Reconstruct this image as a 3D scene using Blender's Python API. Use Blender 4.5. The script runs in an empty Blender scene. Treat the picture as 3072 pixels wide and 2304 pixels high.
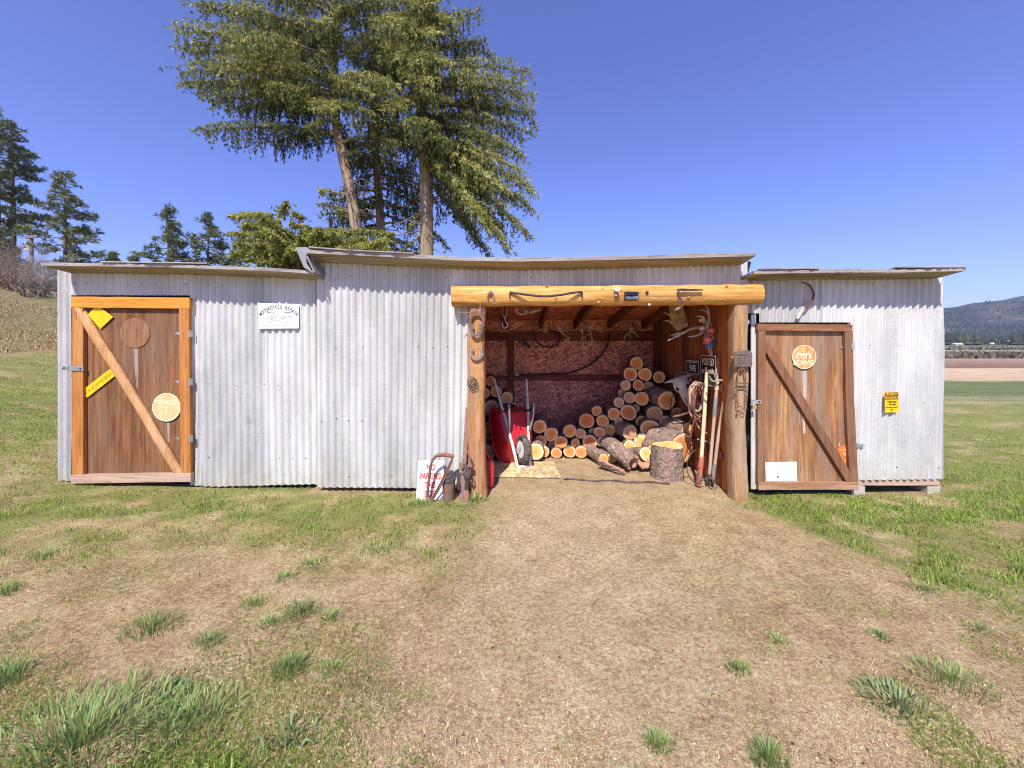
import bpy, math, random
import numpy as np
from mathutils import Vector, Matrix, Euler
R = math.radians
C = bpy.context.scene.collection
S = bpy.context.scene
# ------------------------------------------------------------------ camera, sky, sun, exposure
F = 1180.0; CX = 1536.0; HY = 1045.0; D = 4.07; CH = 1.48
cam = bpy.data.cameras.new('camera'); co = bpy.data.objects.new('camera', cam); C.objects.link(co)
cam.sensor_width = 36; cam.lens = 36 * F / 3072; cam.shift_y = -(1152 - HY) / 3072
cam.clip_start = 0.05; cam.clip_end = 20000
co.location = (0, -D, CH); co.rotation_euler = (R(90), 0, 0)
S.camera = co
SUN_EL, SUN_AZ = 49.0, 13.0            # elevation; degrees to the left of straight behind the camera
w = bpy.data.worlds.new('World'); S.world = w; w.use_nodes = True
wn = w.node_tree; bg = wn.nodes['Background']
sky = wn.nodes.new('ShaderNodeTexSky'); sky.sky_type = 'NISHITA'; sky.sun_disc = False
sky.sun_elevation = R(SUN_EL); sky.sun_rotation = R(180 + SUN_AZ); sky.air_density = 1.0; sky.dust_density = 0.4; sky.ozone_density = 3.0
sky.altitude = 600
tint = wn.nodes.new('ShaderNodeMix'); tint.data_type = 'RGBA'; tint.blend_type = 'MULTIPLY'; tint.inputs[0].default_value = 1
tint.inputs[7].default_value = (1.06, .99, 1.60, 1)
wn.links.new(sky.outputs[0], tint.inputs[6]); wn.links.new(tint.outputs[2], bg.inputs[0])
bg.inputs[1].default_value = 0.105
sl = bpy.data.lights.new('sun', 'SUN'); sl.energy = 4.7; sl.angle = R(0.53); sl.color = (1.0, 0.94, 0.86)
so = bpy.data.objects.new('sun', sl); C.objects.link(so)
sdir = Vector((-math.sin(R(SUN_AZ)) * math.cos(R(SUN_EL)), -math.cos(R(SUN_AZ)) * math.cos(R(SUN_EL)), math.sin(R(SUN_EL))))
so.rotation_euler = sdir.to_track_quat('Z', 'Y').to_euler(); so.location = (-6, -20, 25)
vs = S.view_settings; vs.view_transform = 'Standard'; vs.look = 'None'; vs.gamma = 1; vs.exposure = 0.47; vs.use_curve_mapping = False
S.render.engine = 'CYCLES'; S.cycles.use_denoising = True; S.cycles.filter_width = 1.05; S.cycles.max_bounces = 10; S.cycles.diffuse_bounces = 8
rng = random.Random(7); nr = np.random.default_rng(7)

def W(px, py, Y=0.0):
    """real-world point at depth Y for a spot measured in the photograph"""
    t = Y + D
    return Vector(((px - CX) / F * t, Y, CH + (HY - py) / F * t))
def PX(n, Y=0.0): return n / F * (Y + D)

# ------------------------------------------------------------------ noise
def _hash(ix, iy, seed):
    h = (ix.astype(np.int64) * 374761393 + iy.astype(np.int64) * 668265263 + seed * 974634777) & 0x7fffffff
    h = ((h ^ (h >> 13)) * 1274126177) & 0x7fffffff
    return ((h ^ (h >> 16)) & 0xffff) / 65535.0
def vnoise(x, y, seed=0):
    x = np.asarray(x, float); y = np.asarray(y, float)
    ix = np.floor(x); iy = np.floor(y); fx = x - ix; fy = y - iy
    fx = fx * fx * (3 - 2 * fx); fy = fy * fy * (3 - 2 * fy)
    a = _hash(ix, iy, seed); b = _hash(ix + 1, iy, seed); c = _hash(ix, iy + 1, seed); d = _hash(ix + 1, iy + 1, seed)
    return (a * (1 - fx) + b * fx) * (1 - fy) + (c * (1 - fx) + d * fx) * fy
def fbm(x, y, seed=0, octv=4):
    s = 0; a = .5; n = 0
    for o in range(octv):
        s = s + a * vnoise(np.asarray(x) * 2 ** o, np.asarray(y) * 2 ** o, seed + o); n += a; a *= .5
    return s / n
def sstep(a, b, x):
    t = np.clip((np.asarray(x, float) - a) / (b - a), 0, 1); return t * t * (3 - 2 * t)

# ------------------------------------------------------------------ scene bookkeeping
BASE = {}
def tag(o, label=None, cat=None, group=None, kind=None):
    if label: o['label'] = label
    if cat: o['category'] = cat
    if group: o['group'] = group
    if kind: o['kind'] = kind
    return o
def thing(name, label, cat, loc=(0, 0, 0), group=None):
    o = bpy.data.objects.new(name, None); C.objects.link(o); o.location = loc; o.empty_display_size = .1
    BASE[o.name] = Vector(loc)
    return tag(o, label, cat, group)

class MB:
    def __init__(s): s.v = []; s.f = []; s.m = []
    def add(s, vs_, fs, mi=0):
        n = len(s.v); s.v.extend([tuple(p) for p in vs_]); s.f.extend([tuple(i + n for i in f) for f in fs]); s.m.extend([mi] * len(fs)); return s
    def box(s, x0, x1, y0, y1, z0, z1, mi=0):
        return s.add([(x0,y0,z0),(x1,y0,z0),(x1,y1,z0),(x0,y1,z0),(x0,y0,z1),(x1,y0,z1),(x1,y1,z1),(x0,y1,z1)],
                     [(0,3,2,1),(4,5,6,7),(0,1,5,4),(1,2,6,5),(2,3,7,6),(3,0,4,7)], mi)
    def hexa(s, p, mi=0):   # 4 bottom + 4 top corners
        return s.add(p, [(0,3,2,1),(4,5,6,7),(0,1,5,4),(1,2,6,5),(2,3,7,6),(3,0,4,7)], mi)
    def beam(s, p, q, w, h, up=(0, 0, 1), mi=0, n=1, wob=0, seed=0):
        p = Vector(p); q = Vector(q); d = (q - p).normalized(); up = Vector(up)
        a = d.cross(up).normalized(); b = a.cross(d)
        vv = []; rr = random.Random(seed)
        for i in range(n + 1):
            c = p.lerp(q, i / n); o = (a * rr.uniform(-wob, wob) + b * rr.uniform(-wob, wob)) if n > 1 else Vector()
            for sa, sb in ((-1,-1),(1,-1),(1,1),(-1,1)): vv.append(c + o + a * sa * w / 2 + b * sb * h / 2)
        ff = [(0,1,2,3), tuple(4 * n + i for i in (3,2,1,0))]
        for i in range(n):
            for k in range(4): ff.append((4*i+k, 4*i+4+k, 4*i+4+(k+1)%4, 4*i+(k+1)%4))
        return s.add(vv, ff, mi)
    def tube(s, pts, r, n=8, mi=0, caps=True, sq=None, closed=False, rn=0, seed=0):
        """sq: (a,b) scale of the two cross axes; rn: radius noise"""
        pts = [Vector(p) for p in pts]; m = len(pts)
        rs = r if isinstance(r, (list, tuple)) else [r] * m
        t0 = (pts[1] - pts[0]).normalized()
        ref = Vector((0, 0, 1)) if abs(t0.z) < .9 else Vector((1, 0, 0))
        a = (ref - t0 * ref.dot(t0)).normalized(); rr = random.Random(seed); vv = []
        for i in range(m):
            if closed: t = pts[(i + 1) % m] - pts[i - 1]
            else: t = pts[min(i + 1, m - 1)] - pts[max(i - 1, 0)]
            t = t.normalized() if t.length > 1e-9 else t0
            a = (a - t * a.dot(t)); a = a.normalized() if a.length > 1e-6 else Vector((1, 0, 0)); b = t.cross(a)
            for k in range(n):
                an = 2 * math.pi * k / n; q = rs[i] * (1 + rr.uniform(-rn, rn))
                vv.append(pts[i] + a * math.cos(an) * q * (sq[0] if sq else 1) + b * math.sin(an) * q * (sq[1] if sq else 1))
        ff = []
        for i in range(m if closed else m - 1):
            j = (i + 1) % m
            for k in range(n): ff.append((i*n+k, i*n+(k+1)%n, j*n+(k+1)%n, j*n+k))
        if caps and not closed: ff.append(tuple(range(n - 1, -1, -1))); ff.append(tuple((m-1)*n + k for k in range(n)))
        return s.add(vv, ff, mi)
    def prism(s, poly, y0, y1, mi=0, M=None):
        """poly of (x,z), extruded from y0 (front, towards the camera) to y1"""
        n = len(poly); vv = [Vector((x, y0, z)) for x, z in poly] + [Vector((x, y1, z)) for x, z in poly]
        if M is not None: vv = [M @ p for p in vv]
        ff = [tuple(range(n)), tuple(range(2*n-1, n-1, -1))] + [(i, i+n, (i+1)%n+n, (i+1)%n) for i in range(n)]
        return s.add(vv, ff, mi)
    def lathe(s, prof, M=None, n=24, mi=0, sx=1, sy=1):
        vv = []; ff = []; m = len(prof)
        for r_, z in prof:
            for k in range(n):
                an = 2*math.pi*k/n; p = Vector((r_*math.cos(an)*sx, r_*math.sin(an)*sy, z)); vv.append(M @ p if M is not None else p)
        for i in range(m-1):
            for k in range(n): ff.append((i*n+k, i*n+(k+1)%n, (i+1)*n+(k+1)%n, (i+1)*n+k))
        if prof[0][0] > 1e-6: ff.append(tuple(range(n-1,-1,-1)))
        if prof[-1][0] > 1e-6: ff.append(tuple((m-1)*n+k for k in range(n)))
        return s.add(vv, ff, mi)
    def ball(s, c, r, n=12, m=8, mi=0, M=None):
        prof = [(max(1e-4, math.sin(math.pi*i/m)), -math.cos(math.pi*i/m)) for i in range(m+1)]
        rr = r if isinstance(r, (tuple, list)) else (r, r, r)
        T = Matrix.Translation(Vector(c)) @ (M if M is not None else Matrix.Identity(4)) @ Matrix.Diagonal((rr[0], rr[1], rr[2], 1))
        return s.lathe(prof, T, n, mi)
    def text(s, body, size, at, mi=0, xs=1.0, rot=0.0, ext=0.0008, M=None, bold=.018):
        """lettering that faces the camera (-Y); rot in degrees, anticlockwise"""
        cu = bpy.data.curves.new('t', 'FONT'); cu.body = body; cu.size = size; cu.extrude = ext; cu.align_x = 'CENTER'; cu.align_y = 'CENTER'; cu.resolution_u = 3; cu.offset = bold * size
        ob = bpy.data.objects.new('t', cu); C.objects.link(ob)
        me = bpy.data.meshes.new_from_object(ob.evaluated_get(bpy.context.evaluated_depsgraph_get()))
        c, sn = math.cos(R(rot)), math.sin(R(rot)); at = Vector(at); vv = []
        for v in me.vertices:
            x, y, z = v.co.x * xs, v.co.y, v.co.z
            p = Vector((x * c - y * sn, -z, x * sn + y * c)); vv.append((M @ p if M is not None else p) + at)
        s.add(vv, [tuple(p.vertices) for p in me.polygons], mi)
        bpy.data.objects.remove(ob); bpy.data.curves.remove(cu); bpy.data.meshes.remove(me); return s
    def mesh(s, name, mats, off=Vector(), smooth=False):
        me = bpy.data.meshes.new(name)
        me.from_pydata([(p[0]-off[0], p[1]-off[1], p[2]-off[2]) for p in s.v], [], s.f)
        for m_ in (mats if isinstance(mats, (list, tuple)) else [mats]): me.materials.append(m_)
        me.polygons.foreach_set('material_index', s.m)
        if smooth: me.polygons.foreach_set('use_smooth', [True] * len(s.f))
        me.update(); return me
    def build(s, name, mats, parent=None, smooth=False, bevel=0, label=None):
        if parent is not None: off = BASE[parent.name]
        else:
            a = np.array(s.v); off = Vector(((a[:,0].min()+a[:,0].max())/2, (a[:,1].min()+a[:,1].max())/2, a[:,2].min()))
        o = bpy.data.objects.new(name, s.mesh(name, mats, off, smooth)); C.objects.link(o)
        if parent is not None: o.parent = parent
        else: o.location = off
        BASE[o.name] = Vector(off)
        if label: o['label'] = label
        if bevel:
            b = o.modifiers.new('b', 'BEVEL'); b.width = bevel; b.segments = 2; b.limit_method = 'ANGLE'
        if smooth and hasattr(o.data, 'set_sharp_from_angle'): o.data.set_sharp_from_angle(angle=R(50))
        return o

def npmesh(name, V, Fc, mats, parent=None, tone=None, kind=None, attr='tone'):
    """fast mesh from arrays: V (n,3), Fc (m,k)"""
    V = np.ascontiguousarray(V, dtype=np.float32); Fc = np.ascontiguousarray(Fc, dtype=np.int32); k = Fc.shape[1]
    off = np.array(BASE[parent.name] if parent is not None else (0, 0, 0), dtype=np.float32)
    me = bpy.data.meshes.new(name); me.vertices.add(len(V)); me.vertices.foreach_set('co', (V - off).ravel())
    me.loops.add(Fc.size); me.loops.foreach_set('vertex_index', Fc.ravel())
    me.polygons.add(len(Fc)); me.polygons.foreach_set('loop_start', np.arange(0, Fc.size, k, dtype=np.int32))
    for m_ in (mats if isinstance(mats, (list, tuple)) else [mats]): me.materials.append(m_)
    if tone is not None:
        at = me.attributes.new(attr, 'FLOAT', 'POINT'); at.data.foreach_set('value', np.asarray(tone, dtype=np.float32))
    me.update(calc_edges=True); me.validate()
    o = bpy.data.objects.new(name, me); C.objects.link(o)
    if parent is not None: o.parent = parent; BASE[o.name] = Vector(off)
    else: BASE[o.name] = Vector((0, 0, 0))
    if kind: o['kind'] = kind
    return o

# ------------------------------------------------------------------ materials
class NT:
    def __init__(s, name, rough=.8, metal=0, spec=.3):
        s.mat = bpy.data.materials.new(name); s.mat.use_nodes = True; s.t = s.mat.node_tree; s.b = s.t.nodes['Principled BSDF']
        s.b.inputs['Roughness'].default_value = rough; s.b.inputs['Metallic'].default_value = metal; s.b.inputs['Specular IOR Level'].default_value = spec
    def put(s, sock, v):
        if isinstance(v, bpy.types.NodeSocket): s.t.links.new(v, sock)
        elif isinstance(v, (tuple, list)): sock.default_value = tuple(v) + ((1,) if len(v) == 3 and len(sock.default_value) == 4 else ())
        else: sock.default_value = v
    def n(s, typ, ins=None, **props):
        nd = s.t.nodes.new('ShaderNode' + typ)
        for k, v in props.items(): setattr(nd, k, v)
        for k, v in (ins or {}).items(): s.put(nd.inputs[k], v)
        return nd
    def co(s, scale=(1,1,1), kind='Object', rot=(0,0,0), loc=None):
        tc = s.n('TexCoord'); o = tc.outputs[kind]
        if kind == 'Object':   # every object of its own piece of the pattern
            oi = s.n('ObjectInfo'); ad = s.n('VectorMath', {0: o}, operation='ADD')
            mu = s.n('VectorMath', {0: oi.outputs['Location'], 1: (3.1, 1.7, 2.3)}, operation='MULTIPLY'); s.put(ad.inputs[1], mu.outputs[0]); o = ad.outputs[0]
        return s.n('Mapping', {'Vector': o, 'Scale': scale, 'Rotation': rot}).outputs[0]
    def noise(s, vec, scale=5, det=4, rough=.6, dist=0): return s.n('TexNoise', {'Vector': vec, 'Scale': scale, 'Detail': det, 'Roughness': rough, 'Distortion': dist}).outputs['Fac']
    def voro(s, vec, scale=5, feature='F1', out='Distance', rnd=1): return s.n('TexVoronoi', {'Vector': vec, 'Scale': scale, 'Randomness': rnd}, feature=feature).outputs[out]
    def wave(s, vec, scale=5, dist=2, det=3, dsc=1, **k): return s.n('TexWave', {'Vector': vec, 'Scale': scale, 'Distortion': dist, 'Detail': det, 'Detail Scale': dsc}, **k).outputs['Fac']
    def ramp(s, fac, stops, interp='LINEAR'):
        nd = s.n('ValToRGB', {'Fac': fac}); cr = nd.color_ramp; cr.interpolation = interp
        while len(cr.elements) < len(stops): cr.elements.new(.5)
        for e, (p, c) in zip(cr.elements, stops):
            e.position = p; e.color = tuple(c) + (1,) if isinstance(c, (tuple, list)) else (c, c, c, 1)
        return nd.outputs[0]
    def mix(s, fac, a, b, mode='MIX'):
        nd = s.n('Mix', data_type='RGBA', blend_type=mode); s.put(nd.inputs[0], fac); s.put(nd.inputs[6], a); s.put(nd.inputs[7], b); return nd.outputs[2]
    def math(s, op, a, b=0.0, clamp=False):
        nd = s.n('Math', operation=op, use_clamp=clamp); s.put(nd.inputs[0], a); s.put(nd.inputs[1], b); return nd.outputs[0]
    def attr(s, name): return s.n('Attribute', attribute_name=name).outputs['Fac']
    def rand(s): return s.n('ObjectInfo').outputs['Random']
    def bump(s, h, strength=.5, dist=.01):
        nd = s.n('Bump', {'Height': h, 'Strength': strength, 'Distance': dist}); s.put(s.b.inputs['Normal'], nd.outputs[0]); return nd
    def out(s, col=None, rough=None):
        if col is not None: s.put(s.b.inputs['Base Color'], col)
        if rough is not None: s.put(s.b.inputs['Roughness'], rough)
        return s.mat

def m_galv(name, a, b, rough=.62, metal=.10):
    t = NT(name, rough, metal, .5); v = t.co((1, 1, .25)); v2 = t.co((1, 1, 1))
    big = t.noise(v, 3.2, 5, .65); fine = t.noise(v2, 60, 3, .7); sp = t.voro(v2, 90, out='Color')
    c = t.ramp(big, [(.3, a), (.5, tuple((x+y)/2 for x, y in zip(a, b))), (.68, b)])
    c = t.mix(.16, c, t.ramp(fine, [(.3, .35), (.7, .85)]), 'SOFT_LIGHT'); c = t.mix(.08, c, sp, 'OVERLAY')
    streak = t.noise(t.co((22, 22, .7)), 2.0, 4, .7); c = t.mix(t.ramp(streak, [(.55, 0), (.75, .32)]), c, (.36, .35, .35))
    rst = t.noise(v2, 7, 6, .75); c = t.mix(t.ramp(rst, [(.69, 0), (.78, .45)]), c, (.30, .22, .15))
    pz = t.n('SeparateXYZ', {0: t.n('TexCoord').outputs['Object']}).outputs[2]; mud = t.math('MULTIPLY', t.ramp(t.math('ADD', pz, t.math('MULTIPLY', big, .5)), [(.28, .75), (.62, 0)]), t.ramp(t.noise(v2, 11, 5, .75), [(.42, 0), (.62, 1)])); c = t.mix(mud, c, (.42, .39, .25))
    t.bump(t.math('ADD', t.math('MULTIPLY', t.noise(v2, 14, 4, .6), .8), t.math('MULTIPLY', fine, .25)), .35, .012)
    return t.out(c, t.ramp(fine, [(.2, .38), (.8, .62)]))
def m_wood(name, cols, axis='z', rough=.8, grain=1.0, grey=None, greyamt=.5, bs=.5, knots=True):
    """cols: dark, mid, light; grain runs along axis"""
    t = NT(name, rough, 0, .25); k = 26 * grain; lo = 1.3 * grain
    sc = {'x': (lo, k, k), 'y': (k, lo, k), 'z': (k, k, lo)}[axis]; sl_ = {'x': (.4, 3, 3), 'y': (3, .4, 3), 'z': (3, 3, .4)}[axis]
    v = t.co(sc); g = t.noise(v, 1, 6, .7, .6); g2 = t.noise(v, 4.5, 3, .6); big = t.noise(t.co(sl_), 1.6, 4, .6, .8)
    f = t.math('ADD', t.math('MULTIPLY', g, .62), t.math('MULTIPLY', big, .38))
    c = t.ramp(f, [(.36, cols[0]), (.5, cols[1]), (.64, cols[2])])
    c = t.mix(t.ramp(g2, [(.32, .55), (.46, 0)]), c, tuple(x * .32 for x in cols[0]))
    if knots:
        ks = {'x': (.6, 2.2, 2.2), 'y': (2.2, .6, 2.2), 'z': (2.2, 2.2, .6)}[axis]
        kn = t.voro(t.co(ks), 2.4); c = t.mix(t.ramp(kn, [(.03, .85), (.085, 0)]), c, tuple(x * .35 for x in cols[0]))
    if grey:
        gp = t.noise(t.co(sl_), 2.6, 5, .7); c = t.mix(t.ramp(gp, [(.45, 0), (.7, greyamt)]), c, grey)
    t.bump(t.math('ADD', g, t.math('MULTIPLY', g2, .6)), bs, .006)
    return t.out(c)
def m_plain(name, col, rough=.6, metal=0, var=.25, spec=.4, bs=.2, scale=18):
    t = NT(name, rough, metal, spec); v = t.co(); n1 = t.noise(v, scale, 5, .65); n2 = t.noise(v, scale * .25, 4, .6)
    d = tuple(x * (1 - var) for x in col); l = tuple(min(1, x * (1 + var)) for x in col)
    c = t.ramp(t.math('ADD', t.math('MULTIPLY', n1, .5), t.math('MULTIPLY', n2, .5)), [(.35, d), (.65, l)])
    if bs: t.bump(n1, bs, .004)
    return t.out(c)
def m_rust(name, a=(.20, .085, .045), b=(.33, .17, .11), c_=(.10, .07, .06), metal=.15):
    t = NT(name, .85, metal, .3); v = t.co(); n1 = t.noise(v, 38, 6, .75); n2 = t.noise(v, 9, 5, .7)
    c = t.ramp(n1, [(.3, c_), (.48, a), (.7, b)]); c = t.mix(t.ramp(n2, [(.42, 0), (.66, .7)]), c, (.19, .15, .14))
    t.bump(n1, .6, .004); return t.out(c)
def m_osb(name, tintc, dark=.45):
    t = NT(name, .75, 0, .25); v = t.co(); warp = t.n('VectorMath', {0: v}, operation='ADD')
    nz = t.n('TexNoise', {'Vector': v, 'Scale': 6, 'Detail': 2}).outputs['Color']; mu = t.n('VectorMath', {0: nz, 1: (.05, .05, .05)}, operation='MULTIPLY'); t.put(warp.inputs[1], mu.outputs[0])
    fl = []
    for rot, sc in (((0, .35, 0), (9, 12, 36)), ((0, -.85, .0), (10, 14, 38)), ((0, 1.4, .1), (8, 12, 32))):
        mp = t.n('Mapping', {'Vector': t.n('Mapping', {'Vector': warp.outputs[0], 'Rotation': rot}).outputs[0], 'Scale': sc}).outputs[0]
        fl.append(t.n('TexVoronoi', {'Vector': mp, 'Scale': 1.0}).outputs['Color'])
    sx = [t.n('SeparateColor', {0: f}).outputs[0] for f in fl]
    s1 = t.math('GREATER_THAN', t.noise(v, 30, 2, .5), .5); s2 = t.math('GREATER_THAN', t.noise(v, 38, 2, .5), .52); mx_ = lambda q, a, b: t.math('ADD', t.math('MULTIPLY', a, t.math('SUBTRACT', 1.0, q)), t.math('MULTIPLY', b, q)); f = t.math('ADD', t.math('MULTIPLY', mx_(s1, sx[0], mx_(s2, sx[1], sx[2])), .75), .12)
    c = t.ramp(f, [(.2, tuple(x * dark for x in tintc)), (.5, tintc), (.78, tuple(min(1, x * 1.7) for x in tintc))])
    st = t.noise(v, 2.2, 4, .6); c = t.mix(t.ramp(st, [(.45, 0), (.72, .45)]), c, tuple(x * .5 for x in tintc))
    t.bump(f, .5, .005); return t.out(c)
def m_leaf(name, cols, trans=.25, rough=.6):
    """per-vertex 'tone' picks the leaf colour"""
    t = NT(name, rough, 0, .25); c = t.ramp(t.attr('tone'), [(0, cols[0]), (.5, cols[1]), (1, cols[2])]); t.out(c)
    tr = t.n('BsdfTranslucent', {'Color': c}); mx = t.n('MixShader', {'Fac': trans, 1: t.b.outputs[0], 2: tr.outputs[0]})
    t.t.links.new(mx.outputs[0], t.t.nodes['Material Output'].inputs[0]); return t.mat

GALV = [m_galv('galvanised_sheet', (.40, .40, .38), (.61, .605, .58)), m_galv('galvanised_sheet_dull', (.35, .35, .335), (.56, .555, .53)), m_galv('galvanised_sheet_bright', (.45, .45, .43), (.65, .645, .615))]
NAIL = m_plain('nail_head', (.05, .05, .055), .5, .6)
ROOFTOP = m_wood('weathered_roof', ((.20, .18, .17), (.34, .31, .30), (.46, .43, .41)), 'x', .9, .8)
EAVE = m_wood('eave_wood', ((.16, .13, .08), (.30, .25, .16), (.40, .34, .23)), 'x', .85, .7, knots=False)
FLASH = m_galv('flashing', (.20, .20, .21), (.36, .36, .37), .55, .3)
ORANGE = m_wood('orange_stained_board_x', ((.46, .17, .022), (.62, .25, .035), (.74, .34, .06)), 'x', .6, .8, knots=True)
ORANGE_Z = m_wood('orange_stained_board_z', ((.30, .11, .025), (.46, .18, .04), (.58, .27, .07)), 'z', .65, .8, (.30, .21, .13), .45)
POLE = m_wood('peeled_pole', ((.38, .16, .06), (.58, .30, .12), (.70, .42, .20)), 'z', .65, .8, (.36, .25, .17), .5)
PLY = m_wood('brown_plywood', ((.085, .032, .012), (.20, .085, .033), (.32, .155, .068)), 'z', .75, 1.0, (.19, .145, .105), .6, .45, False)
PLYR = m_wood('worn_plywood', ((.15, .06, .022), (.31, .145, .06), (.50, .29, .14)), 'z', .75, .9, (.27, .21, .16), .85, .4, False)
BROWN_X = m_wood('brown_board_x', ((.15, .06, .027), (.23, .10, .048), (.31, .155, .08)), 'x', .7, .8)
BROWN_Z = m_wood('brown_board_z', ((.14, .058, .027), (.22, .098, .048), (.30, .15, .08)), 'z', .7, .8, (.24, .17, .12), .5)
PALEB = m_wood('pale_board', ((.34, .22, .15), (.50, .34, .23), (.60, .44, .31)), 'x', .8, .8, (.42, .33, .28), .5)
BEAMW = m_wood('golden_log', ((.32, .12, .025), (.62, .31, .075), (.80, .50, .18)), 'x', .65, 1.0, (.44, .27, .12), .5, .9)
POSTW = m_wood('weathered_post', ((.20, .075, .025), (.40, .175, .06), (.58, .32, .14)), 'z', .85, 1.0, (.40, .29, .19), .9, 1.0)
POSTW2 = m_wood('weathered_post_pale', ((.17, .085, .036), (.35, .19, .085), (.52, .33, .17)), 'z', .85, 1.0, (.37, .285, .20), .95, 1.0)
JAMB = m_wood('red_jamb', ((.42, .10, .02), (.58, .17, .035), (.66, .24, .07)), 'z', .65, .7)
GREYW = m_wood('grey_block', ((.30, .25, .20), (.44, .38, .31), (.55, .49, .42)), 'x', .85, .8)
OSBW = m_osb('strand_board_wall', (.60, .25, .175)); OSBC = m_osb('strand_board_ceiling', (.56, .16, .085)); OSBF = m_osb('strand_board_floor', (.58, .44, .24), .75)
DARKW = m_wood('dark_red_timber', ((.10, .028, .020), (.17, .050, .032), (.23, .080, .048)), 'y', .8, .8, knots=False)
DARKWX = m_wood('dark_red_timber_x', ((.10, .028, .020), (.18, .052, .032), (.25, .085, .048)), 'x', .8, .8, knots=False)
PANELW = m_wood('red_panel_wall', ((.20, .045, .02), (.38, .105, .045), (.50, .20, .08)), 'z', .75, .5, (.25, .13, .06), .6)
RUST = m_rust('rust'); RUSTP = m_rust('pale_rust', (.30, .16, .115), (.44, .27, .21), (.17, .10, .08)); IRON = m_rust('dark_iron', (.07, .055, .05), (.14, .10, .085), (.04, .035, .035), .4)
STEEL = m_plain('zinc_steel', (.50, .50, .50), .4, .7, .2); WHITE = m_plain('white_enamel', (.74, .74, .74), .45, 0, .06); BLACK = m_plain('black_parts_and_shade', (.018, .018, .022), .45)
GREYINK = m_plain('grey_ink', (.16, .16, .17), .7); FAINT = m_plain('faint_ink', (.40, .41, .46), .7); REDINK = m_plain('red_ink', (.60, .05, .02), .6); BLUEINK = m_plain('pen_ink', (.20, .20, .42), .7)
YELLOW = m_plain('yellow_paint', (.80, .50, .008), .5, 0, .1); DKYEL = m_plain('embossed_dark', (.20, .11, .01), .6); MAROON = m_plain('maroon_ink', (.10, .022, .008), .6)
BONE = m_plain('bone', (.55, .50, .44), .7, 0, .25); ANTLER = m_plain('antler', (.42, .35, .28), .65, 0, .35); CARVE = m_wood('carved_disc', ((.62, .34, .14), (.78, .47, .22), (.84, .58, .32)), 'z', .6, .8, knots=False)
CARVE2 = m_plain('carved_line', (.86, .70, .48), .7); CARVE3 = m_wood('orange_disc', ((.56, .22, .07), (.70, .32, .12), (.78, .42, .20)), 'z', .6, .8, knots=False)
CORD = m_plain('dark_cable', (.022, .02, .022), .6)
# ------------------------------------------------------------------ terrain
_hx = np.array([-1e5, -72, -48, -36, -24, -18, -12, -9.2, -7.2, -5.5, -4.4, -2, 0, 3, 1e5]); _hz = np.array([11, 10, 8, 6, 4.2, 2.9, 1.42, .86, .46, .16, .075, .02, 0, -.03, -.03])
def gz(X, Y):
    X = np.asarray(X, float); Y = np.asarray(Y, float)
    z = np.interp(X, _hx, _hz)
    z = z + (fbm(X * .35, Y * .35, 3) - .5) * .5 * sstep(5.5, 14, np.abs(X)) * (X < 0)
    near = np.exp(-((X / 9) ** 2 + (Y / 9) ** 2))
    inside = sstep(-2.2, -2.0, X) * (1 - sstep(2.25, 2.4, X)) * sstep(-.1, .1, Y) * (1 - sstep(2.2, 2.4, Y))
    z = z + ((fbm(X * 1.3, Y * 1.3, 11) - .5) * .05 + (fbm(X * 7, Y * 7, 17, 3) - .5) * .018) * near * (1 - .75 * inside)
    return z + sstep(370, 520, Y) * 7.2 * sstep(-50, 100, X)
def g1(x, y): return float(gz(np.array([x]), np.array([y]))[0])
def grass(X, Y):
    """how green the ground is, 0..1"""
    X = np.asarray(X, float); Y = np.asarray(Y, float); n = fbm(X * 1.1, Y * 1.6, 31); n2 = fbm(X * 3.5, Y * 4.5, 37)
    nn = (n - .5) * 1.1 + (n2 - .5) * .8
    left = sstep(-1.75, -.45, Y + nn * .9) * (1 - sstep(-.55, .0, X + nn * .5)) * (1 - .6 * sstep(-4.2, -5.4, X) * sstep(-1.0, -.5, Y) * (1 - sstep(1.2, 2.0, Y)))
    edge = np.interp(X, [2.0, 2.25, 2.5, 2.65, 3.0, 4, 8], [.3, -.35, -1.05, -1.5, -1.95, -2.3, -4.0])
    right = sstep(-.35, .35, Y - edge + nn * .7) * sstep(1.9, 2.3, X)
    corner = sstep(.25, .75, nn * .7 + .5 * sstep(-.55, -1.15, X) * (1 - sstep(-2.75, -2.35, Y)))
    g = np.maximum(np.maximum(left, right), corner)
    hill = sstep(-5.2, -6.5, X) * (1 - sstep(11.0, 17.0, -X + nn * 5)); g = np.maximum(g, hill * sstep(.1, .5, n + .2))
    inside = sstep(-2.2, -2.0, X) * (1 - sstep(2.25, 2.4, X)) * sstep(-.2, .0, Y) * (1 - sstep(2.2, 2.4, Y))
    return np.clip(g * (1 - inside) * (.25 + .75 * sstep(.22, .5, n2)), 0, 1)
def _axis(lo, hi, st, far0, far1, gr=1.16):
    a = list(np.arange(lo, hi + st / 2, st)); s_ = st
    while a[-1] < far1: s_ *= gr; a.append(a[-1] + s_)
    s_ = st; b = []; x = lo
    while x > far0: s_ *= gr; x -= s_; b.append(x)
    return np.array(b[::-1] + a)
ax_ = _axis(-5.4, 5.4, .055, -4000, 6000); ay_ = _axis(-3.4, 2.3, .05, -300, 7000)
GX, GY = np.meshgrid(ax_, ay_); GZ = gz(GX, GY); nx_, ny_ = len(ax_), len(ay_)
ii = np.arange(nx_ * ny_).reshape(ny_, nx_)
GF = np.stack([ii[:-1, :-1], ii[:-1, 1:], ii[1:, 1:], ii[1:, :-1]], -1).reshape(-1, 4)
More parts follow.
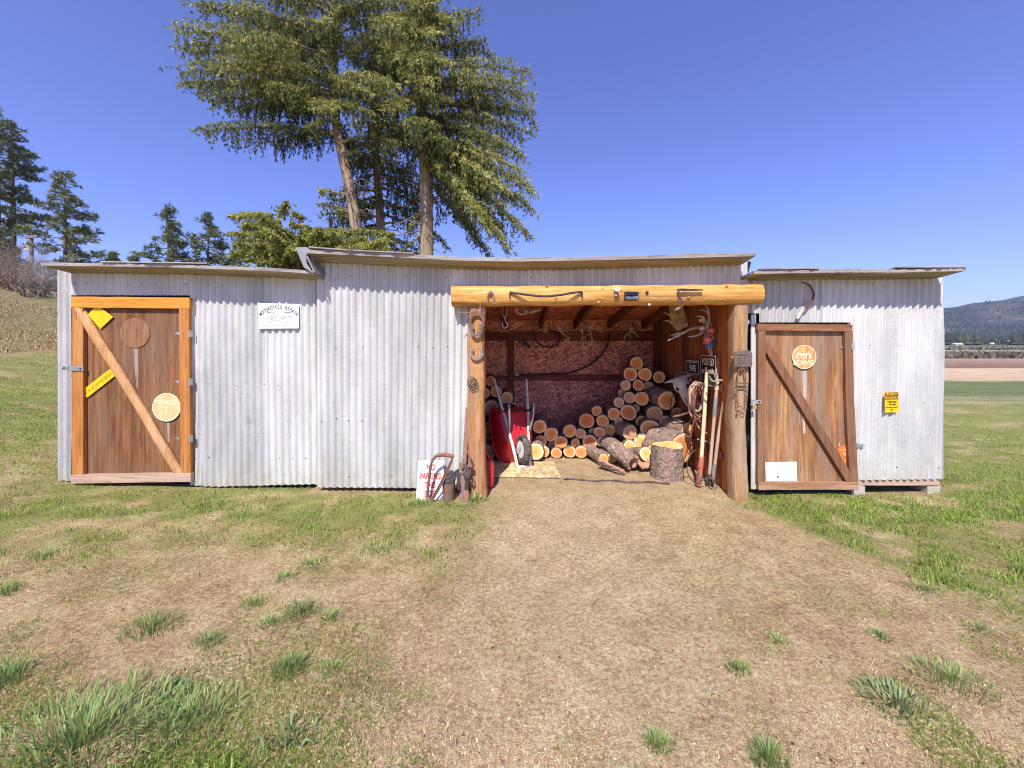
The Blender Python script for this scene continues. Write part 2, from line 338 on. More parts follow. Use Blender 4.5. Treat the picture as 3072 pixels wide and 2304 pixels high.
def m_ground():
    t = NT('ground', .95, 0, .15); v = t.n('TexCoord').outputs['Object']; g = t.attr('grass')
    sx0 = t.n('SeparateXYZ', {0: v}).outputs[0]; n_big = t.noise(v, .9, 4, .6); n_mid = t.noise(v, 5, 5, .7); n_fin = t.noise(v, 45, 5, .8); n_vf = t.noise(v, 160, 3, .75)
    soil = t.ramp(t.math('ADD', t.math('MULTIPLY', n_mid, .6), t.math('MULTIPLY', n_big, .4)), [(.34, (.37, .24, .115)), (.46, (.54, .38, .195)), (.55, (.66, .49, .26)), (.68, (.74, .59, .35))])
    soil = t.mix(t.ramp(t.noise(v, 2.1, 5, .7), [(.50, 0), (.66, .5)]), soil, (.36, .30, .12))       # mossy olive patches
    soil = t.mix(t.ramp(t.noise(v, 1.3, 4, .6), [(.52, 0), (.7, .4)]), soil, (.56, .36, .20))             # reddish dirt
    wornx = t.math('ABSOLUTE', t.math('SUBTRACT', sx0, .45)); worn = t.math('MULTIPLY', t.ramp(t.math('ADD', wornx, t.math('MULTIPLY', t.math('SUBTRACT', n_big, .5), 1.6)), [(.35, 1), (1.5, 0)]), .6)
    soil = t.mix(worn, soil, t.ramp(n_mid, [(.3, (.54, .40, .22)), (.7, (.76, .60, .36))]))                  # pale worn track from the bay
    soil = t.mix(.85, soil, t.ramp(n_fin, [(.30, .10), (.5, .5), (.70, .92)]), 'OVERLAY')
    soil = t.mix(.45, soil, t.ramp(n_vf, [(.3, .15), (.7, .85)]), 'OVERLAY')
    sx = t.n('SeparateXYZ', {0: v}); wob = t.math('MULTIPLY', t.math('SUBTRACT', t.noise(t.co((.02, .3, 1)), 1.0, 4, .7), .5), 5.0)
    dst = t.math('ADD', sx.outputs[1], wob)
    gr = t.ramp(t.math('ADD', t.math('MULTIPLY', n_mid, .5), t.math('MULTIPLY', n_fin, .5)), [(.3, (.07, .11, .018)), (.5, (.20, .27, .05)), (.7, (.36, .40, .12))])
    gr = t.mix(t.ramp(t.noise(v, .35, 4, .65), [(.4, 0), (.65, .5)]), gr, (.30, .27, .10))
    c = t.mix(t.math('MULTIPLY', g, .72), soil, gr)
    # the valley floor beyond: bands of stubble, tilled earth and brush
    lg = t.math('LOGARITHM', t.math('MAXIMUM', dst, 1.0), 10.0)
    band = t.ramp(t.math('DIVIDE', lg, 3.0), [(0, (.20, .24, .09)), (.262, (.21, .24, .09)), (.274, (.50, .42, .26)), (.285, (.30, .28, .13)), (.305, (.36, .31, .19)), (.316, (.17, .21, .085)), (.378, (.16, .20, .08)), (.386, (.55, .40, .24)), (.466, (.60, .43, .28)), (.474, (.22, .13, .085)),
             (.53, (.30, .19, .13)), (.57, (.36, .25, .17)), (.582, (.20, .16, .13)), (.69, (.19, .155, .12)), (.70, (.17, .16, .05)), (.735, (.17, .15, .06)), (.75, (.26, .21, .17)), (.80, (.46, .42, .32)), (.83, (.22, .25, .11)), (.9, (.2, .2, .1))])
    band = t.mix(.75, band, t.ramp(t.noise(t.co((.25, 2.2, 1)), 1.5, 5, .8), [(.3, .2), (.7, .8)]), 'OVERLAY')
    far = t.math('MULTIPLY', t.ramp(t.math('DIVIDE', sx.outputs[1], 10), [(.55, 0), (.8, 1)]), t.ramp(t.math('DIVIDE', sx.outputs[0], 10), [(.3, 0), (.6, 1)]))
    c = t.mix(far, c, band)
    # dry hillside to the left
    dry = t.ramp(t.math('ADD', t.math('MULTIPLY', n_mid, .5), t.math('MULTIPLY', t.noise(v, 14, 4, .8), .5)), [(.3, (.10, .08, .035)), (.5, (.26, .215, .10)), (.7, (.42, .36, .20))])
    hl = t.math('MULTIPLY', t.ramp(t.math('ADD', t.math('DIVIDE', sx.outputs[0], -20), t.math('MULTIPLY', t.math('SUBTRACT', n_big, .5), .3)), [(.50, 0), (.72, .9)]), 1.0)
    c = t.mix(hl, c, dry)
    # trampled sawdust under the open shed
    ins = t.math('MULTIPLY', t.ramp(sx.outputs[1], [(0, 0), (.12, 1)]), t.math('MULTIPLY', t.ramp(t.math('ADD', t.math('DIVIDE', sx.outputs[0], 10), .5), [(.28, 0), (.30, 1)]), t.ramp(t.math('ADD', t.math('DIVIDE', sx.outputs[0], 10), .5), [(.73, 1), (.745, 0)])))
    saw = t.mix(.6, t.ramp(n_mid, [(.3, (.40, .27, .14)), (.6, (.62, .46, .27))]), t.ramp(n_fin, [(.3, .25), (.7, .8)]), 'OVERLAY')
    c = t.mix(ins, c, saw)
    t.bump(t.math('ADD', t.math('MULTIPLY', n_fin, 1.0), t.math('MULTIPLY', n_vf, .35)), 1.0, .03); return t.out(c)
ground = npmesh('ground', np.stack([GX, GY, GZ], -1).reshape(-1, 3), GF, m_ground(), tone=grass(GX, GY).ravel(), kind='structure', attr='grass')
ground.data.polygons.foreach_set('use_smooth', [True] * len(ground.data.polygons))

# ------------------------------------------------------------------ the shed
SHED = thing('shed', 'long low shed clad in pale corrugated metal with an open log-framed bay full of firewood', 'shed', (-1, 0, 0))
PITCH = .0715
def corr(mb, segs, y0, amp=.0125, shear=0.0, seed=1, sheet=.64, dents=110, nails=()):
    """corrugated cladding; segs: (xa, xb, zlo, zhi) with zlo/zhi numbers or functions of x"""
    rr = np.random.default_rng(seed); dn = np.stack([rr.uniform(-5, 5, dents * 3), rr.uniform(0, 2.4, dents * 3), rr.normal(0, .005, dents * 3), rr.uniform(.015, .05, dents * 3)], -1)
    def yy(x, z):
        sh = np.floor(x / sheet); xs = x + shear * (z - 1.2) + (_hash(sh, sh * 0, seed) - .5) * .03 * (z - 1.2)
        a = amp * (.75 + .5 * fbm(x * 1.7, z * .9, seed + 5)); y = y0 + a * np.cos(2 * math.pi * xs / PITCH) - .003 * (sh % 2) + (fbm(x * 2.2, z * 1.4, seed) - .5) * .018
        for dx, dz, h, r_ in dn: y = y + h * np.exp(-(((x - dx) / r_) ** 2 + ((z - dz) / r_) ** 2))
        return y
    for xa, xb, zl, zh in segs:
        n = max(2, int((xb - xa) / (PITCH / 8)) + 1); X = np.linspace(xa, xb, n)
        lo = np.array([zl(x) if callable(zl) else zl for x in X]); hi = np.array([zh(x) if callable(zh) else zh for x in X])
        m = max(2, int((hi.max() - lo.min()) / .045)); T = np.linspace(0, 1, m)[:, None]
        Z = lo * (1 - T) + hi * T; XX = np.broadcast_to(X, Z.shape); Y = yy(XX, Z)
        V = np.stack([XX, Y, Z], -1).reshape(-1, 3); ii = np.arange(m * n).reshape(m, n)
        Fq = np.stack([ii[:-1, :-1], ii[:-1, 1:], ii[1:, 1:], ii[1:, :-1]], -1).reshape(-1, 4)
        sh = (np.floor(XX[:-1, :-1] / sheet).astype(int) % 3).reshape(-1); k = len(mb.v)
        mb.v.extend(map(tuple, V.tolist())); mb.f.extend(map(tuple, (Fq + k).tolist())); mb.m.extend(sh.tolist())
        for zn in nails:
            for x in np.arange(xa + .05, xb, PITCH * 2):
                z = zn + rr.uniform(-.015, .015); x = x + rr.uniform(-.01, .01)
                a = np.interp(x, X, lo); b = np.interp(x, X, hi)
                if a + .02 < z < b - .02 and rr.random() < .4:
                    y = float(yy(np.array([x]), np.array([z]))[0]); mb.box(x - .004, x + .004, y - .006, y + .002, z - .004, z + .004, 3)
def zt(pts):  # top line given in photo pixels at the wall plane
    xs = [W(p[0], p[1]).x for p in pts]; zs = [W(p[0], p[1]).z for p in pts]; return lambda x: float(np.interp(x, xs, zs))
wx = lambda px, Y=0: W(px, 0, Y).x
wz = lambda py, Y=0: W(0, py, Y).z
YM = -.05                                             # the middle section stands a little proud
GM = GALV + [NAIL]
ltop = zt([(175, 806), (560, 815), (960, 832)]); mtop = zt([(955, 776), (1100, 780), (1444, 792), (1750, 790), (2245, 774)]); rtop = zt([(2240, 824), (2560, 826), (2835, 824)])
lbot = zt([(175, 1444), (568, 1455), (640, 1459), (960, 1453)])
mb = MB(); corr(mb, [(wx(176), wx(210), zt([(175, 1440), (213, 1444)]), ltop), (wx(210), wx(572), wz(886), ltop), (wx(572), wx(957), lbot, ltop)], 0, seed=3, nails=(.35, 1.1, 1.98, 2.14))
mb.build('left_wall', GM, SHED, smooth=True)
mb = MB(); corr(mb, [(wx(950, YM), wx(1412, YM), zt([(950, 1457), (1412, 1459)]), mtop), (wx(1412, YM), wx(2246, YM), wz(900, YM), mtop)], YM, seed=4, nails=(.16, .75, 1.5, 2.2))
mb.build('middle_wall', GM, SHED, smooth=True)
mb = MB(); corr(mb, [(wx(2243), wx(2277), zt([(2240, 940), (2277, 940)]), rtop), (wx(2277), wx(2556), wz(967), rtop), (wx(2556), wx(2833), zt([(2556, 1441), (2833, 1438)]), rtop)], .01, amp=.0135, shear=-.03, seed=5, nails=(.25, .9, 1.5, 2.14))
mb.build('right_wall', GM, SHED, smooth=True)
# ends and back, so the shed is closed from every side
DEPTH = 2.25
mb = MB()
for xe, zf, zb in ((wx(176), 2.24, 2.0), (wx(2833), 2.18, 1.95)):
    n = 120; vv = []; ys = np.linspace(.012, DEPTH, n)
    for k, y in enumerate(ys): vv += [(xe + .007 * math.cos(2 * math.pi * y / PITCH), y, .12), (xe + .007 * math.cos(2 * math.pi * y / PITCH), y, zf + (zb - zf) * y / DEPTH)]
    mb.add(vv, [(2*k, 2*k+2, 2*k+3, 2*k+1) for k in range(n-1)], 0)
mb.box(wx(176), wx(2833), DEPTH + .03, DEPTH + .06, .08, 1.88, 1)
mb.box(wx(2236, YM), wx(2244, YM), -.03, DEPTH, 1.9, 2.33, 1); mb.box(wx(952, YM), wx(960, YM), -.03, DEPTH, 1.9, 2.33, 1)
mb.build('end_wall', GALV, SHED, smooth=True)
# roofs: an uneven front edge, weathered top, plain wood underneath
def roof(name, front, ye, slope, seed, thick=.045, yb=DEPTH + .25, endslant=(0, 0), ripple=0):
    mb = MB(); rr = random.Random(seed); pts = []
    xs = [W(p[0], p[1], ye).x for p in front]; zs = [W(p[0], p[1], ye).z for p in front]; n = 90; rows = 6
    for j in range(rows + 1):
        y = ye + (yb - ye) * j / rows
        for i in range(n + 1):
            u = i / n; x = xs[0] + (xs[-1] - xs[0]) * u + (endslant[0] * (1 - u) + endslant[1] * u) * j / rows; zz = float(np.interp(xs[0] + (xs[-1] - xs[0]) * u, xs, zs))
            jit = (fbm(np.array([u * 40]), np.array([j * 3.1]), seed)[0] - .5) * (.03 if j == 0 else .01)
            zz = zz - slope * (y - ye) + jit * .35 + ripple * math.cos(2 * math.pi * x / .23) * .5
            pts.append((x, y + (jit if j == 0 else 0), zz))
    N = len(pts); k = n + 1; mb.v = pts + [(p[0], p[1] + .004, p[2] - thick) for p in pts]
    for j in range(rows):
        for i in range(n):
            a = j * k + i; mb.f.append((a, a + 1, a + k + 1, a + k)); mb.m.append(0); mb.f.append((N + a, N + a + k, N + a + k + 1, N + a + 1)); mb.m.append(1)
    for i in range(n): mb.f.append((i, N + i, N + i + 1, i + 1)); mb.m.append(0); a = rows * k + i; mb.f.append((a, a + 1, N + a + 1, N + a)); mb.m.append(0)
    for j in range(rows):
        a = j * k; mb.f.append((a, a + k, N + a + k, N + a)); mb.m.append(0); a = j * k + n; mb.f.append((a, N + a, N + a + k, a + k)); mb.m.append(0)
    return mb.build(name, [ROOFTOP, EAVE], SHED)
SLOPE = .145
rl = roof('left_roof', [(122, 787), (500, 792), (800, 803), (938, 812)], -.26, .10, 1, .03)
rm = roof('middle_roof', [(918, 748), (1060, 754), (1389, 771), (1560, 773), (1750, 770), (2000, 764), (2268, 757)], -.31, SLOPE, 2, .035)
rr_ = roof('right_roof', [(2263, 812), (2500, 808), (2700, 808), (2900, 803)], -.26, .10, 3, .03)
for k in range(5):
    mb = MB()   # overlapping strips of old roofing on the edge
    xa = [(925, 1060), (1040, 1240), (2690, 2900), (300, 620), (2280, 2460)][k]; yl = [(741, 750), (750, 759), (801, 800), (785, 789), (807, 804)][k]; ye = -.33 if k < 2 else -.275
    a = W(xa[0], yl[0], ye); b = W(xa[1], yl[1], ye); mb.hexa([(a.x, ye, a.z - .004), (b.x, ye, b.z - .006), (b.x, ye + .5, b.z - .07), (a.x, ye + .5, a.z - .065), (a.x, ye, a.z + .006), (b.x, ye, b.z + .004), (b.x, ye + .5, b.z - .06), (a.x, ye + .5, a.z - .055)]); mb.build('roofing_strip', ROOFTOP, SHED)
# bent flashing where the middle roof meets the lower left one
mb = MB(); y0 = -.29
P = [W(886, 742, y0), W(918, 741, y0), W(936, 752, y0), W(917, 766, y0), W(920, 790, y0), W(938, 818, y0), W(912, 803, y0)]
mb.prism([(p.x, p.z) for p in P], y0, y0 + .006); Q = [(W(915, 764, y0).x, W(915, 764, y0).z), (W(940, 816, y0).x, W(940, 816, y0).z)]
mb.hexa([(Q[0][0], y0 + .007, Q[0][1]), (Q[1][0], y0 + .007, Q[1][1]), (Q[1][0] + .05, 1.6, Q[1][1] - .1), (Q[0][0] + .04, 1.6, Q[0][1] - .2), (Q[0][0] + .012, y0 + .007, Q[0][1] + .004), (Q[1][0] + .012, y0 + .007, Q[1][1]), (Q[1][0] + .06, 1.6, Q[1][1] - .1), (Q[0][0] + .05, 1.6, Q[0][1] - .19)])
mb.build('flashing', FLASH, SHED)
mb = MB(); a = W(2243, 783, -.06); b = W(2250, 800, -.06); c = W(2244, 822, -.06); mb.prism([(a.x, a.z), (b.x + .015, a.z - .01), (b.x, b.z), (c.x, c.z)], -.06, .3); mb.build('tar_paper', BLACK, SHED)
# open bay: back wall, side walls, ceiling, rafters, framing
BX0, BX1, BY = -2.0, 2.26, DEPTH
def zc(y): return 2.265 - SLOPE * (y + .05)             # ceiling plane
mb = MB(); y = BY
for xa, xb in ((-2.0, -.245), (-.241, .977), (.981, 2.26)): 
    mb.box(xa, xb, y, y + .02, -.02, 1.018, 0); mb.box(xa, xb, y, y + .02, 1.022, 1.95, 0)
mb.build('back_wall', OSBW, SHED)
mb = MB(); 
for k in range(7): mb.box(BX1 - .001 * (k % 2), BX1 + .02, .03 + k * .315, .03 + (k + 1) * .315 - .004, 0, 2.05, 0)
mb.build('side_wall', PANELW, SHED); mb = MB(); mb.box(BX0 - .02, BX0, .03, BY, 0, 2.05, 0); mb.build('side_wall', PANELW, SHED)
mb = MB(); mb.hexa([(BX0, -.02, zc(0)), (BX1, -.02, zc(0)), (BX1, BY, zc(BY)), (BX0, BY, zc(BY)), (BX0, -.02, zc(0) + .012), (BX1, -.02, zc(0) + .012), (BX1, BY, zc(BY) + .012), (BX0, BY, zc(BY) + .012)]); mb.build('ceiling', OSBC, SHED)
for k in range(8):
    x = -1.72 + k * .545; mb = MB(); mb.beam((x, 0.0, zc(0) - .072), (x, BY - .002, zc(BY) - .072), .04, .135, mi=0); mb.build('rafter', DARKW, SHED)
mb = MB(); mb.box(BX0 + .005, BX1 - .005, BY - .06, BY - .003, 1.60, 1.745); mb.build('back_header', DARKWX, SHED)
mb = MB(); mb.box(-.06, .035, BY - .085, BY - .064, 0, 1.735); mb.build('stud', DARKW, SHED)
mb = MB(); mb.box(.037, BX1 - .01, BY - .05, BY - .004, .965, 1.06); mb.box(-1.9, -.062, BY - .05, BY - .004, .965, 1.04); mb.build('girt', DARKWX, SHED)
mb = MB()
for y_, z0_, z1_ in ((.95, .02, 1.98), (1.75, .02, 1.9)): mb.box(BX1 - .045, BX1 - .003, y_, y_ + .09, z0_, z1_)
mb.box(BX1 - .04, BX1 - .003, .1, 2.1, .30, .38); mb.box(BX1 - .04, BX1 - .003, .1, 2.1, 1.02, 1.1); mb.build('side_frame', DARKW, SHED)
mb = MB(); mb.box(wx(2186, .0), wx(2201, .0), -.005, .13, -.02, 2.02); mb.build('jamb_board', JAMB, SHED, bevel=.004)
# log frame of the bay
def pole(mb, p, q, r0, r1, n=14, rings=26, flat=1.0, seed=0, wob=.006, lump=.05, sq=(1, 1), up=None):
    p = Vector(p); q = Vector(q); d = (q - p).normalized(); ref = Vector(up) if up else (Vector((0, 1, 0)) if abs(d.y) < .9 else Vector((1, 0, 0)))
    a = (ref - d * ref.dot(d)).normalized(); b = d.cross(a); vv = []
    for i in range(rings + 1):
        u = i / rings; c = p.lerp(q, u); c = c + a * (vnoise([u * 5], [seed], 3)[0] - .5) * wob * 2 + b * (vnoise([u * 5], [seed + 9], 4)[0] - .5) * wob * 2
        r_ = r0 + (r1 - r0) * u
        for k in range(n):
            an = 2 * math.pi * k / n; nn = 1 + lump * (vnoise([u * 9 + seed], [math.cos(an) * 1.3 + seed], 7)[0] + vnoise([u * 30], [math.sin(an) * 2 + seed], 8)[0] - 1)
            ca, sa = math.cos(an), math.sin(an); e = flat
            ca = math.copysign(abs(ca) ** e, ca); sa = math.copysign(abs(sa) ** e, sa)
            vv.append(c + a * ca * r_ * nn * sq[0] + b * sa * r_ * nn * sq[1])
    ff = [tuple(range(n - 1, -1, -1)), tuple(rings * n + k for k in range(n))]
    for i in range(rings):
        for k in range(n): ff.append((i*n+k, i*n+(k+1) % n, (i+1)*n+(k+1) % n, (i+1)*n+k))
    mb.add(vv, ff); return mb
YB = -.155
a = W(1353, 887, YB - .08); b = W(2292, 878, YB - .08)
mb = MB(); pole(mb, (a.x, YB, a.z - .004), (b.x, YB, b.z - .002), .099, .097, 24, 80, .72, 5, .010, .075); mb.build('log_lintel', BEAMW, SHED, smooth=True)
def postbuild(pxa, pxb, seed, m, rr0):
    a = W(pxa, 910, -.2); b = W(pxb, 1487, -.2); mb = MB(); pole(mb, (b.x, -.115, -.03), (a.x, -.115, 1.935), rr0, rr0 * .95, 24, 60, .42, seed, .016, .085, sq=(1.0, 1.0)); return mb.build('log_post', m, SHED, smooth=True)
LP = postbuild(1428, 1431, 11, POSTW, .087); RP = postbuild(2225, 2226, 12, POSTW2, .077)
# trim, skirting and footings
mb = MB(); mb.box(wx(2254, -.02), wx(2268, -.02), -.02, -.006, .03, wz(944)); mb.build('corner_trim', GALV[2], SHED)
mb = MB(); mb.box(wx(2570), wx(2826), .02, .05, wz(1459), wz(1437)); mb.build('skirt_board', PALEB, SHED, bevel=.004)
for xa, xb, m, ya in ((2783, 2822, GREYW, .03), (2556, 2596, GREYW, .0), (948, 994, PALEB, .04)):
    mb = MB(); mb.box(wx(xa, ya), wx(xb, ya), ya, ya + .2, -.08, wz(1459, ya)); mb.build('footing_block', m, SHED, bevel=.006)
mb = MB(); mb.box(wx(575), wx(1395), .35, .38, -.02, .2); mb.build('underfloor_shade', BLACK, SHED); mb = MB(); mb.box(wx(2290), wx(2815), .35, .38, -.05, .2); mb.build('underfloor_shade', BLACK, SHED)  # black sheets stand in for the shade in the gap under the walls
for xa, xb in ((2262, 2560), (205, 575)): mb = MB(); mb.box(wx(xa), wx(xb), .07, .08, -.02, 2.06); mb.build('door_gap_shade', BLACK, SHED)  # black sheets added behind the doors to keep their gaps dark

# ---- doors
def rail(mb, a, b, w0, y0, y1, mi=0):
    """board between two photo points (centre line), w0 px wide, at plane y0"""
    A = W(a[0], a[1], y0); B = W(b[0], b[1], y0); mb.beam((A.x, (y0 + y1) / 2, A.z), (B.x, (y0 + y1) / 2, B.z), PX(w0, y0), y1 - y0, (0, 1, 0), mi, 10, .0015, int(a[0]))
def quad(mb, pts, y0, y1, mi=0):
    q = [W(p[0], p[1], y0) for p in pts]; mb.prism([(p.x, p.z) for p in q], y0, y1, mi)
# left door
ld = MB(); quad(ld, [(228, 905), (552, 905), (556, 1440), (226, 1440)], -.012, .0)
LD = ld.build('left_door', PLY, SHED); LD['label'] = 'orange framed plywood door with two yellow strips and round carvings'
def sub(mbf, name, m, par, bev=.003, **k): mb = MB(); mbf(mb); return mb.build(name, m, par, bevel=bev, **k)
sub(lambda b: rail(b, (212, 906), (568, 909), 33, -.055, -.014), 'top_rail', ORANGE, LD)
sub(lambda b: rail(b, (231, 923), (233, 1427), 34, -.052, -.014), 'stile', ORANGE_Z, LD)
sub(lambda b: rail(b, (551, 925), (557, 1424), 30, -.052, -.014), 'stile', ORANGE_Z, LD)
sub(lambda b: rail(b, (213, 1438), (572, 1433), 26, -.060, -.014), 'bottom_rail', PALEB, LD)
mb = MB(); a = W(235, 922, -.03); b = W(541, 1424, -.03); pole(mb, (a.x, -.026, a.z), (b.x, -.026, b.z), .050, .046, 12, 40, .9, 21, .005, .07, sq=(.62, 1.0), up=(0, 1, 0)); mb.build('diagonal_brace', POLE, LD, smooth=True)
for py in (1001, 1146, 1316):
    mb = MB(); quad(mb, [(523, py - 1), (538, py - 6), (538, py + 5)], -.016, -.0125); mb.build('hinge', STEEL, LD); mb = MB(); quad(mb, [(566, py - 10), (574, py - 10), (574, py + 10), (566, py + 10)], -.068, -.050); mb.tube([W(570, py - 10, -.07), W(570, py + 10, -.07)], .006, 8); mb.build('hinge_knuckle', STEEL, LD)
mb = MB(); quad(mb, [(206, 1099), (249, 1099), (249, 1113), (206, 1113)], -.062, -.056); quad(mb, [(186, 1102), (205, 1100), (205, 1112), (186, 1110)], -.058, -.050); mb.tube([W(188, 1106, -.06), W(192, 1100, -.07), W(197, 1104, -.06)], .005, 8); quad(mb, [(238, 1104), (242, 1104), (242, 1108), (238, 1108)], -.066, -.062, 1)
mb.build('hasp', [STEEL, BLACK], LD)
# stains that keep the shape of the ornaments above them
STAIN = m_wood('bleached_streak', ((.24, .20, .17), (.33, .28, .25), (.42, .37, .33)), 'z', .85, .8, knots=False)
GHOST = m_wood('old_disc', ((.14, .06, .026), (.24, .115, .055), (.33, .18, .095)), 'z', .75, .8, (.26, .2, .15), .6, .4, False)
mb = MB(); quad(mb, [(401, 1044), (413, 1044), (415, 1120), (413, 1165), (410, 1166), (404, 1110)], -.0126, -.0118); mb.build('water_streak', STAIN, LD); mb = MB(); quad(mb, [(501, 1268), (508, 1268), (509, 1330), (504, 1325)], -.0126, -.0118); mb.build('water_streak', STAIN, LD)
def disc(mb, px, py, rpx, y0, y1, mi=0, n=40, sx=1.0, fl=1.0):
    c = W(px, py, y0); r_ = PX(rpx, y0); mb.prism([(c.x + r_ * sx * math.cos(2*math.pi*k/n) if math.cos(2*math.pi*k/n) < fl else c.x + r_ * fl, c.z + r_ * math.sin(2*math.pi*k/n)) for k in range(n)], y0, y1, mi)
def ring(mb, px, py, rpx, wpx, y0, y1, mi=0, n=40):
    c = W(px, py, y0); r1 = PX(rpx, y0); r0 = r1 - PX(wpx, y0)
    for k in range(n):
        a0, a1 = 2*math.pi*k/n, 2*math.pi*(k+1)/n
        mb.prism([(c.x + r0*math.cos(a0), c.z + r0*math.sin(a0)), (c.x + r1*math.cos(a0), c.z + r1*math.sin(a0)), (c.x + r1*math.cos(a1), c.z + r1*math.sin(a1)), (c.x + r0*math.cos(a1), c.z + r0*math.sin(a1))], y0, y1, mi)
mb = MB(); disc(mb, 404, 999, 45, -.020, -.0125); tag(mb.build('wooden_disc', GHOST, bevel=.002), 'faded brown round wooden disc near the top of the left door', 'wooden disc')
mb = MB(); disc(mb, 499, 1222, 42, -.026, -.0125); ring(mb, 499, 1222, 42.5, 3.0, -.0275, -.0255, 1)
c = W(499, 1211, -.027); mb.text('TEXACO', .068, (c.x - .004, -.027, c.z + .012), 1, .86); mb.text('T', .105, (c.x, -.027, c.z - .075), 1)
mb.build('carved_sign', [CARVE, CARVE2, m_plain('carve_shadow', (.46, .24, .10), .7)]); tag(bpy.data.objects['carved_sign'], 'pale round carved wooden sign reading TEXACO low on the left door', 'wooden sign')
mb = MB(); quad(mb, [(283, 923), (302, 923), (339, 951), (300, 987), (264, 943)], -.030, -.0262); c = W(298, 983, -.031); mb.box(c.x - .005, c.x + .005, -.0315, -.030, c.z - .005, c.z + .005, 1)
tag(mb.build('diamond_sign', [YELLOW, DKYEL]), 'blank yellow diamond sign with a cut-off top, on the left door', 'sign')
mb = MB(); cx = W(297, 1149, -.026); ang = 38; Mx = Matrix.Translation(cx) @ Matrix.Rotation(R(-ang), 4, 'Y') @ Matrix.Translation(-cx)
L_, H_ = PX(56, -.026), PX(13, -.026); pl = [(cx.x - L_ + .01, cx.z - H_), (cx.x + L_ - .01, cx.z - H_), (cx.x + L_, cx.z - H_ + .012), (cx.x + L_, cx.z + H_ - .012), (cx.x + L_ - .01, cx.z + H_), (cx.x - L_ + .01, cx.z + H_), (cx.x - L_, cx.z + H_ - .012), (cx.x - L_, cx.z - H_ + .012)]
mb.prism(pl, -.028, -.0245, 0, Mx)
for k in range(13):
    for q in (-1, 0, 1):
        x = cx.x - L_ * .22 + k * L_ * .088; wd = L_ * .03 * (.6 + .4 * ((k * 7 + q * 3) % 3) / 2); mb.prism([(x - wd, cx.z + q * .011 - .0026), (x + wd, cx.z + q * .011 - .0026), (x + wd, cx.z + q * .011 + .0026), (x - wd, cx.z + q * .011 + .0026)], -.0288, -.0279, 1, Mx)
for k in range(3): 
    x = cx.x - L_ * (.87 - k * .22); mb.prism([(x - .009, cx.z - .014), (x - .004, cx.z - .014), (x + .002, cx.z + .014), (x - .004, cx.z + .014)], -.0288, -.0279, 1, Mx); mb.prism([(x + .004, cx.z - .014), (x + .009, cx.z - .014), (x + .009, cx.z + .014), (x + .004, cx.z + .014)], -.0288, -.0279, 1, Mx)
mb.prism([(cx.x - L_ * .31, cx.z - H_), (cx.x - L_ * .30, cx.z - H_), (cx.x - L_ * .30, cx.z + H_), (cx.x - L_ * .31, cx.z + H_)], -.0288, -.0279, 1, Mx)
tag(mb.build('strip_sign', [YELLOW, DKYEL]), 'narrow slanting yellow strip sign with rows of embossed characters', 'sign')
# right door, slightly warped and standing proud of the wall
rd = MB(); Yd = -.055
quad(rd, [(2292, 990), (2548, 990), (2562, 1455), (2290, 1455)], Yd + .028, Yd + .040)
RD = rd.build('right_door', PLYR, SHED); RD['label'] = 'weathered brown plywood door with a dark diagonal brace'
sub(lambda b: rail(b, (2273, 982), (2558, 984), 21, Yd - .012, Yd + .026), 'top_rail', BROWN_X, RD)
sub(lambda b: rail(b, (2286, 993), (2284, 1448), 22, Yd - .010, Yd + .026), 'stile', BROWN_Z, RD)
def bowed(b):
    rail(b, (2547, 994), (2551, 1210), 24, Yd - .010, Yd + .026); rail(b, (2551, 1210), (2563, 1448), 25, Yd - .0095, Yd + .0265)
sub(bowed, 'stile', BROWN_Z, RD)
sub(lambda b: rail(b, (2276, 1459), (2576, 1458), 23, Yd - .016, Yd + .026), 'bottom_rail', m_wood('lower_rail', ((.24, .12, .06), (.36, .20, .11), (.48, .30, .19)), 'x', .75, .8), RD)
sub(lambda b: rail(b, (2297, 1030), (2553, 1443), 25, Yd - .014, Yd + .0262), 'diagonal_brace', BROWN_Z, RD)
mb = MB(); quad(mb, [(2521, 1038), (2533, 1038), (2533, 1046), (2521, 1046)], Yd + .02, Yd + .0275); mb.build('hinge', STEEL, RD); mb = MB(); quad(mb, [(2556, 1026), (2564, 1026), (2564, 1050), (2556, 1050)], Yd - .02, Yd); mb.build('hinge_knuckle', STEEL, RD)
mb = MB(); quad(mb, [(2565, 1328), (2574, 1330), (2594, 1334), (2594, 1339), (2576, 1342), (2565, 1344)], -.02, -.012); mb.tube([W(2567, 1327, -.03), W(2567, 1345, -.03)], .008, 8); mb.build('hinge', m_plain('greenish_steel', (.36, .42, .38), .5, .5), RD)
mb = MB(); quad(mb, [(2256, 1200), (2284, 1201), (2284, 1211), (2256, 1211)], Yd - .02, Yd - .014); mb.tube([W(2255, 1199, -.08), W(2255, 1212, -.08)], .009, 8); quad(mb, [(2276, 1204), (2281, 1204), (2281, 1208), (2276, 1208)], Yd - .026, Yd - .02, 1); mb.build('hasp', [STEEL, BLACK], RD)
mb = MB(); quad(mb, [(2405, 1112), (2419, 1112), (2421, 1170), (2413, 1230), (2417, 1300), (2410, 1300), (2405, 1220), (2410, 1160)], Yd + .0274, Yd + .0282); mb.build('water_streak', m_wood('bleached_streak_pale', ((.34, .28, .23), (.46, .40, .35), (.56, .50, .45)), 'z', .85, .8, knots=False), RD)
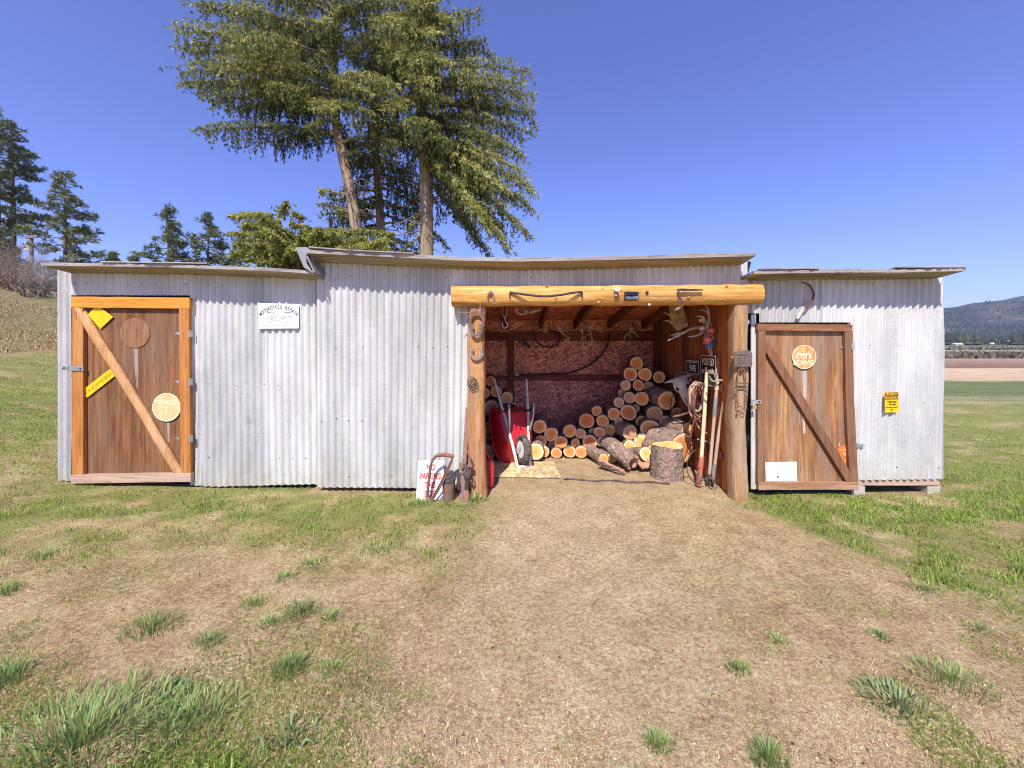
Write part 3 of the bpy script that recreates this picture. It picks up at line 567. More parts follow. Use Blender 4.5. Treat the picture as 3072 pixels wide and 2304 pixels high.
# padlock
mb = MB(); c = W(2262, 1221, -.09); mb.box(c.x - .021, c.x + .021, -.102, -.084, c.z - .018, c.z + .018, 0); mb.tube([(c.x - .013, -.093, c.z + .017), (c.x - .012, -.093, c.z + .038), (c.x, -.093, c.z + .047), (c.x + .012, -.093, c.z + .038), (c.x + .013, -.093, c.z + .017)], .004, 8, 1)
tag(mb.build('padlock', [m_plain('brass', (.62, .48, .20), .35, .7), STEEL], bevel=.002), 'small brass padlock hanging from the right door hasp', 'padlock')
# carved disc, paper and pumpkin print on the right door
mb = MB(); c = W(2413, 1071, Yd); disc(mb, 2413, 1071, 35.5, Yd + .012, Yd + .0275); ring(mb, 2413, 1071, 36, 2, Yd + .0105, Yd + .0125, 1)
Yt = Yd + .0112; mb.text('BOWIE', .070, (c.x, Yt, c.z - .062), 1, .95)
for s_ in (-1, 1):
    mb.tube([(c.x + s_ * .008, Yt, c.z + .018), (c.x + s_ * .03, Yt, c.z + .030), (c.x + s_ * .060, Yt, c.z + .024), (c.x + s_ * .072, Yt, c.z - .002), (c.x + s_ * .055, Yt, c.z - .018)], [.006, .009, .010, .007, .004], 6, 1, sq=(1, .3)); mb.tube([(c.x + s_ * .03, Yt, c.z + .03), (c.x + s_ * .022, Yt, c.z - .018)], .006, 6, 1)
    mb.tube([(c.x + s_ * .055, Yt, c.z + .022), (c.x + s_ * .050, Yt, c.z + .048)], .004, 6, 1)
mb.tube([(c.x, Yt, c.z + .1), (c.x, Yt, c.z + .03), (c.x + .002, Yt, c.z - .03)], [.006, .004, .002], 6, 1)
tag(mb.build('carved_sign', [CARVE3, CARVE2]), 'orange round carved wooden sign with two facing animals on the right door', 'wooden sign')
mb = MB(); quad(mb, [(2296, 1387), (2390, 1385), (2392, 1447), (2298, 1447)], Yd + .0255, Yd + .0272); rs = random.Random(4)
def scrawl(mb, x0, x1, y, amp, mi, Y):
    pts = []; n = int((x1 - x0) / 1.2)
    for k in range(n + 1): pts.append(W(x0 + (x1 - x0) * k / n, y + rs.uniform(-amp, amp) - (x1 - x0) * 0.03 * k / n, Y))
    mb.tube(pts, .0011, 4, mi)
for x0, x1, y, a_ in ((2310, 2330, 1414, 2), (2340, 2362, 1413, 4), (2364, 2386, 1408, 4), (2345, 2375, 1421, 4), (2328, 2340, 1431, 4), (2342, 2372, 1430, 3), (2315, 2352, 1396, 2), (2356, 2384, 1396, 3), (2310, 2380, 1443, 1.5)): scrawl(mb, x0, x1, y, a_, 1, Yd + .0252)
disc(mb, 2334, 1430, 3.5, Yd + .0248, Yd + .0256, 2); disc(mb, 2302, 1392, 1.6, Yd + .0245, Yd + .0256, 2); disc(mb, 2386, 1389, 1.4, Yd + .0245, Yd + .0256, 2)
tag(mb.build('paper_notice', [WHITE, BLUEINK, GREYINK]), 'white handwritten notice pinned at the foot of the right door', 'notice')
mb = MB(); PUMP = m_plain('orange_print', (.68, .17, .04), .6, 0, .2); PUMPL = m_plain('yellow_print', (.80, .45, .14), .6)
quad(mb, [(2513, 1350), (2519, 1340), (2532, 1335), (2542, 1336), (2546, 1395), (2541, 1402), (2528, 1383)], Yd + .0258, Yd + .0274, 0)
for q in ([(2514, 1347), (2528, 1349), (2544, 1345), (2544, 1348), (2528, 1352)], [(2529, 1355), (2536, 1360), (2544, 1358), (2544, 1367), (2533, 1366)], [(2533, 1380), (2545, 1378), (2545, 1386), (2538, 1386)], [(2517, 1326), (2520, 1332), (2520, 1338), (2516, 1338)]): quad(mb, q, Yd + .0250, Yd + .0259, 1)
tag(mb.build('pumpkin_print', [PUMP, PUMPL]), 'orange carved-pumpkin cutout tucked behind the brace of the right door', 'decoration')
# ------------------------------------------------------------------ foliage builders
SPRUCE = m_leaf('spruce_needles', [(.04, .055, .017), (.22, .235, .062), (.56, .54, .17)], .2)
SPRUCEY = m_leaf('yellow_green_spruce_needles', [(.06, .07, .014), (.26, .27, .055), (.50, .49, .14)], .25)  # yellow-green needle colour of the young spruce
PINE = m_leaf('pine_needles', [(.05, .07, .04), (.18, .21, .10), (.40, .40, .18)], .15)
GRASSM = m_leaf('grass_blade', [(.08, .15, .018), (.27, .385, .055), (.54, .60, .16)], .3)
TUFTM = m_leaf('tuft_blade', [(.11, .19, .045), (.30, .40, .13), (.56, .62, .28)], .3)
STRAW = m_leaf('straw', [(.18, .105, .05), (.52, .36, .20), (.82, .66, .42)], .1)
BARKT = m_wood('tree_bark', ((.10, .07, .05), (.26, .19, .13), (.46, .36, .26)), 'z', .95, .6, (.36, .31, .25), .6, 1.0, False)
BARKD = m_wood('twig_bark', ((.10, .075, .06), (.20, .155, .12), (.30, .25, .20)), 'z', .95, .6, None, 0, .6, False)

class Leaves:
    """collects needle blades: root, tip, half-width direction"""
    def __init__(s): s.a = []; s.b = []; s.w = []; s.t = []
    def add(s, a, b, w_, t): s.a.append(a); s.b.append(b); s.w.append(w_); s.t.append(t)
    def build(s, name, mat, par, mid=.35):
        a = np.concatenate(s.a); b = np.concatenate(s.b); w_ = np.concatenate(s.w)[:, None]; t = np.concatenate(s.t); n = len(a)
        d = b - a; ref = nr.normal(size=(n, 3)); side = np.cross(d, ref); side /= np.linalg.norm(side, axis=1, keepdims=True) + 1e-9
        c = a + d * mid; V = np.stack([a, c + side * w_, b, c - side * w_], 1).reshape(-1, 3)
        return npmesh(name, V, np.arange(4 * n).reshape(n, 4), mat, par, np.repeat(np.clip(t, 0, 1), 4))

def bezier(p, c, q, n): 
    t = np.linspace(0, 1, n)[:, None]; p, c, q = (np.array(x, float) for x in (p, c, q)); return p * (1-t)**2 + 2*c*t*(1-t) + q * t*t
def sprigs(L, pts, dirs, per, ln, wd, tone, spread=.8, hang=.5):
    """needle fans along points; dirs unit vectors the twig follows"""
    n = len(pts); P = np.repeat(pts, per, 0); Dd = np.repeat(dirs, per, 0)
    v = Dd + nr.normal(size=P.shape) * spread; v[:, 2] -= hang * nr.random(len(P)); v /= np.linalg.norm(v, axis=1, keepdims=True) + 1e-9
    l = ln * nr.uniform(.6, 1.25, len(P))[:, None]; a = P + nr.normal(size=P.shape) * .015
    L.add(a, a + v * l, wd * nr.uniform(.7, 1.3, len(P)), np.repeat(tone, per) + nr.normal(0, .16, len(P)))
def limb(L, mb, p, q, up=.12, r=.05, hang=(.35, 1.0), dens=1.0, tone=.45, lat=.8, ln=.14, wd=.014, start=.22, latn=1.0):
    """a drooping spruce limb from trunk point p to tip q with hanging branchlets"""
    p = np.array(p, float); q = np.array(q, float); Lg = np.linalg.norm(q - p); c = (p + q) / 2 + np.array([0, 0, up * Lg]); m = max(6, int(Lg / .13 * dens))
    B = bezier(p, c, q, m); dirs = np.gradient(B, axis=0); dirs /= np.linalg.norm(dirs, axis=1, keepdims=True)
    if mb is not None: mb.tube(B[::max(1, m // 8)].tolist() + [B[-1].tolist()], list(np.linspace(r, .008, len(B[::max(1, m // 8)]) + 1)), 5, 0, False)
    s0 = int(m * start); out = dirs.copy(); out[:, 2] = 0; out /= np.linalg.norm(out, axis=1, keepdims=True) + 1e-9; side = np.stack([-out[:, 1], out[:, 0], out[:, 2] * 0], -1)
    sprigs(L, B[s0:], dirs[s0:], int(8 * dens) + 1, ln * 1.1, wd, np.full(m - s0, tone + .14), .6, .4)
    for i in range(s0, m):
        u = (i / m - start) / (1 - start); prof = (.35 + .65 * math.sin(math.pi * min(1, u * .85 + .12))) 
        # hanging branchlet
        if nr.random() < .95:
            h = nr.uniform(*hang) * prof; k = max(3, int(h / .075)); t = np.linspace(0, 1, k)[:, None]; drift = side[i] * nr.normal(0, .16) + out[i] * nr.normal(.06, .1)
            pts = B[i] + np.array([0, 0, -h]) * t + drift * t ** .6; dv = np.tile(np.array([[0, 0, -1.0]]), (k, 1)) + drift * .3
            tn = tone - .22 * nr.random() - .20 + .05 * nr.normal(); sprigs(L, pts, dv / np.linalg.norm(dv, axis=1, keepdims=True), 6, ln * .9, wd, np.full(k, tn), .48, .3)  # shade put into the colour: hanging strands darker than their limb
        # side branchlets, longer near the middle of the limb
        for sgn in (-1, 1):
            if nr.random() < .66 * latn:
                l = lat * prof * nr.uniform(.5, 1.1) * min(1.6, Lg / 3.2); k = max(3, int(l / .10)); t = np.linspace(0, 1, k)[:, None]
                pts = B[i] + (side[i] * sgn * .8 + out[i] * .55) * l * t + np.array([0, 0, 1.0]) * (.10 * l * t - .45 * l * t ** 2); dv = np.gradient(pts, axis=0); dv /= np.linalg.norm(dv, axis=1, keepdims=True)
                sprigs(L, pts, dv, 6, ln, wd, np.full(k, tone + .14 + .12 * nr.normal()), .6, .35)  # light put into the colour: upper side twigs brighter
                for j in range(1, k, 2):
                    h = nr.uniform(.2, .55) * prof * hang[1]; kk = max(2, int(h / .09)); tt = np.linspace(0, 1, kk)[:, None]
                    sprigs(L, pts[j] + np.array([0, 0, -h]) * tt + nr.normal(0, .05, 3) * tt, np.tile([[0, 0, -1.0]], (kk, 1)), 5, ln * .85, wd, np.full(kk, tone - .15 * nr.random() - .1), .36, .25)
def trunkmesh(path, radii, par, name='trunk', mat=None):
    mb = MB(); n = 26; pts = []; rs = []
    P = [Vector(p) for p in path]; 
    for i in range(n + 1):
        u = i / n * (len(P) - 1); k = min(int(u), len(P) - 2); f = u - k; pts.append(P[k].lerp(P[k+1], f)); rs.append(radii[k] + (radii[k+1] - radii[k]) * f)
    mb.tube(pts, rs, 12, 0, True, rn=.07, seed=int(radii[0] * 1000)); return mb, pts
def on(pts, z):
    for a, b in zip(pts, pts[1:]):
        if a.z <= z <= b.z: return a.lerp(b, (z - a.z) / max(1e-6, b.z - a.z))
    return pts[-1]

def px_at(px, py, Y): return tuple(W(px, py, Y))
def spruce(name, label, path_px, Y, radii, tips, seed, rnd, tone=.42, hang=(.30, .92), top=17.5, leaf=None, group=None):
    """tips: list of (tip px, tip py, depth offset, trunk py, hang scale, tone)"""
    global nr
    nr = np.random.default_rng(seed); base = W(path_px[0][0], path_px[0][1], Y); base.z = g1(base.x, Y) - .1
    T = thing(name, label, 'tree', base, group); path = [tuple(base)] + [px_at(x, y, Y) for x, y in path_px]
    mb, pts = trunkmesh(path, radii, T); L = Leaves()
    for tx, ty, dy, tpy, hs, tn in tips:
        q = W(tx, ty, Y + dy); s = on(pts, CH + (HY - tpy) / F * (Y + D)); limb(L, mb, s, q, .10, .055, (hang[0] * hs, hang[1] * hs), 1.0, tn, start=.15)  # tip tone puts light and shade into each bough's leaf colour
    rr = random.Random(seed)
    for z0, z1, cnt, lg, dr, tn in rnd:
        for k in range(cnt):
            z = z0 + (z1 - z0) * (k + rr.random()) / cnt; a = rr.uniform(0, 2 * math.pi); l = rr.uniform(*lg) * (1 - .35 * max(0, (z - 9) / 9)); s = on(pts, z)
            q = (s.x + math.cos(a) * l, s.y + math.sin(a) * l, z + rr.uniform(*dr) * l); limb(L, mb, s, q, .13, .045, hang, .85, tn + rr.uniform(-.08, .12) + (.1 if math.sin(a) < -.2 else -.05))  # light put into the colour: boughs facing the sun paler, the rest darker
    for k in range(26):   # dead stubs low on the trunk
        z = rr.uniform(4.3, 8); s = on(pts, z); a = rr.uniform(0, 6.28); l = rr.uniform(.4, 1.5); mb.tube([s, (s.x + math.cos(a) * l * .6, s.y + math.sin(a) * l * .6, z + .05), (s.x + math.cos(a) * l, s.y + math.sin(a) * l, z - .18 * l)], [.025, .016, .006], 4, 0, False)
    mb.build('trunk', BARKT, T, smooth=True); L.build('crown', leaf or SPRUCE, T); return T

GT = 'tall spruces behind the shed'
spruce('spruce_tree', 'tall left spruce with a leaning pale trunk and long boughs reaching left', [(1088, 780), (1062, 640), (1040, 520), (1008, 380), (1000, 150), (1004, -350)], 9.6, [.25, .21, .19, .17, .15, .12, .03],
  [(545, -40, -1.0, 20, 1.0, .55), (535, 95, -1.2, 170, .9, .62), (560, 150, -.6, 230, .9, .58), (548, 215, -.9, 265, .9, .55), (600, 265, .3, 300, .9, .45), (640, 300, -.4, 320, .9, .42), (628, 395, -.3, 405, .95, .36), (700, 20, -1.6, 120, 1, .6),
   (640, 190, -1.8, 240, 1, .60), (720, 330, .8, 350, 1, .32), (965, 570, -.3, 590, .35, .5), (960, 610, -.2, 640, .35, .5), (990, 655, .1, 650, .4, .3), (850, -40, -2.0, 60, 1, .5), (760, 110, -2.2, 180, 1, .58), (880, 190, -2.0, 260, .9, .45),
   (1100, 330, -1.8, 330, .7, .58), (1180, 250, -2.4, 270, .9, .6), (870, 300, 1.2, 330, 1.2, .2), (930, 380, -1.2, 360, .9, .40), (1080, 270, -2.0, 250, 1, .5), (960, 330, -2.2, 310, .7, .5), (820, 260, -1.4, 290, 1, .5), (1060, 440, 1.0, 400, 1, .2), (900, 420, .8, 400, 1.0, .2), (760, 250, .9, 280, 1.1, .3), (780, 60, 1.4, 150, 1.2, .25), (930, 60, -2.4, 120, .8, .45), (680, 110, .5, 200, 1, .4), (620, 30, .2, 110, 1, .45)],
  51, [(10, 16.5, 26, (2.0, 4.2), (-.1, .12), .36), (8.2, 11, 8, (1.6, 3.0), (-.25, -.02), .28)], group=GT)
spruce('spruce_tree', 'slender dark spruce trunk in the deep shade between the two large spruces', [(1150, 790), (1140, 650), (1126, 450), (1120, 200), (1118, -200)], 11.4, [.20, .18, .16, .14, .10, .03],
  [(1050, 560, .6, 520, 1.2, .12), (1230, 600, .5, 560, 1.2, .12), (1080, 640, .8, 600, 1.0, .12), (1060, 440, -.6, 430, 1.2, .18), (1190, 470, -.8, 450, 1.2, .2), (1230, 680, .3, 640, .8, .15), (1085, 700, .4, 670, .7, .15), (1210, 520, .9, 500, 1.2, .12), (1060, 500, .9, 470, 1.3, .1), (1240, 560, 1.0, 520, 1.3, .1), (1100, 420, .6, 400, 1.3, .14), (1200, 420, .8, 400, 1.3, .14), (1250, 640, .9, 610, 1.1, .1), (1060, 620, 1.1, 590, 1.1, .1), (1180, 720, .9, 690, .8, .1), (1130, 600, -.6, 560, 1.2, .12)],  # very low tones: deep shade put into this crown's colour
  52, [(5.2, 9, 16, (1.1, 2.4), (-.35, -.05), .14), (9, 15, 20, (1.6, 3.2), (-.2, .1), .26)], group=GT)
spruce('spruce_tree', 'tall right spruce with a thick straight trunk and a low drooping bough', [(1278, 800), (1280, 600), (1272, 420), (1255, 250), (1245, 60), (1242, -350)], 9.9, [.28, .25, .23, .20, .17, .13, .03],
  [(1440, 30, -.6, 130, 1, .42), (1450, 120, -.2, 170, 1, .38), (1580, 215, -.5, 210, .8, .5), (1592, 285, -.8, 270, .8, .5), (1560, 250, -1.2, 250, .9, .55), (1590, 345, -.3, 310, .8, .45), (1588, 395, -.5, 350, .8, .46), (1520, 330, .6, 330, 1, .3),
   (1585, 560, -1.2, 425, .8, .62), (1588, 620, -.9, 450, .8, .56), (1575, 700, -.7, 470, .8, .50), (1520, 745, -.8, 490, .7, .52), (1470, 700, -1.4, 480, .8, .62), (1440, 630, -1.8, 460, .8, .64), (1500, 560, -1.7, 440, .8, .66), (1560, 510, -1.2, 410, .7, .60), (1420, 720, -.2, 520, .7, .40),
   (1260, 250, -2.6, 220, .9, .62), (1320, 180, -2.5, 190, .9, .64), (1200, 150, -2.4, 140, .9, .6), (1180, 330, -2.2, 290, .8, .64), (1330, 300, -2.0, 290, .9, .52), (1270, 100, -2.6, 90, .9, .6), (1240, 20, -2.7, 0, .9, .5), (1290, -20, -2.4, -40, .9, .5), (1210, 70, -2.2, 60, .9, .5), (1235, 190, -2.8, 150, 1, .55), (1150, 60, -2.0, 60, 1, .5), (1330, 60, -2.2, 40, 1, .45), (1010, 40, -2.4, -10, 1, .5), (1060, 150, -1.8, 150, 1, .5), (1400, 400, -.9, 340, 1.2, .32), (1500, 430, -.6, 360, 1.1, .42), (1560, 460, -.8, 380, 1.0, .5), (1480, 500, -.2, 400, 1.1, .34), (1540, 600, .2, 440, 1.0, .36), (1450, 560, -.9, 430, 1.1, .45), (1330, 430, -1.4, 370, 1.2, .42), (1380, 480, -1.0, 400, 1.1, .36), (1290, 390, -1.6, 350, 1.1, .45), (1240, 430, -1.2, 380, 1.2, .36), (1210, 380, -1.0, 340, 1.3, .3), (1400, 640, .3, 500, 1.1, .26), (1330, 640, .5, 560, 1.0, .2), (1500, 680, .2, 480, 1.0, .34), (1460, 760, .0, 540, .6, .32), (1370, 560, .4, 470, 1.1, .2), (1230, 690, -.2, 620, .6, .3), (1340, 740, .2, 680, .5, .25), (1215, 745, -.4, 700, .5, .3)],
  53, [(10, 16.5, 24, (1.8, 3.6), (-.2, .1), .36), (7.5, 10.5, 10, (1.5, 2.8), (-.35, -.1), .26)], group=GT)
# low bright boughs of a young spruce just behind the roof
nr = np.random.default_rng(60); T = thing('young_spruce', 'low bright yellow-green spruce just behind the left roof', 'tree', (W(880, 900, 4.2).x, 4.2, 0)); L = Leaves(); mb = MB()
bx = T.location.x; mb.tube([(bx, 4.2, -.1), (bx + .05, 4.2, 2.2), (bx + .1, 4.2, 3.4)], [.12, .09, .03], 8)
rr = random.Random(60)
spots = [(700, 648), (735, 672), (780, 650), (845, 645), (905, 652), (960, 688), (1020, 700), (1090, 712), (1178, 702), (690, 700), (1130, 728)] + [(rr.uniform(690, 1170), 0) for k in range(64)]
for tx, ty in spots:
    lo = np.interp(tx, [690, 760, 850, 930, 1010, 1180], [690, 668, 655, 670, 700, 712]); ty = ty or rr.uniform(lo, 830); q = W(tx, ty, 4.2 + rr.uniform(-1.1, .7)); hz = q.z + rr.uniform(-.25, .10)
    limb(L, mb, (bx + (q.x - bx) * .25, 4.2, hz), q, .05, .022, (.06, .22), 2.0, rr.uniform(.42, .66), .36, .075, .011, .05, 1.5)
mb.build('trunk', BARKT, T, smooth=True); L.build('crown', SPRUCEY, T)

# ------------------------------------------------------------------ pines on the hillside
def pine(name, label, base_px, top_py, Y, wpx, seed, crown0=.25, open_=.0, lean=0, tone=.4, group=None, shape=1.0):
    global nr
    nr = np.random.default_rng(seed); rr = random.Random(seed); bx = W(base_px, 0, Y).x; bz = g1(bx, Y) - .2; tz = W(0, top_py, Y).z; H = tz - bz; wd = PX(wpx, Y) / 2
    T = thing(name, label, 'tree', (bx, Y, bz), group); L = Leaves(); mb = MB(); r0 = max(.09, H * .018)
    pts = [Vector((bx + lean * H * k / 10 + rr.uniform(-.05, .05), Y, bz + H * k / 10)) for k in range(11)]
    mb.tube(pts, [r0 * (1 - .9 * k / 10) for k in range(11)], 8, rn=.06)
    nb = int(66 * (1 - open_ * .55)); sc = (Y + D) / 30
    for k in range(nb):
        u = crown0 + (1 - crown0) * (k + rr.random()) / nb; a = rr.uniform(0, 6.28); s = on(pts, bz + H * u); v = (u - crown0) / (1 - crown0)
        l = wd * (max(.08, (1 - v) ** (.75 * shape)) * min(1, .55 + v * 2.5)) * rr.uniform(.6, 1.12); q = Vector((s.x + math.cos(a) * l, s.y + math.sin(a) * l, s.z + l * rr.uniform(-.12, .35)))
        mb.tube([s, s.lerp(q, .5) + Vector((0, 0, -.05 * l)), q], [.05 * sc * .7, .03 * sc * .7, .012], 4, 0, False)
        n = max(4, int(l / (.13 * sc))); 
        for j in range(n):
            f = .35 + .65 * (j + rr.random()) / n; c = np.array(s.lerp(q, f)) + nr.normal(0, .13 * sc, 3); m = 15
            d = nr.normal(size=(m, 3)); d[:, 2] = d[:, 2] * .8 + .45; d /= np.linalg.norm(d, axis=1, keepdims=True); a0 = np.tile(c, (m, 1)); l_ = .34 * sc * nr.uniform(.6, 1.2, m)[:, None]
            L.add(a0, a0 + d * l_, .03 * sc * nr.uniform(.7, 1.3, m), np.full(m, tone + .1 * nr.normal()) + nr.normal(0, .14, m))
    mb.build('trunk', m_pt, T, smooth=True); L.build('crown', PINE, T)
m_pt = m_wood('pine_bark', ((.06, .045, .04), (.13, .095, .08), (.20, .15, .12)), 'z', .95, .3, None, 0, .8, False)
pine('pine_tree', 'tall open pine with a bare lower trunk at the far left', 38, 375, 26, 200, 71, .34, .45, .004, .34, shape=.6)
pine('pine_tree', 'leaning pine half cut off by the left edge of the picture', -10, 330, 24, 230, 72, .30, .35, .012, .34, shape=.6)
pine('pine_tree', 'dense rounded pine standing right of the utility pole', 196, 522, 25, 250, 73, .10, 0, 0, .48, shape=.8)
pine('pine_tree', 'narrow pointed pine rising behind the left end of the roof', 503, 620, 34, 190, 74, .08, 0, .002, .44)
pine('pine_tree', 'broad grey-green pine between the pointed pine and the young spruce', 624, 643, 36, 215, 75, .06, .1, 0, .36)
pine('pine_tree', 'small sparse pine tucked against the young spruce', 722, 705, 38, 150, 76, .06, .35, 0, .34)
pine('pine_tree', 'tiny pine tip showing just right of the dense pine', 338, 765, 44, 50, 77, .05, .3, 0, .38)
pine('pine_tree', 'tiny faint pine tip peeping over the middle of the left roof', 402, 770, 60, 34, 78, .05, .3, 0, .30)
pine('pine_tree', 'short bushy pine at the foot of the leaning pine', 5, 690, 21, 130, 79, .05, .2, 0, .40, shape=.7)

# ------------------------------------------------------------------ bare bushes, pole, outbuilding and dry grass on the hillside
def bush(name, label, px, Y, h, spread, seed, stems=9, mat=None, group=None):
    rr = random.Random(seed); bx = W(px, 0, Y).x; bz = g1(bx, Y) - .05; mb = MB()
    def grow(p, d, l, r_, lev):
        q = p + d * l; m_ = p.lerp(q, .5) + Vector((rr.uniform(-1, 1), rr.uniform(-1, 1), rr.uniform(-.3, .6))) * l * .10; mb.tube([p, m_, q], [r_, r_ * .8, r_ * .55], 3 if lev else 5, 0, False)
        if lev >= 4: return
        for k in range(3 if lev < 3 else 2):
            nd = (d + Vector((rr.uniform(-1, 1), rr.uniform(-1, 1), rr.uniform(-.35, .75))) * .85).normalized(); grow(q if k else m_, nd, l * rr.uniform(.55, .85), r_ * .55, lev + 1)
    for k in range(stems):
        a = rr.uniform(0, 6.28); d = Vector((math.cos(a) * spread, math.sin(a) * spread, 1)).normalized(); grow(Vector((bx + rr.uniform(-.2, .2), Y + rr.uniform(-.2, .2), bz)), d, h * rr.uniform(.28, .42), .03, 0)
    return tag(mb.build(name, mat or BARKD), label, 'bush', group)
TWIG2 = m_wood('red_twigs', ((.13, .08, .06), (.26, .17, .12), (.36, .26, .19)), 'z', .95, .6, None, 0, .4, False)
TWIG3 = m_wood('grey_twigs', ((.16, .15, .16), (.30, .29, .31), (.42, .41, .44)), 'z', .95, .6, None, 0, .4, False)
bush('bare_bush', 'bare branching bush nearest the left end of the shed roof', 80, 14.5, 2.1, .8, 81)
bush('bare_bush', 'reddish-brown leafless thicket at the left edge below the pines', 18, 17, 3.0, .6, 82, 14, TWIG2)
bush('bare_bush', 'tall pale leafless shrub around the foot of the utility pole', 88, 19.5, 3.3, .45, 83, 10, TWIG3)
bush('bare_bush', 'grey leafless brush in front of the dense pine', 150, 20, 2.6, .7, 84, 12, TWIG3)
bush('bare_bush', 'low tangled brush beside the dark outbuilding', 118, 15.5, 1.5, 1.1, 85, 12, BARKD)
bush('bare_bush', 'dense brown brush left of the branching bush', 45, 15.5, 1.9, .9, 86, 12, TWIG2)
P = W(95, 712, 30); bz = g1(P.x, 30); T = thing('utility_pole', 'wooden utility pole with a crossarm and grey transformer', 'utility pole', (P.x, 30, bz))
UPW = m_wood('pole_wood', ((.14, .09, .08), (.24, .16, .14), (.34, .24, .20)), 'z', .9, .5, knots=False)
mb = MB(); mb.tube([(P.x + .05, 30, bz), (P.x, 30, P.z)], [.15, .11], 8); mb.build('pole', UPW, T)
mb = MB(); a = W(78, 714, 29.85); b = W(114, 710, 29.85); mb.beam(a, b, .12, .14); mb.build('crossarm', UPW, T)
mb = MB(); c = W(85, 739, 29.8); mb.lathe([(.16, -.42), (.21, -.38), (.21, .32), (.17, .38), (.05, .46), (.05, .5)], Matrix.Translation(c), 12); mb.build('transformer', m_plain('pale_grey_enamel', (.62, .66, .62), .5), T)
for k, (dz, x1) in enumerate(((.05, -75), (-.9, -75))):
    mb = MB(); n = 12; mb.tube([(P.x + (x1 - P.x) * i / n, 29.8 + k * .1, P.z + dz - 3.0 * (i / n) * (1 - i / n) * 2) for i in range(n + 1)], .012, 4); mb.build('wire', CORD, T)
P = W(142, 846, 24); bz = g1(P.x, 24); T = thing('outbuilding', 'low dark outbuilding with a pale blue-grey roof among the brush', 'building', (P.x, 24, bz))
mb = MB(); mb.box(P.x - 1.0, P.x + 2.6, 24, 27, bz - .5, P.z + .12); mb.box(P.x - .6, P.x - .2, 23.99, 24.01, bz + .2, bz + .7, 1); mb.build('wall', [m_plain('dark_boards', (.05, .045, .05), .8), m_plain('pane', (.15, .17, .2), .2)], T)
mb = MB(); z = P.z + .12; mb.hexa([(P.x - 1.3, 23.6, z), (P.x + 2.9, 23.6, z), (P.x + 2.9, 27.4, z + .6), (P.x - 1.3, 27.4, z + .6), (P.x - 1.3, 23.6, z + .1), (P.x + 2.9, 23.6, z + .1), (P.x + 2.9, 27.4, z + .7), (P.x - 1.3, 27.4, z + .7)]); mb.build('roof', m_galv('blue_metal_roof', (.30, .34, .42), (.42, .46, .54)), T)

def blades(name, X, Y, h, wd, lean, tone, mat, kind='stuff', par=None, zoff=0, az=None, bend=.5):
    n = len(X); Z = gz(X, Y) + zoff; a = nr.uniform(0, 2 * np.pi, n) if az is None else az; dx, dy = np.cos(a), np.sin(a); sx, sy = -dy, dx
    f = nr.uniform(-.6, .6, n); sx, sy = sx * np.cos(f) - sy * np.sin(f), sx * np.sin(f) + sy * np.cos(f)
    c = np.cos(lean * (1 - bend)); s = np.sin(lean * (1 - bend)); m = h * .55
    P0 = np.stack([X, Y, Z - .006], -1); P1 = P0 + np.stack([dx * s * m, dy * s * m, c * m + .006], -1); lt = np.minimum(lean * (1 + bend), 1.9)
    P2 = P1 + np.stack([dx * np.sin(lt) * (h - m), dy * np.sin(lt) * (h - m), np.cos(lt) * (h - m)], -1)
    Sd = np.stack([sx, sy, sx * 0], -1); w0 = (wd * .5)[:, None]; V = np.stack([P0 - Sd * w0, P0 + Sd * w0, P1 + Sd * w0 * .85, P1 - Sd * w0 * .85, P2 + Sd * w0 * .12, P2 - Sd * w0 * .12], 1).reshape(-1, 3)
    k = np.arange(n)[:, None] * 6; Fc = np.stack([k + [0, 1, 2, 3], k + [3, 2, 4, 5]], 1).reshape(-1, 4)
    return npmesh(name, V, Fc, mat, par, np.repeat(np.clip(tone, 0, 1), 6), kind)
def scatter(n, t0, t1, p0, p1, power=1.0):
    """ground spots spread over the wedge the photograph takes in, denser nearby"""
    u = nr.random(n); t = 1 / (1 / t1 + (1 / t0 - 1 / t1) * u ** power); h = (p1 - p0) / 2; k = nr.uniform(-1, 1, n); far = nr.random(n) < .28; e = 1 + 1.1 * (1 - np.sqrt(1 - nr.random(n)))
    k = np.where(far, np.sign(k) * e, k); px = (p0 + p1) / 2 + h * k; return (px - CX) / F * t, t - D
nr = np.random.default_rng(90)
# lawn and field grass
X, Y = scatter(350000, 1.15, 5.2, -150, 3250, .9); g = grass(X, Y); cl = sstep(.36, .62, fbm(X * 5, Y * 6, 43, 3)); keep = nr.random(len(X)) < (g ** 1.2) * (.30 + .70 * cl) * .8; inside = (Y > .02) & (X > -4.8) & (X < 4.6); keep &= ~inside; X, Y, g, cl = X[keep], Y[keep], g[keep], cl[keep]
n = len(X); tn = .36 + .3 * (fbm(X * 2.2, Y * 2.2, 44) - .5) * 2 + nr.normal(0, .17, n) + .10 * (X > 1)
hh = nr.uniform(.018, .052, n) * (.55 + .75 * cl); blades('grass', X, Y, hh, nr.uniform(.003, .0062, n), nr.uniform(.45, 1.35, n), tn, GRASSM)
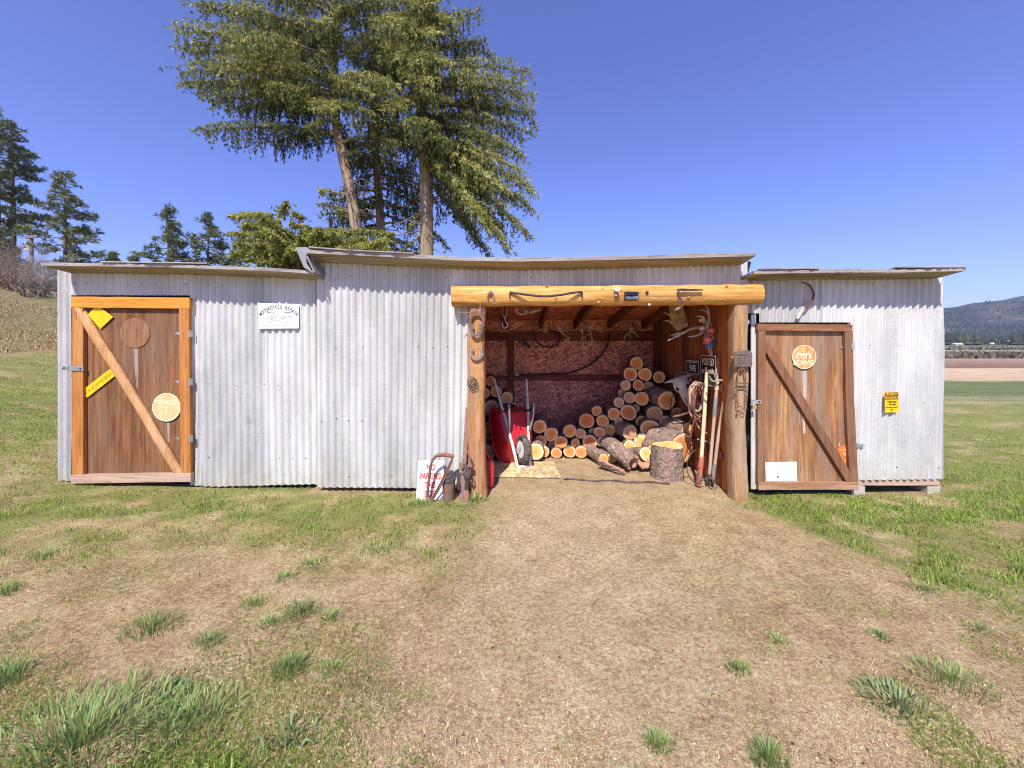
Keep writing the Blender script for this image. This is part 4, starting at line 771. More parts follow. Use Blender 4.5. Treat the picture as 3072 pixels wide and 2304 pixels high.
# field beyond the right end and slope beyond the left end
Xa, Ya = scatter(75000, 3.4, 14, 2450, 3700); Xb, Yb = scatter(75000, 4.2, 12, -600, 420); X = np.concatenate([Xa, Xb]); Y = np.concatenate([Ya, Yb]); g = grass(X, Y); keep = (nr.random(len(X)) < g) & ((X > 4.65) | (X < -4.85) | (Y < 0)); X, Y = X[keep], Y[keep]; n = len(X)
blades('field_grass', X, Y, nr.uniform(.012, .034, n), nr.uniform(.003, .005, n) * (1 + .12 * (Y + D)), nr.uniform(.4, 1.3, n), .42 + nr.normal(0, .2, n) + .35 * (fbm(X * .8, Y * .8, 47) - .5), GRASSM)
X, Y = scatter(40000, 9, 30, -350, 230, .8); keep = (X < -9 - 5 * fbm(X * .5, Y * .5, 48)) & (nr.random(len(X)) < .7); X, Y = X[keep], Y[keep]; n = len(X)
blades('dry_grass', X, Y, nr.uniform(.04, .12, n), nr.uniform(.008, .018, n), nr.uniform(1.0, 1.55, n), .40 + nr.normal(0, .22, n), STRAW)
# dead grass and chaff lying on the bare ground
X, Y = scatter(115000, 1.1, 4.3, -100, 3200, .66); g = grass(X, Y); keep = (nr.random(len(X)) < (.95 - .6 * g) * (.35 + .65 * sstep(.35, .6, fbm(X * 1.4, Y * 1.4, 50)))) & (Y < .05); X, Y = X[keep], Y[keep]; n = len(X)
tn = .44 + .4 * (fbm(X * 1.6, Y * 1.6, 51) - .5) * 2 + nr.normal(0, .30, n)
blades('dead_grass', X, Y, nr.uniform(.005, .020, n) * (1 + .6 * (nr.random(n) < .05)), nr.uniform(.0014, .0036, n), nr.uniform(1.1, 1.52, n), tn, STRAW, az=None, bend=.10)
X, Y = scatter(300000, 1.1, 4.0, -100, 3200, .66); g = grass(X, Y); wl = np.maximum(1 - sstep(-.9, .35, X + .5 * (fbm(X, Y, 57) - .5)), sstep(.7, 1.7, X) * .8); pt = sstep(.44, .62, fbm(X * 2.4, Y * 2.9, 52, 4)); keep = (nr.random(len(X)) < (.06 + .62 * wl) * pt * (1 - .5 * g)) & (Y < -.1); X, Y = X[keep], Y[keep]; n = len(X)
blades('moss_grass', X, Y, nr.uniform(.006, .024, n), nr.uniform(.0018, .0036, n), nr.uniform(.6, 1.45, n), .26 + nr.normal(0, .2, n) + .2 * (fbm(X * 3, Y * 3, 53) - .5), GRASSM)
X = nr.uniform(-.9, 2.2, 9000); Y = np.abs(nr.normal(.1, .5, 9000)) + .0; keep = (Y < 1.9); X, Y = X[keep], Y[keep]; n = len(X)
blades('sawdust', X, Y, nr.uniform(.008, .035, n), nr.uniform(.002, .005, n), nr.uniform(1.25, 1.55, n), .68 + nr.normal(0, .2, n), STRAW, bend=.05)
# crumbs of dry soil and bark
X, Y = scatter(95000, 1.1, 4.6, -100, 3200, .62); g = grass(X, Y); keep = (nr.random(len(X)) < (1 - .75 * g) * (.4 + .6 * sstep(.35, .6, fbm(X * 2.1, Y * 2.1, 58)))) & ((Y < .02) | ((X > -.3) & (X < 2.15) & (Y < 1.2))); X, Y = X[keep], Y[keep]; n = len(X); Z = gz(X, Y); r_ = nr.uniform(.0016, .0046, n) * (1 + 1.1 * (nr.random(n) < .04))
q = nr.normal(size=(n, 4, 3)); q /= np.linalg.norm(q, axis=2, keepdims=True); q[:, 3] = -(q[:, 0] + q[:, 1] + q[:, 2]) * .7; V = np.stack([X, Y, Z + r_ * .25], -1)[:, None, :] + q * r_[:, None, None]; k = np.arange(n)[:, None] * 4
CRUMB = m_leaf('soil_crumb', [(.20, .12, .07), (.54, .375, .23), (.80, .63, .42)], 0, .95)
npmesh('soil_crumbs', V.reshape(-1, 3), np.stack([k + [0, 1, 2], k + [0, 3, 1], k + [1, 3, 2], k + [2, 3, 0]], 1).reshape(-1, 3), CRUMB, None, np.repeat(np.clip(.5 + nr.normal(0, .26, n) + .4 * (fbm(X * 1.6, Y * 1.6, 51) - .5), 0, 1), 4), 'stuff')
# ------------------------------------------------------------------ single tufts that stand out
def tuft(px, py, rpx, label, n=110, h=.10, tone=.4, flat=.9, wd=.004, name='grass_tuft', mat=None):
    t = (CH) * F / (py - HY); x0 = (px - CX) / F * t; y0 = t - D; r_ = rpx / F * t; T = thing(name, label, 'grass tuft', (x0, y0, g1(x0, y0)), 'tufts on the bare ground')
    a = nr.uniform(0, 2*np.pi, n); q = r_ * nr.random(n) ** .8 * .85; X = x0 + q * np.cos(a); Y = y0 + q * np.sin(a) * .8
    o = blades('blades', X, Y, h * .82 * nr.uniform(.35, 1.2, n) * (1.15 - .55 * q / r_), wd * nr.uniform(.7, 1.2, n), nr.uniform(.25, flat, n) * (.4 + q / (r_ + 1e-6)) + .1, tone + nr.normal(0, .17, n), mat or TUFTM, None, T, az=a + nr.normal(0, .5, n))
PALET = m_leaf('pale_broad_leaf', [(.15, .21, .09), (.30, .36, .16), (.50, .53, .29)], .25)
for a in ((455, 1900, 95, 'large dark green tuft left of centre in the foreground, biggest of the bare patch', 260, .085, .28), (620, 1940, 55, 'medium tuft just below and right of the large dark green tuft', 150, .06, .42),
  (868, 2010, 60, 'spiky dark tuft alone below the row of small tufts, left of the bare centre', 190, .08, .30), (905, 1845, 62, 'spiky dark tuft at the middle of the cluster left of the bare centre', 190, .075, .30), (760, 1820, 48, 'bright tuft at the left of the cluster near the bare centre', 150, .05, .5),
  (990, 1860, 45, 'pale bright tuft at the right of the cluster near the bare centre', 130, .05, .52), (815, 1880, 42, 'low bright tuft at the bottom of the cluster near the bare centre', 120, .045, .55), (930, 1700, 62, 'bright round tuft above the cluster, below the lawn strip', 190, .05, .48), (850, 1745, 50, 'tuft with a few broad pale leaves above the cluster', 140, .05, .5),
  (1130, 1655, 85, 'wide silvery tuft at the right end of the left lawn strip', 260, .055, .62), (130, 1690, 75, 'low green tuft at the left edge under the lawn strip', 210, .055, .42), (15, 1800, 60, 'tuft cut by the left edge of the picture at mid height', 170, .07, .4),
  (2215, 2005, 42, 'isolated small blue-green tuft on the bare ground right of centre', 150, .05, .34), (2640, 1905, 42, 'small blue-green tuft upper right of the pale broad-leaved weed', 120, .045, .34), (2775, 1760, 58, 'dark tuft below the right lawn', 170, .05, .36),
  (1975, 2230, 52, 'bright small tuft at the bottom, right of centre', 200, .055, .5), (2305, 2270, 62, 'bright tuft at the bottom edge, right of the other bottom tuft', 240, .075, .42), (2850, 2030, 130, 'broad grassy patch near the lower right corner', 420, .055, .42), (1000, 2010, 48, 'faint low tuft right of the spiky lone tuft', 90, .04, .5),
  (3065, 1700, 45, 'dark spiky tuft cut by the right edge of the picture', 120, .08, .2), (20, 2060, 70, 'tall tuft cut by the left edge in the lower quarter', 150, .11, .35), (2940, 1880, 50, 'small tuft at the right, above the broad grassy patch', 110, .04, .5), (2330, 1920, 45, 'faint scattered tuft on bare ground right of centre', 80, .04, .5)): tuft(*a)
tuft(250, 2240, 330, 'long lush grass clump in the lower left corner', 900, .13, .40, 1.35, .005)
tuft(560, 2170, 190, 'lower bright grass spreading right of the corner clump', 520, .08, .5, 1.1, .004)
tuft(2700, 2110, 120, 'pale grey-green broad-leaved weed lying flat at the lower right', 170, .085, .45, 1.55, .0075, 'broadleaf_weed', PALET)
tuft(860, 2230, 95, 'few broad drooping pale leaves at the bottom left of centre', 34, .10, .35, 1.5, .010, 'broadleaf_weed', PALET)
tuft(480, 2100, 55, 'cluster of pale crossed leaves above the corner grass', 26, .09, .55, 1.5, .008, 'broadleaf_weed', PALET)
# pebbles and dandelions
mb = MB(); PEB = m_plain('pebble', (.36, .29, .23), .8, 0, .3)
X, Y = scatter(260, 1.3, 3.8, -100, 3200, .7); keep = grass(X, Y) < .4; X, Y = X[keep], Y[keep]; Z = gz(X, Y)
for x, y, z in zip(X, Y, Z): r_ = .0015 + .006 * rng.random() ** 3; mb.ball((x, y, z + r_ * .3), (r_ * 1.3, r_, r_ * .7), 6, 4)
o = mb.build('pebbles', PEB, smooth=True); o['kind'] = 'stuff'
# ------------------------------------------------------------------ far side of the valley
def hill_h(X, Y):
    rid = 270 * np.exp(-((X - 2750) / 1150) ** 2); u = np.clip((Y - 480) / 1350, 0, None); prof = np.where(u < 1, u ** 1.25, np.maximum(0, 1 - (u - 1) * .6))
    return 6.2 + rid * prof * (.82 + .36 * fbm(X / 330, Y / 330, 61, 4)) + 8 * (fbm(X / 90, Y / 90, 62) - .5) * np.clip(u * 3, 0, 1)
hx = np.linspace(-600, 6500, 220); hy = np.linspace(475, 3300, 90); HX, HYY = np.meshgrid(hx, hy); ii = np.arange(220 * 90).reshape(90, 220)
t = NT('hill', .95, 0, .1); v = t.n('TexCoord').outputs['Object']; nn = t.noise(v, .006, 6, .7); n2 = t.noise(v, .03, 5, .75)
c = t.ramp(t.math('ADD', t.math('MULTIPLY', nn, .55), t.math('MULTIPLY', n2, .45)), [(.36, (.028, .040, .028)), (.48, (.055, .062, .042)), (.56, (.11, .088, .072)), (.68, (.22, .165, .12))]); m_hill = t.out(c)
o = npmesh('hill', np.stack([HX, HYY, hill_h(HX, HYY)], -1).reshape(-1, 3), np.stack([ii[:-1, :-1], ii[:-1, 1:], ii[1:, 1:], ii[1:, :-1]], -1).reshape(-1, 4), m_hill, kind='structure')
nr = np.random.default_rng(95); n = 15000; tt = 500 + 1250 * nr.random(n) ** 1.5; px = nr.uniform(2650, 3500, n); X = (px - CX) / F * tt; Y = tt - D
dens = fbm(X / 120, Y / 120, 66); k_ = nr.random(n) < np.where(tt < 850, sstep(.30, .45, dens), sstep(.40, .58, dens) * .8); clear = (tt < 640) & (np.abs(px - 2985) < 50); k_ &= ~clear; X, Y, tt = X[k_], Y[k_], tt[k_]; n = len(X); Z = hill_h(X, Y); H = nr.uniform(8, 17, n); Rr = H * nr.uniform(.17, .26, n)
V = []; Fc = []; ang = np.arange(6) * np.pi / 3
for (f0, f1, rs) in ((.05, .55, 1.0), (.35, 1.0, .72)):
    ring_ = np.stack([X[:, None] + np.cos(ang) * (Rr * rs)[:, None] * nr.uniform(.7, 1.2, (n, 6)), Y[:, None] + np.sin(ang) * (Rr * rs)[:, None], np.broadcast_to((Z + H * f0)[:, None], (n, 6)) + nr.normal(0, .6, (n, 6))], -1)
    tip = np.stack([X + nr.normal(0, .3, n), Y, Z + H * f1], -1)[:, None, :]; V.append(np.concatenate([ring_, tip], 1))
VV = np.concatenate(V, 1); idx = np.array([[a, (a + 1) % 6, 6] for a in range(6)] + [[7 + a, 7 + (a + 1) % 6, 13] for a in range(6)])
FAR = m_leaf('far_conifer', [(.016, .026, .016), (.036, .050, .028), (.075, .082, .045)], 0, .9)
npmesh('forest', VV.reshape(-1, 3), (np.arange(n)[:, None, None] * 14 + idx[None]).reshape(-1, 3), FAR, None, np.repeat(np.clip(.45 + nr.normal(0, .25, n), 0, 1), 14), 'stuff')
# hedgerow brush across the valley
n = 5200; tt = nr.choice([62, 78, 95, 120, 300, 420], n, p=[.18, .2, .22, .16, .12, .12]) * nr.uniform(.93, 1.07, n); px = nr.uniform(2700, 3400, n); X = (px - CX) / F * tt; Y = tt - D; sc = np.where(tt < 200, 1.0, 3.2)
d = nr.normal(size=(n, 3)); d[:, 2] = np.abs(d[:, 2]) + .5; d /= np.linalg.norm(d, axis=1, keepdims=True); A = np.stack([X, Y, gz(X, Y)], -1); L = Leaves(); L.add(A, A + d * (nr.uniform(.4, 1.1, n) * sc)[:, None], .25 * sc, .4 + nr.normal(0, .3, n)); o = L.build('brush', m_leaf('valley_brush', [(.10, .075, .06), (.18, .145, .11), (.20, .19, .075)], 0, .9), None); o['kind'] = 'stuff'
def house(name, label, px, py_base, t_, wpx, hpx, rpx, wall, roofm, cat='house', windows=3):
    Y = t_ - D; x = (px - CX) / F * t_; z = CH + (HY - py_base) / F * t_; w_ = wpx / F * t_; h = hpx / F * t_; rh = rpx / F * t_; T = thing(name, label, cat, (x, Y, z))
    mb = MB(); mb.box(x - w_/2, x + w_/2, Y, Y + w_ * .5, z - 3, z + h); mb.build('wall', wall, T)
    mb = MB(); e = w_ * .04; mb.add([(x - w_/2 - e, Y - e, z + h), (x + w_/2 + e, Y - e, z + h), (x + w_/2 + e, Y + w_*.5 + e, z + h), (x - w_/2 - e, Y + w_*.5 + e, z + h), (x - w_/2 - e, Y + w_*.25, z + h + rh), (x + w_/2 + e, Y + w_*.25, z + h + rh)], [(0,1,5,4), (1,2,5), (2,3,4,5), (3,0,4), (3,2,1,0)]); mb.build('roof', roofm, T)
    for k in range(windows):
        mb = MB(); xx = x - w_ * .35 + w_ * .7 * k / max(1, windows - 1); mb.box(xx - w_*.05, xx + w_*.05, Y - .06, Y - .02, z + h * .3, z + h * .75); mb.build('window', BLACK, T)
WM = m_plain('white_siding', (.78, .78, .80), .6, 0, .05); GR = m_plain('grey_roofing', (.42, .44, .50), .6, 0, .1); TAN = m_plain('tan_siding', (.46, .38, .30), .7, 0, .1); DK = m_plain('dark_siding', (.12, .11, .13), .7, 0, .1)
house('long_shed', 'long low white farm shed across the field, lowest of the far buildings', 2875, 1054, 330, 50, 5, 2.5, WM, WM, 'building', 4)
house('farmhouse', 'far white house with a pale roof beside the wooded hill', 2898, 1031, 520, 22, 5, 3.5, WM, WM)
house('farmhouse', 'far house with a blue-grey roof left of the white house', 2868, 1030, 530, 20, 4, 4, TAN, GR)
house('farmhouse', 'far pale green-grey barn in front of the white house', 2878, 1037, 460, 24, 4, 4, m_plain('sage_siding', (.42, .46, .36), .7), m_plain('sage_roof', (.55, .58, .48), .6))
house('farmhouse', 'tiny white cottage on the tan rise right of centre of the far hill', 2978, 1034, 520, 10, 4, 2, WM, WM, windows=2)
house('farmhouse', 'far dark house at the right edge below the hill', 3042, 1029, 540, 24, 5, 3, DK, GR)

# ------------------------------------------------------------------ the air of the valley
mb = MB(); mb.box(-700, 4800, -40, 3350, -4, 330); hz = mb.build('haze', None or BLACK); hz['kind'] = 'stuff'
hm = bpy.data.materials.new('haze_air'); hm.use_nodes = True; ht = hm.node_tree; ht.nodes.remove(ht.nodes['Principled BSDF']); pv_ = ht.nodes.new('ShaderNodeVolumePrincipled'); pv_.inputs['Color'].default_value = (.62, .74, 1, 1); pv_.inputs['Density'].default_value = .00012; pv_.inputs['Anisotropy'].default_value = .2
ht.links.new(pv_.outputs[0], ht.nodes['Material Output'].inputs['Volume']); hz.data.materials.clear(); hz.data.materials.append(hm)
# ------------------------------------------------------------------ firewood
def m_bark():
    t = NT('log_bark', .95, 0, .15); v = t.co((1, .45, 1)); n1 = t.noise(v, 26, 6, .75, .4); cr = t.voro(v, 34); n2 = t.noise(v, 8, 4, .6)
    c = t.ramp(n1, [(.3, (.12, .08, .06)), (.5, (.35, .25, .20)), (.7, (.62, .48, .38))]); c = t.mix(t.ramp(n2, [(.45, 0), (.7, .6)]), c, (.40, .26, .18)); c = t.mix(t.ramp(cr, [(.0, .0), (.45, .22)]), c, (.05, .035, .03))
    t.bump(t.math('ADD', n1, t.math('MULTIPLY', cr, -.8)), 1.0, .015); return t.out(c)
def m_cut(name, core, mid, rim):
    """sawn log end: growth rings round the heart, radial checks, pale sapwood"""
    t = NT(name, .8, 0, .2); v = t.n('TexCoord').outputs['Object']; rad = t.attr('tone'); oi = t.rand(); sv = t.n('VectorMath', {0: v}, operation='ADD')
    cb = t.n('CombineXYZ', {0: t.math('MULTIPLY', oi, 17), 1: t.math('MULTIPLY', oi, 31), 2: t.math('MULTIPLY', oi, 5)}); t.put(sv.inputs[1], cb.outputs[0]); n1 = t.noise(sv.outputs[0], 14, 4, .6); n2 = t.noise(sv.outputs[0], 60, 3, .7)
    rg = t.math('SINE', t.math('MULTIPLY', t.math('ADD', rad, t.math('MULTIPLY', n1, .16)), 62)); edge = t.math('ADD', rad, t.math('MULTIPLY', t.math('SUBTRACT', n1, .5), .28))
    c = t.ramp(edge, [(.0, core), (.55, mid), (.72, mid), (.80, rim), (.97, rim)]); c = t.mix(t.ramp(oi, [(0, .0), (1, .45)]), c, core); c = t.mix(.22, c, t.ramp(rg, [(0, .25), (1, .75)]), 'OVERLAY'); c = t.mix(.5, c, t.ramp(n2, [(.3, .3), (.7, .75)]), 'OVERLAY')
    sx = t.n('SeparateXYZ', {0: v}); ang = t.math('ARCTAN2', sx.outputs[2], sx.outputs[0]); ck = t.noise(t.n('CombineXYZ', {0: t.math('MULTIPLY', ang, 2.2), 1: t.math('MULTIPLY', oi, 40), 2: t.math('MULTIPLY', rad, .8)}).outputs[0], 2.6, 3, .6)
    c = t.mix(t.ramp(ck, [(.30, .85), (.345, 0)]), c, tuple(x * .22 for x in core)); t.bump(t.math('ADD', n2, t.math('MULTIPLY', rg, .25)), .35, .004); return t.out(c)
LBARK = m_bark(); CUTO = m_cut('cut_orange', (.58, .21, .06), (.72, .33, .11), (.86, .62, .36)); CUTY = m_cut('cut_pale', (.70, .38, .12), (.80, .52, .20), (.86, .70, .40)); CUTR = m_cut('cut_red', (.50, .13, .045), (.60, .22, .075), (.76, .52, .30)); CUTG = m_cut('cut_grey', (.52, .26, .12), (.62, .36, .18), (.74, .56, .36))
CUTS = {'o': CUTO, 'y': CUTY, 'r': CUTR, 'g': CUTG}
def log(px, py, r_px, Y, label, cut='o', back=(-.06, 1, .02), ln=.46, seed=None, name='log', ell=(1, 1), group='stacked firewood logs', split=False, X=None):
    c = W(px, py, Y); r_ = PX(r_px * 1.07, Y); rr = random.Random(seed if seed is not None else int(px * 13 + py * 7)); dr = Vector(back).normalized(); T = thing(name, label, 'log', (0, 0, 0), group); T.location = c; BASE[T.name] = Vector((0, 0, 0))
    T.rotation_euler = dr.to_track_quat('Y', 'Z').to_euler(); n = 26; ph = [rr.uniform(0, 6.28) for _ in range(4)]; am = [rr.uniform(.01, .05), rr.uniform(.01, .035), rr.uniform(.0, .02), rr.uniform(.0, .012)]
    def rad(a, y): return r_ * (1 + sum(am[k] * math.sin((k + 2) * a + ph[k]) for k in range(4)))
    def ok(a): return not (split and abs(((a - 1.2) + math.pi) % (2 * math.pi) - math.pi) < .9)
    mb = MB(); rows = 12; vv = []
    for j in range(rows + 1):
        y = ln * j / rows
        for k in range(n):
            a = 2*math.pi*k/n; q = rad(a, y) * (1 + rr.uniform(-.018, .018) + .03 * math.sin(y * 9 + a)) * (.985 if j == 0 else 1.0); vv.append((q * math.cos(a) * ell[0], y, q * math.sin(a) * ell[1]))
    mb.add(vv, [(j*n+k, (j+1)*n+k, (j+1)*n+(k+1) % n, j*n+(k+1) % n) for j in range(rows) for k in range(n)] + [tuple(rows*n+k for k in range(n))]); mb.build('bark', LBARK, T, smooth=True)
    V = [(0, -.004 + rr.uniform(0, .004), 0)]; tn = [0.0]; rings = 7
    for i in range(1, rings + 1):
        u = i / rings; e = .955 if u == 1 else u * .955
        for k in range(n): a = 2*math.pi*k/n; q = rad(a, 0) * e; V.append((q * math.cos(a) * ell[0], -.003 if u < 1 else .001, q * math.sin(a) * ell[1])); tn.append(u)
    Fq = [[0, 1 + k, 1 + (k + 1) % n, 1 + (k + 1) % n] for k in range(n)]; me = MB(); me.v = V; me.f = [(0, 1 + (k + 1) % n, 1 + k) for k in range(n)] + [(1+(i-1)*n+k, 1+(i-1)*n+(k+1) % n, 1+i*n+(k+1) % n, 1+i*n+k) for i in range(1, rings) for k in range(n)]; me.m = [0] * len(me.f)
    o = me.build('cut_end', CUTS[cut], T, smooth=True); at = o.data.attributes.new('tone', 'FLOAT', 'POINT'); at.data.foreach_set('value', tn); return T
U = (-.10, 1, .03)
for a in (
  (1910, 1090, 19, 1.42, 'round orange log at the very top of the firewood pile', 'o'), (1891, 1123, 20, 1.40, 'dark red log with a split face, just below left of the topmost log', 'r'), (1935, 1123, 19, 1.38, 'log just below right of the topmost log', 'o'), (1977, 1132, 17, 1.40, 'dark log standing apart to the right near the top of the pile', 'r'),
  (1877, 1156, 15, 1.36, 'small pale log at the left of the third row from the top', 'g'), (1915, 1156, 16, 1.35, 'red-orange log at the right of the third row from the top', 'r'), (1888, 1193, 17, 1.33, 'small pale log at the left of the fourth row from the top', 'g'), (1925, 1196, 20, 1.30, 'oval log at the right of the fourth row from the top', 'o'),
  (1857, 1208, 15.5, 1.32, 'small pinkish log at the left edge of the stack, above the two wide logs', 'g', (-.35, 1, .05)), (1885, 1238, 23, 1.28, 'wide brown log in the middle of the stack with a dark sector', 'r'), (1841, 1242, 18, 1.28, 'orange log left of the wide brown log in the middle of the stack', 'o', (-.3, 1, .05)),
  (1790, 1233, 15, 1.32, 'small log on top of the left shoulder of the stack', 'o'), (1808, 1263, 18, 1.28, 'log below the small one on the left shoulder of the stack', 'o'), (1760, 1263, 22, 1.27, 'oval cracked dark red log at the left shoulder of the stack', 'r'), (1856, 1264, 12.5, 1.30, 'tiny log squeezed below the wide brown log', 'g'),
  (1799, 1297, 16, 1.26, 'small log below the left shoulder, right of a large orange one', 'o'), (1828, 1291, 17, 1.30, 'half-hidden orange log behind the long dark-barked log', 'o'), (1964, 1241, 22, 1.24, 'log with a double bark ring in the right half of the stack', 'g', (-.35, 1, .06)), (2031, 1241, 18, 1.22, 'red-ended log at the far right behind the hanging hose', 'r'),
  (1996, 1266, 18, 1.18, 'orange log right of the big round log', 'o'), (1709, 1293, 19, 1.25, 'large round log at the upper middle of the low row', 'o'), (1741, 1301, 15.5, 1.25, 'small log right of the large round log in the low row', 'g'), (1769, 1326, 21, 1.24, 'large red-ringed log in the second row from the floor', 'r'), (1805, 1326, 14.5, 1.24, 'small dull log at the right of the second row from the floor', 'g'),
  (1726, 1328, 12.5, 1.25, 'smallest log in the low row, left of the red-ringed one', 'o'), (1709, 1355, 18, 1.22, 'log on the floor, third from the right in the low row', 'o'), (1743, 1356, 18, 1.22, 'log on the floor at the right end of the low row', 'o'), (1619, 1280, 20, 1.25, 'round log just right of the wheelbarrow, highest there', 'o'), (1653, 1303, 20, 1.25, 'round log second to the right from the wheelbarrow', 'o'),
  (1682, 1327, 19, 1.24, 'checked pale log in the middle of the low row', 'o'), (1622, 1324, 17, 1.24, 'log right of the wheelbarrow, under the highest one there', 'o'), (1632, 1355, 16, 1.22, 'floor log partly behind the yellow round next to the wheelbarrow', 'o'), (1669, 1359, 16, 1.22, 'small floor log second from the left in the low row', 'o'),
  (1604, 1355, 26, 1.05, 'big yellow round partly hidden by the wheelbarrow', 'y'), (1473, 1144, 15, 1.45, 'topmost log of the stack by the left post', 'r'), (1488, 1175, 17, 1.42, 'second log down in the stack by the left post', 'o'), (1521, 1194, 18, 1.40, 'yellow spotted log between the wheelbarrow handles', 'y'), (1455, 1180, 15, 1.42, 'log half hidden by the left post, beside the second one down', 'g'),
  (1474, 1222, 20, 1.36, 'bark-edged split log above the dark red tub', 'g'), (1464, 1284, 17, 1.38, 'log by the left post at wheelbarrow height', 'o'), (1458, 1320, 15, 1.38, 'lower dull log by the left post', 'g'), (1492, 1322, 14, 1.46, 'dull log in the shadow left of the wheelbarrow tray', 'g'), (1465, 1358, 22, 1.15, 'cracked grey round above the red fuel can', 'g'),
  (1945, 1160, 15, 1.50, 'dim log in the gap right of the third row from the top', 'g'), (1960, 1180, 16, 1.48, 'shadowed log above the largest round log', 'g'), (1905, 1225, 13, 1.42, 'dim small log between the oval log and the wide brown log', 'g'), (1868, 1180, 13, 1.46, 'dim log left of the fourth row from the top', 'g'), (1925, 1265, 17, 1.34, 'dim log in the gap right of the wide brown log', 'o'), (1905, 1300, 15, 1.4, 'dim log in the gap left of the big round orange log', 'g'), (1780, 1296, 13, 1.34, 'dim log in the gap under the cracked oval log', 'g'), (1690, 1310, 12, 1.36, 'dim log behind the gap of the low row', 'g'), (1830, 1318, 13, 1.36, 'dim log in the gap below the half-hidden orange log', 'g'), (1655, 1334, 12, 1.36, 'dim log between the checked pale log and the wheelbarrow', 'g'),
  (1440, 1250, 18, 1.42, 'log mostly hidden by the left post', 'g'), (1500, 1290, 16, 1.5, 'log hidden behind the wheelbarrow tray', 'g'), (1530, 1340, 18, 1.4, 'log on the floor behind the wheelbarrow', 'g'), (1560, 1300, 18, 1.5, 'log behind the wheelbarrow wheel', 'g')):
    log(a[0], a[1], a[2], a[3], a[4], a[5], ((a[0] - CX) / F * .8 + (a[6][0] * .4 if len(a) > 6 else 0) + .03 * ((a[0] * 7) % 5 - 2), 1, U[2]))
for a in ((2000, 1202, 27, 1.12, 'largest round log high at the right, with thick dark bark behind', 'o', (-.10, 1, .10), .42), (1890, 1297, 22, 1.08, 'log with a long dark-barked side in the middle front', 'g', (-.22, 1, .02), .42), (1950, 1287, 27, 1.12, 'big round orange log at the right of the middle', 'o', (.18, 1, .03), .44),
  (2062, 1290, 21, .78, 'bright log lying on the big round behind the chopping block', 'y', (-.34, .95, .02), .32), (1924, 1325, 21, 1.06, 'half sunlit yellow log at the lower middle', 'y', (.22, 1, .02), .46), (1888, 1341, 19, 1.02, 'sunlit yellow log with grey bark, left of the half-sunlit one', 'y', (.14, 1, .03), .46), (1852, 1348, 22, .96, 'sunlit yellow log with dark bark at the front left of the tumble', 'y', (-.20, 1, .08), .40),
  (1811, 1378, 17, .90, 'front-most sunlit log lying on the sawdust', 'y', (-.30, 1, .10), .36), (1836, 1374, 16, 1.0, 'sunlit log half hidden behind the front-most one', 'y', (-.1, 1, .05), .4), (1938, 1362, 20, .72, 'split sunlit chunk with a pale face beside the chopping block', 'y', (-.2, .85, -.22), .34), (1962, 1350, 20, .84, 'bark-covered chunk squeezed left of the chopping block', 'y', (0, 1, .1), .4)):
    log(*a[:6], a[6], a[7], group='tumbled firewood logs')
log(2046, 1345, 46, .72, 'very big orange round lying behind the chopping block', 'o', (-.40, .92, .03), .42, name='log_round', group=None)
# curved slabs of bark
def slab(px, py, r_px, Y, back, ln, a0, a1, label, seed):
    c = W(px, py, Y); r_ = PX(r_px, Y); rr = random.Random(seed); Mx = Matrix.Translation(c) @ Vector(back).normalized().to_track_quat('Y', 'Z').to_matrix().to_4x4(); mb = MB(); n = 16; rows = 10; vo = []; vi = []
    for j in range(rows + 1):
        for k in range(n + 1):
            a = a0 + (a1 - a0) * k / n; q = r_ * (1 + rr.uniform(-.05, .05)); y = ln * j / rows + rr.uniform(-.012, .012); vo.append(Mx @ Vector((q * math.cos(a), y, q * math.sin(a)))); vi.append(Mx @ Vector((q * .74 * math.cos(a), y, q * .74 * math.sin(a))))
    N = len(vo); m = n + 1; ff = []; mi = []
    for j in range(rows):
        for k in range(n): a = j*m+k; ff.append((a, a+m, a+m+1, a+1)); mi.append(0); ff.append((N+a, N+a+1, N+a+m+1, N+a+m)); mi.append(1)
    for k in range(n): ff.append((k, k+1, N+k+1, N+k)); mi.append(1); a = rows*m+k; ff.append((a, N+a, N+a+1, a+1)); mi.append(1)
    for j in range(rows): a = j*m; ff.append((a, N+a, N+a+m, a+m)); mi.append(1); a = j*m+n; ff.append((a, a+m, N+a+m, N+a)); mi.append(1)
    mb.v = vo + vi; mb.f = ff; mb.m = mi; tag(mb.build('bark_slab', [LBARK, m_wood('inner_bark', ((.30, .14, .085), (.48, .26, .17), (.60, .38, .26)), 'y', .85, .8, knots=False)]), label, 'bark')
slab(1899, 1389, 24, .62, (-.55, .9, .38), .34, -1.2, 4.6, 'hollow tube of curled bark opening towards the yard', 1); slab(1938, 1392, 20, .62, (-.2, .9, .45), .24, -2.9, .2, 'small curled bark piece under the split chunk', 2); slab(1886, 1401, 34, .60, (-.85, .75, .26), .34, 3.3, 5.1, 'broad curved slab of bark lying on the sawdust left of the hollow one', 3)
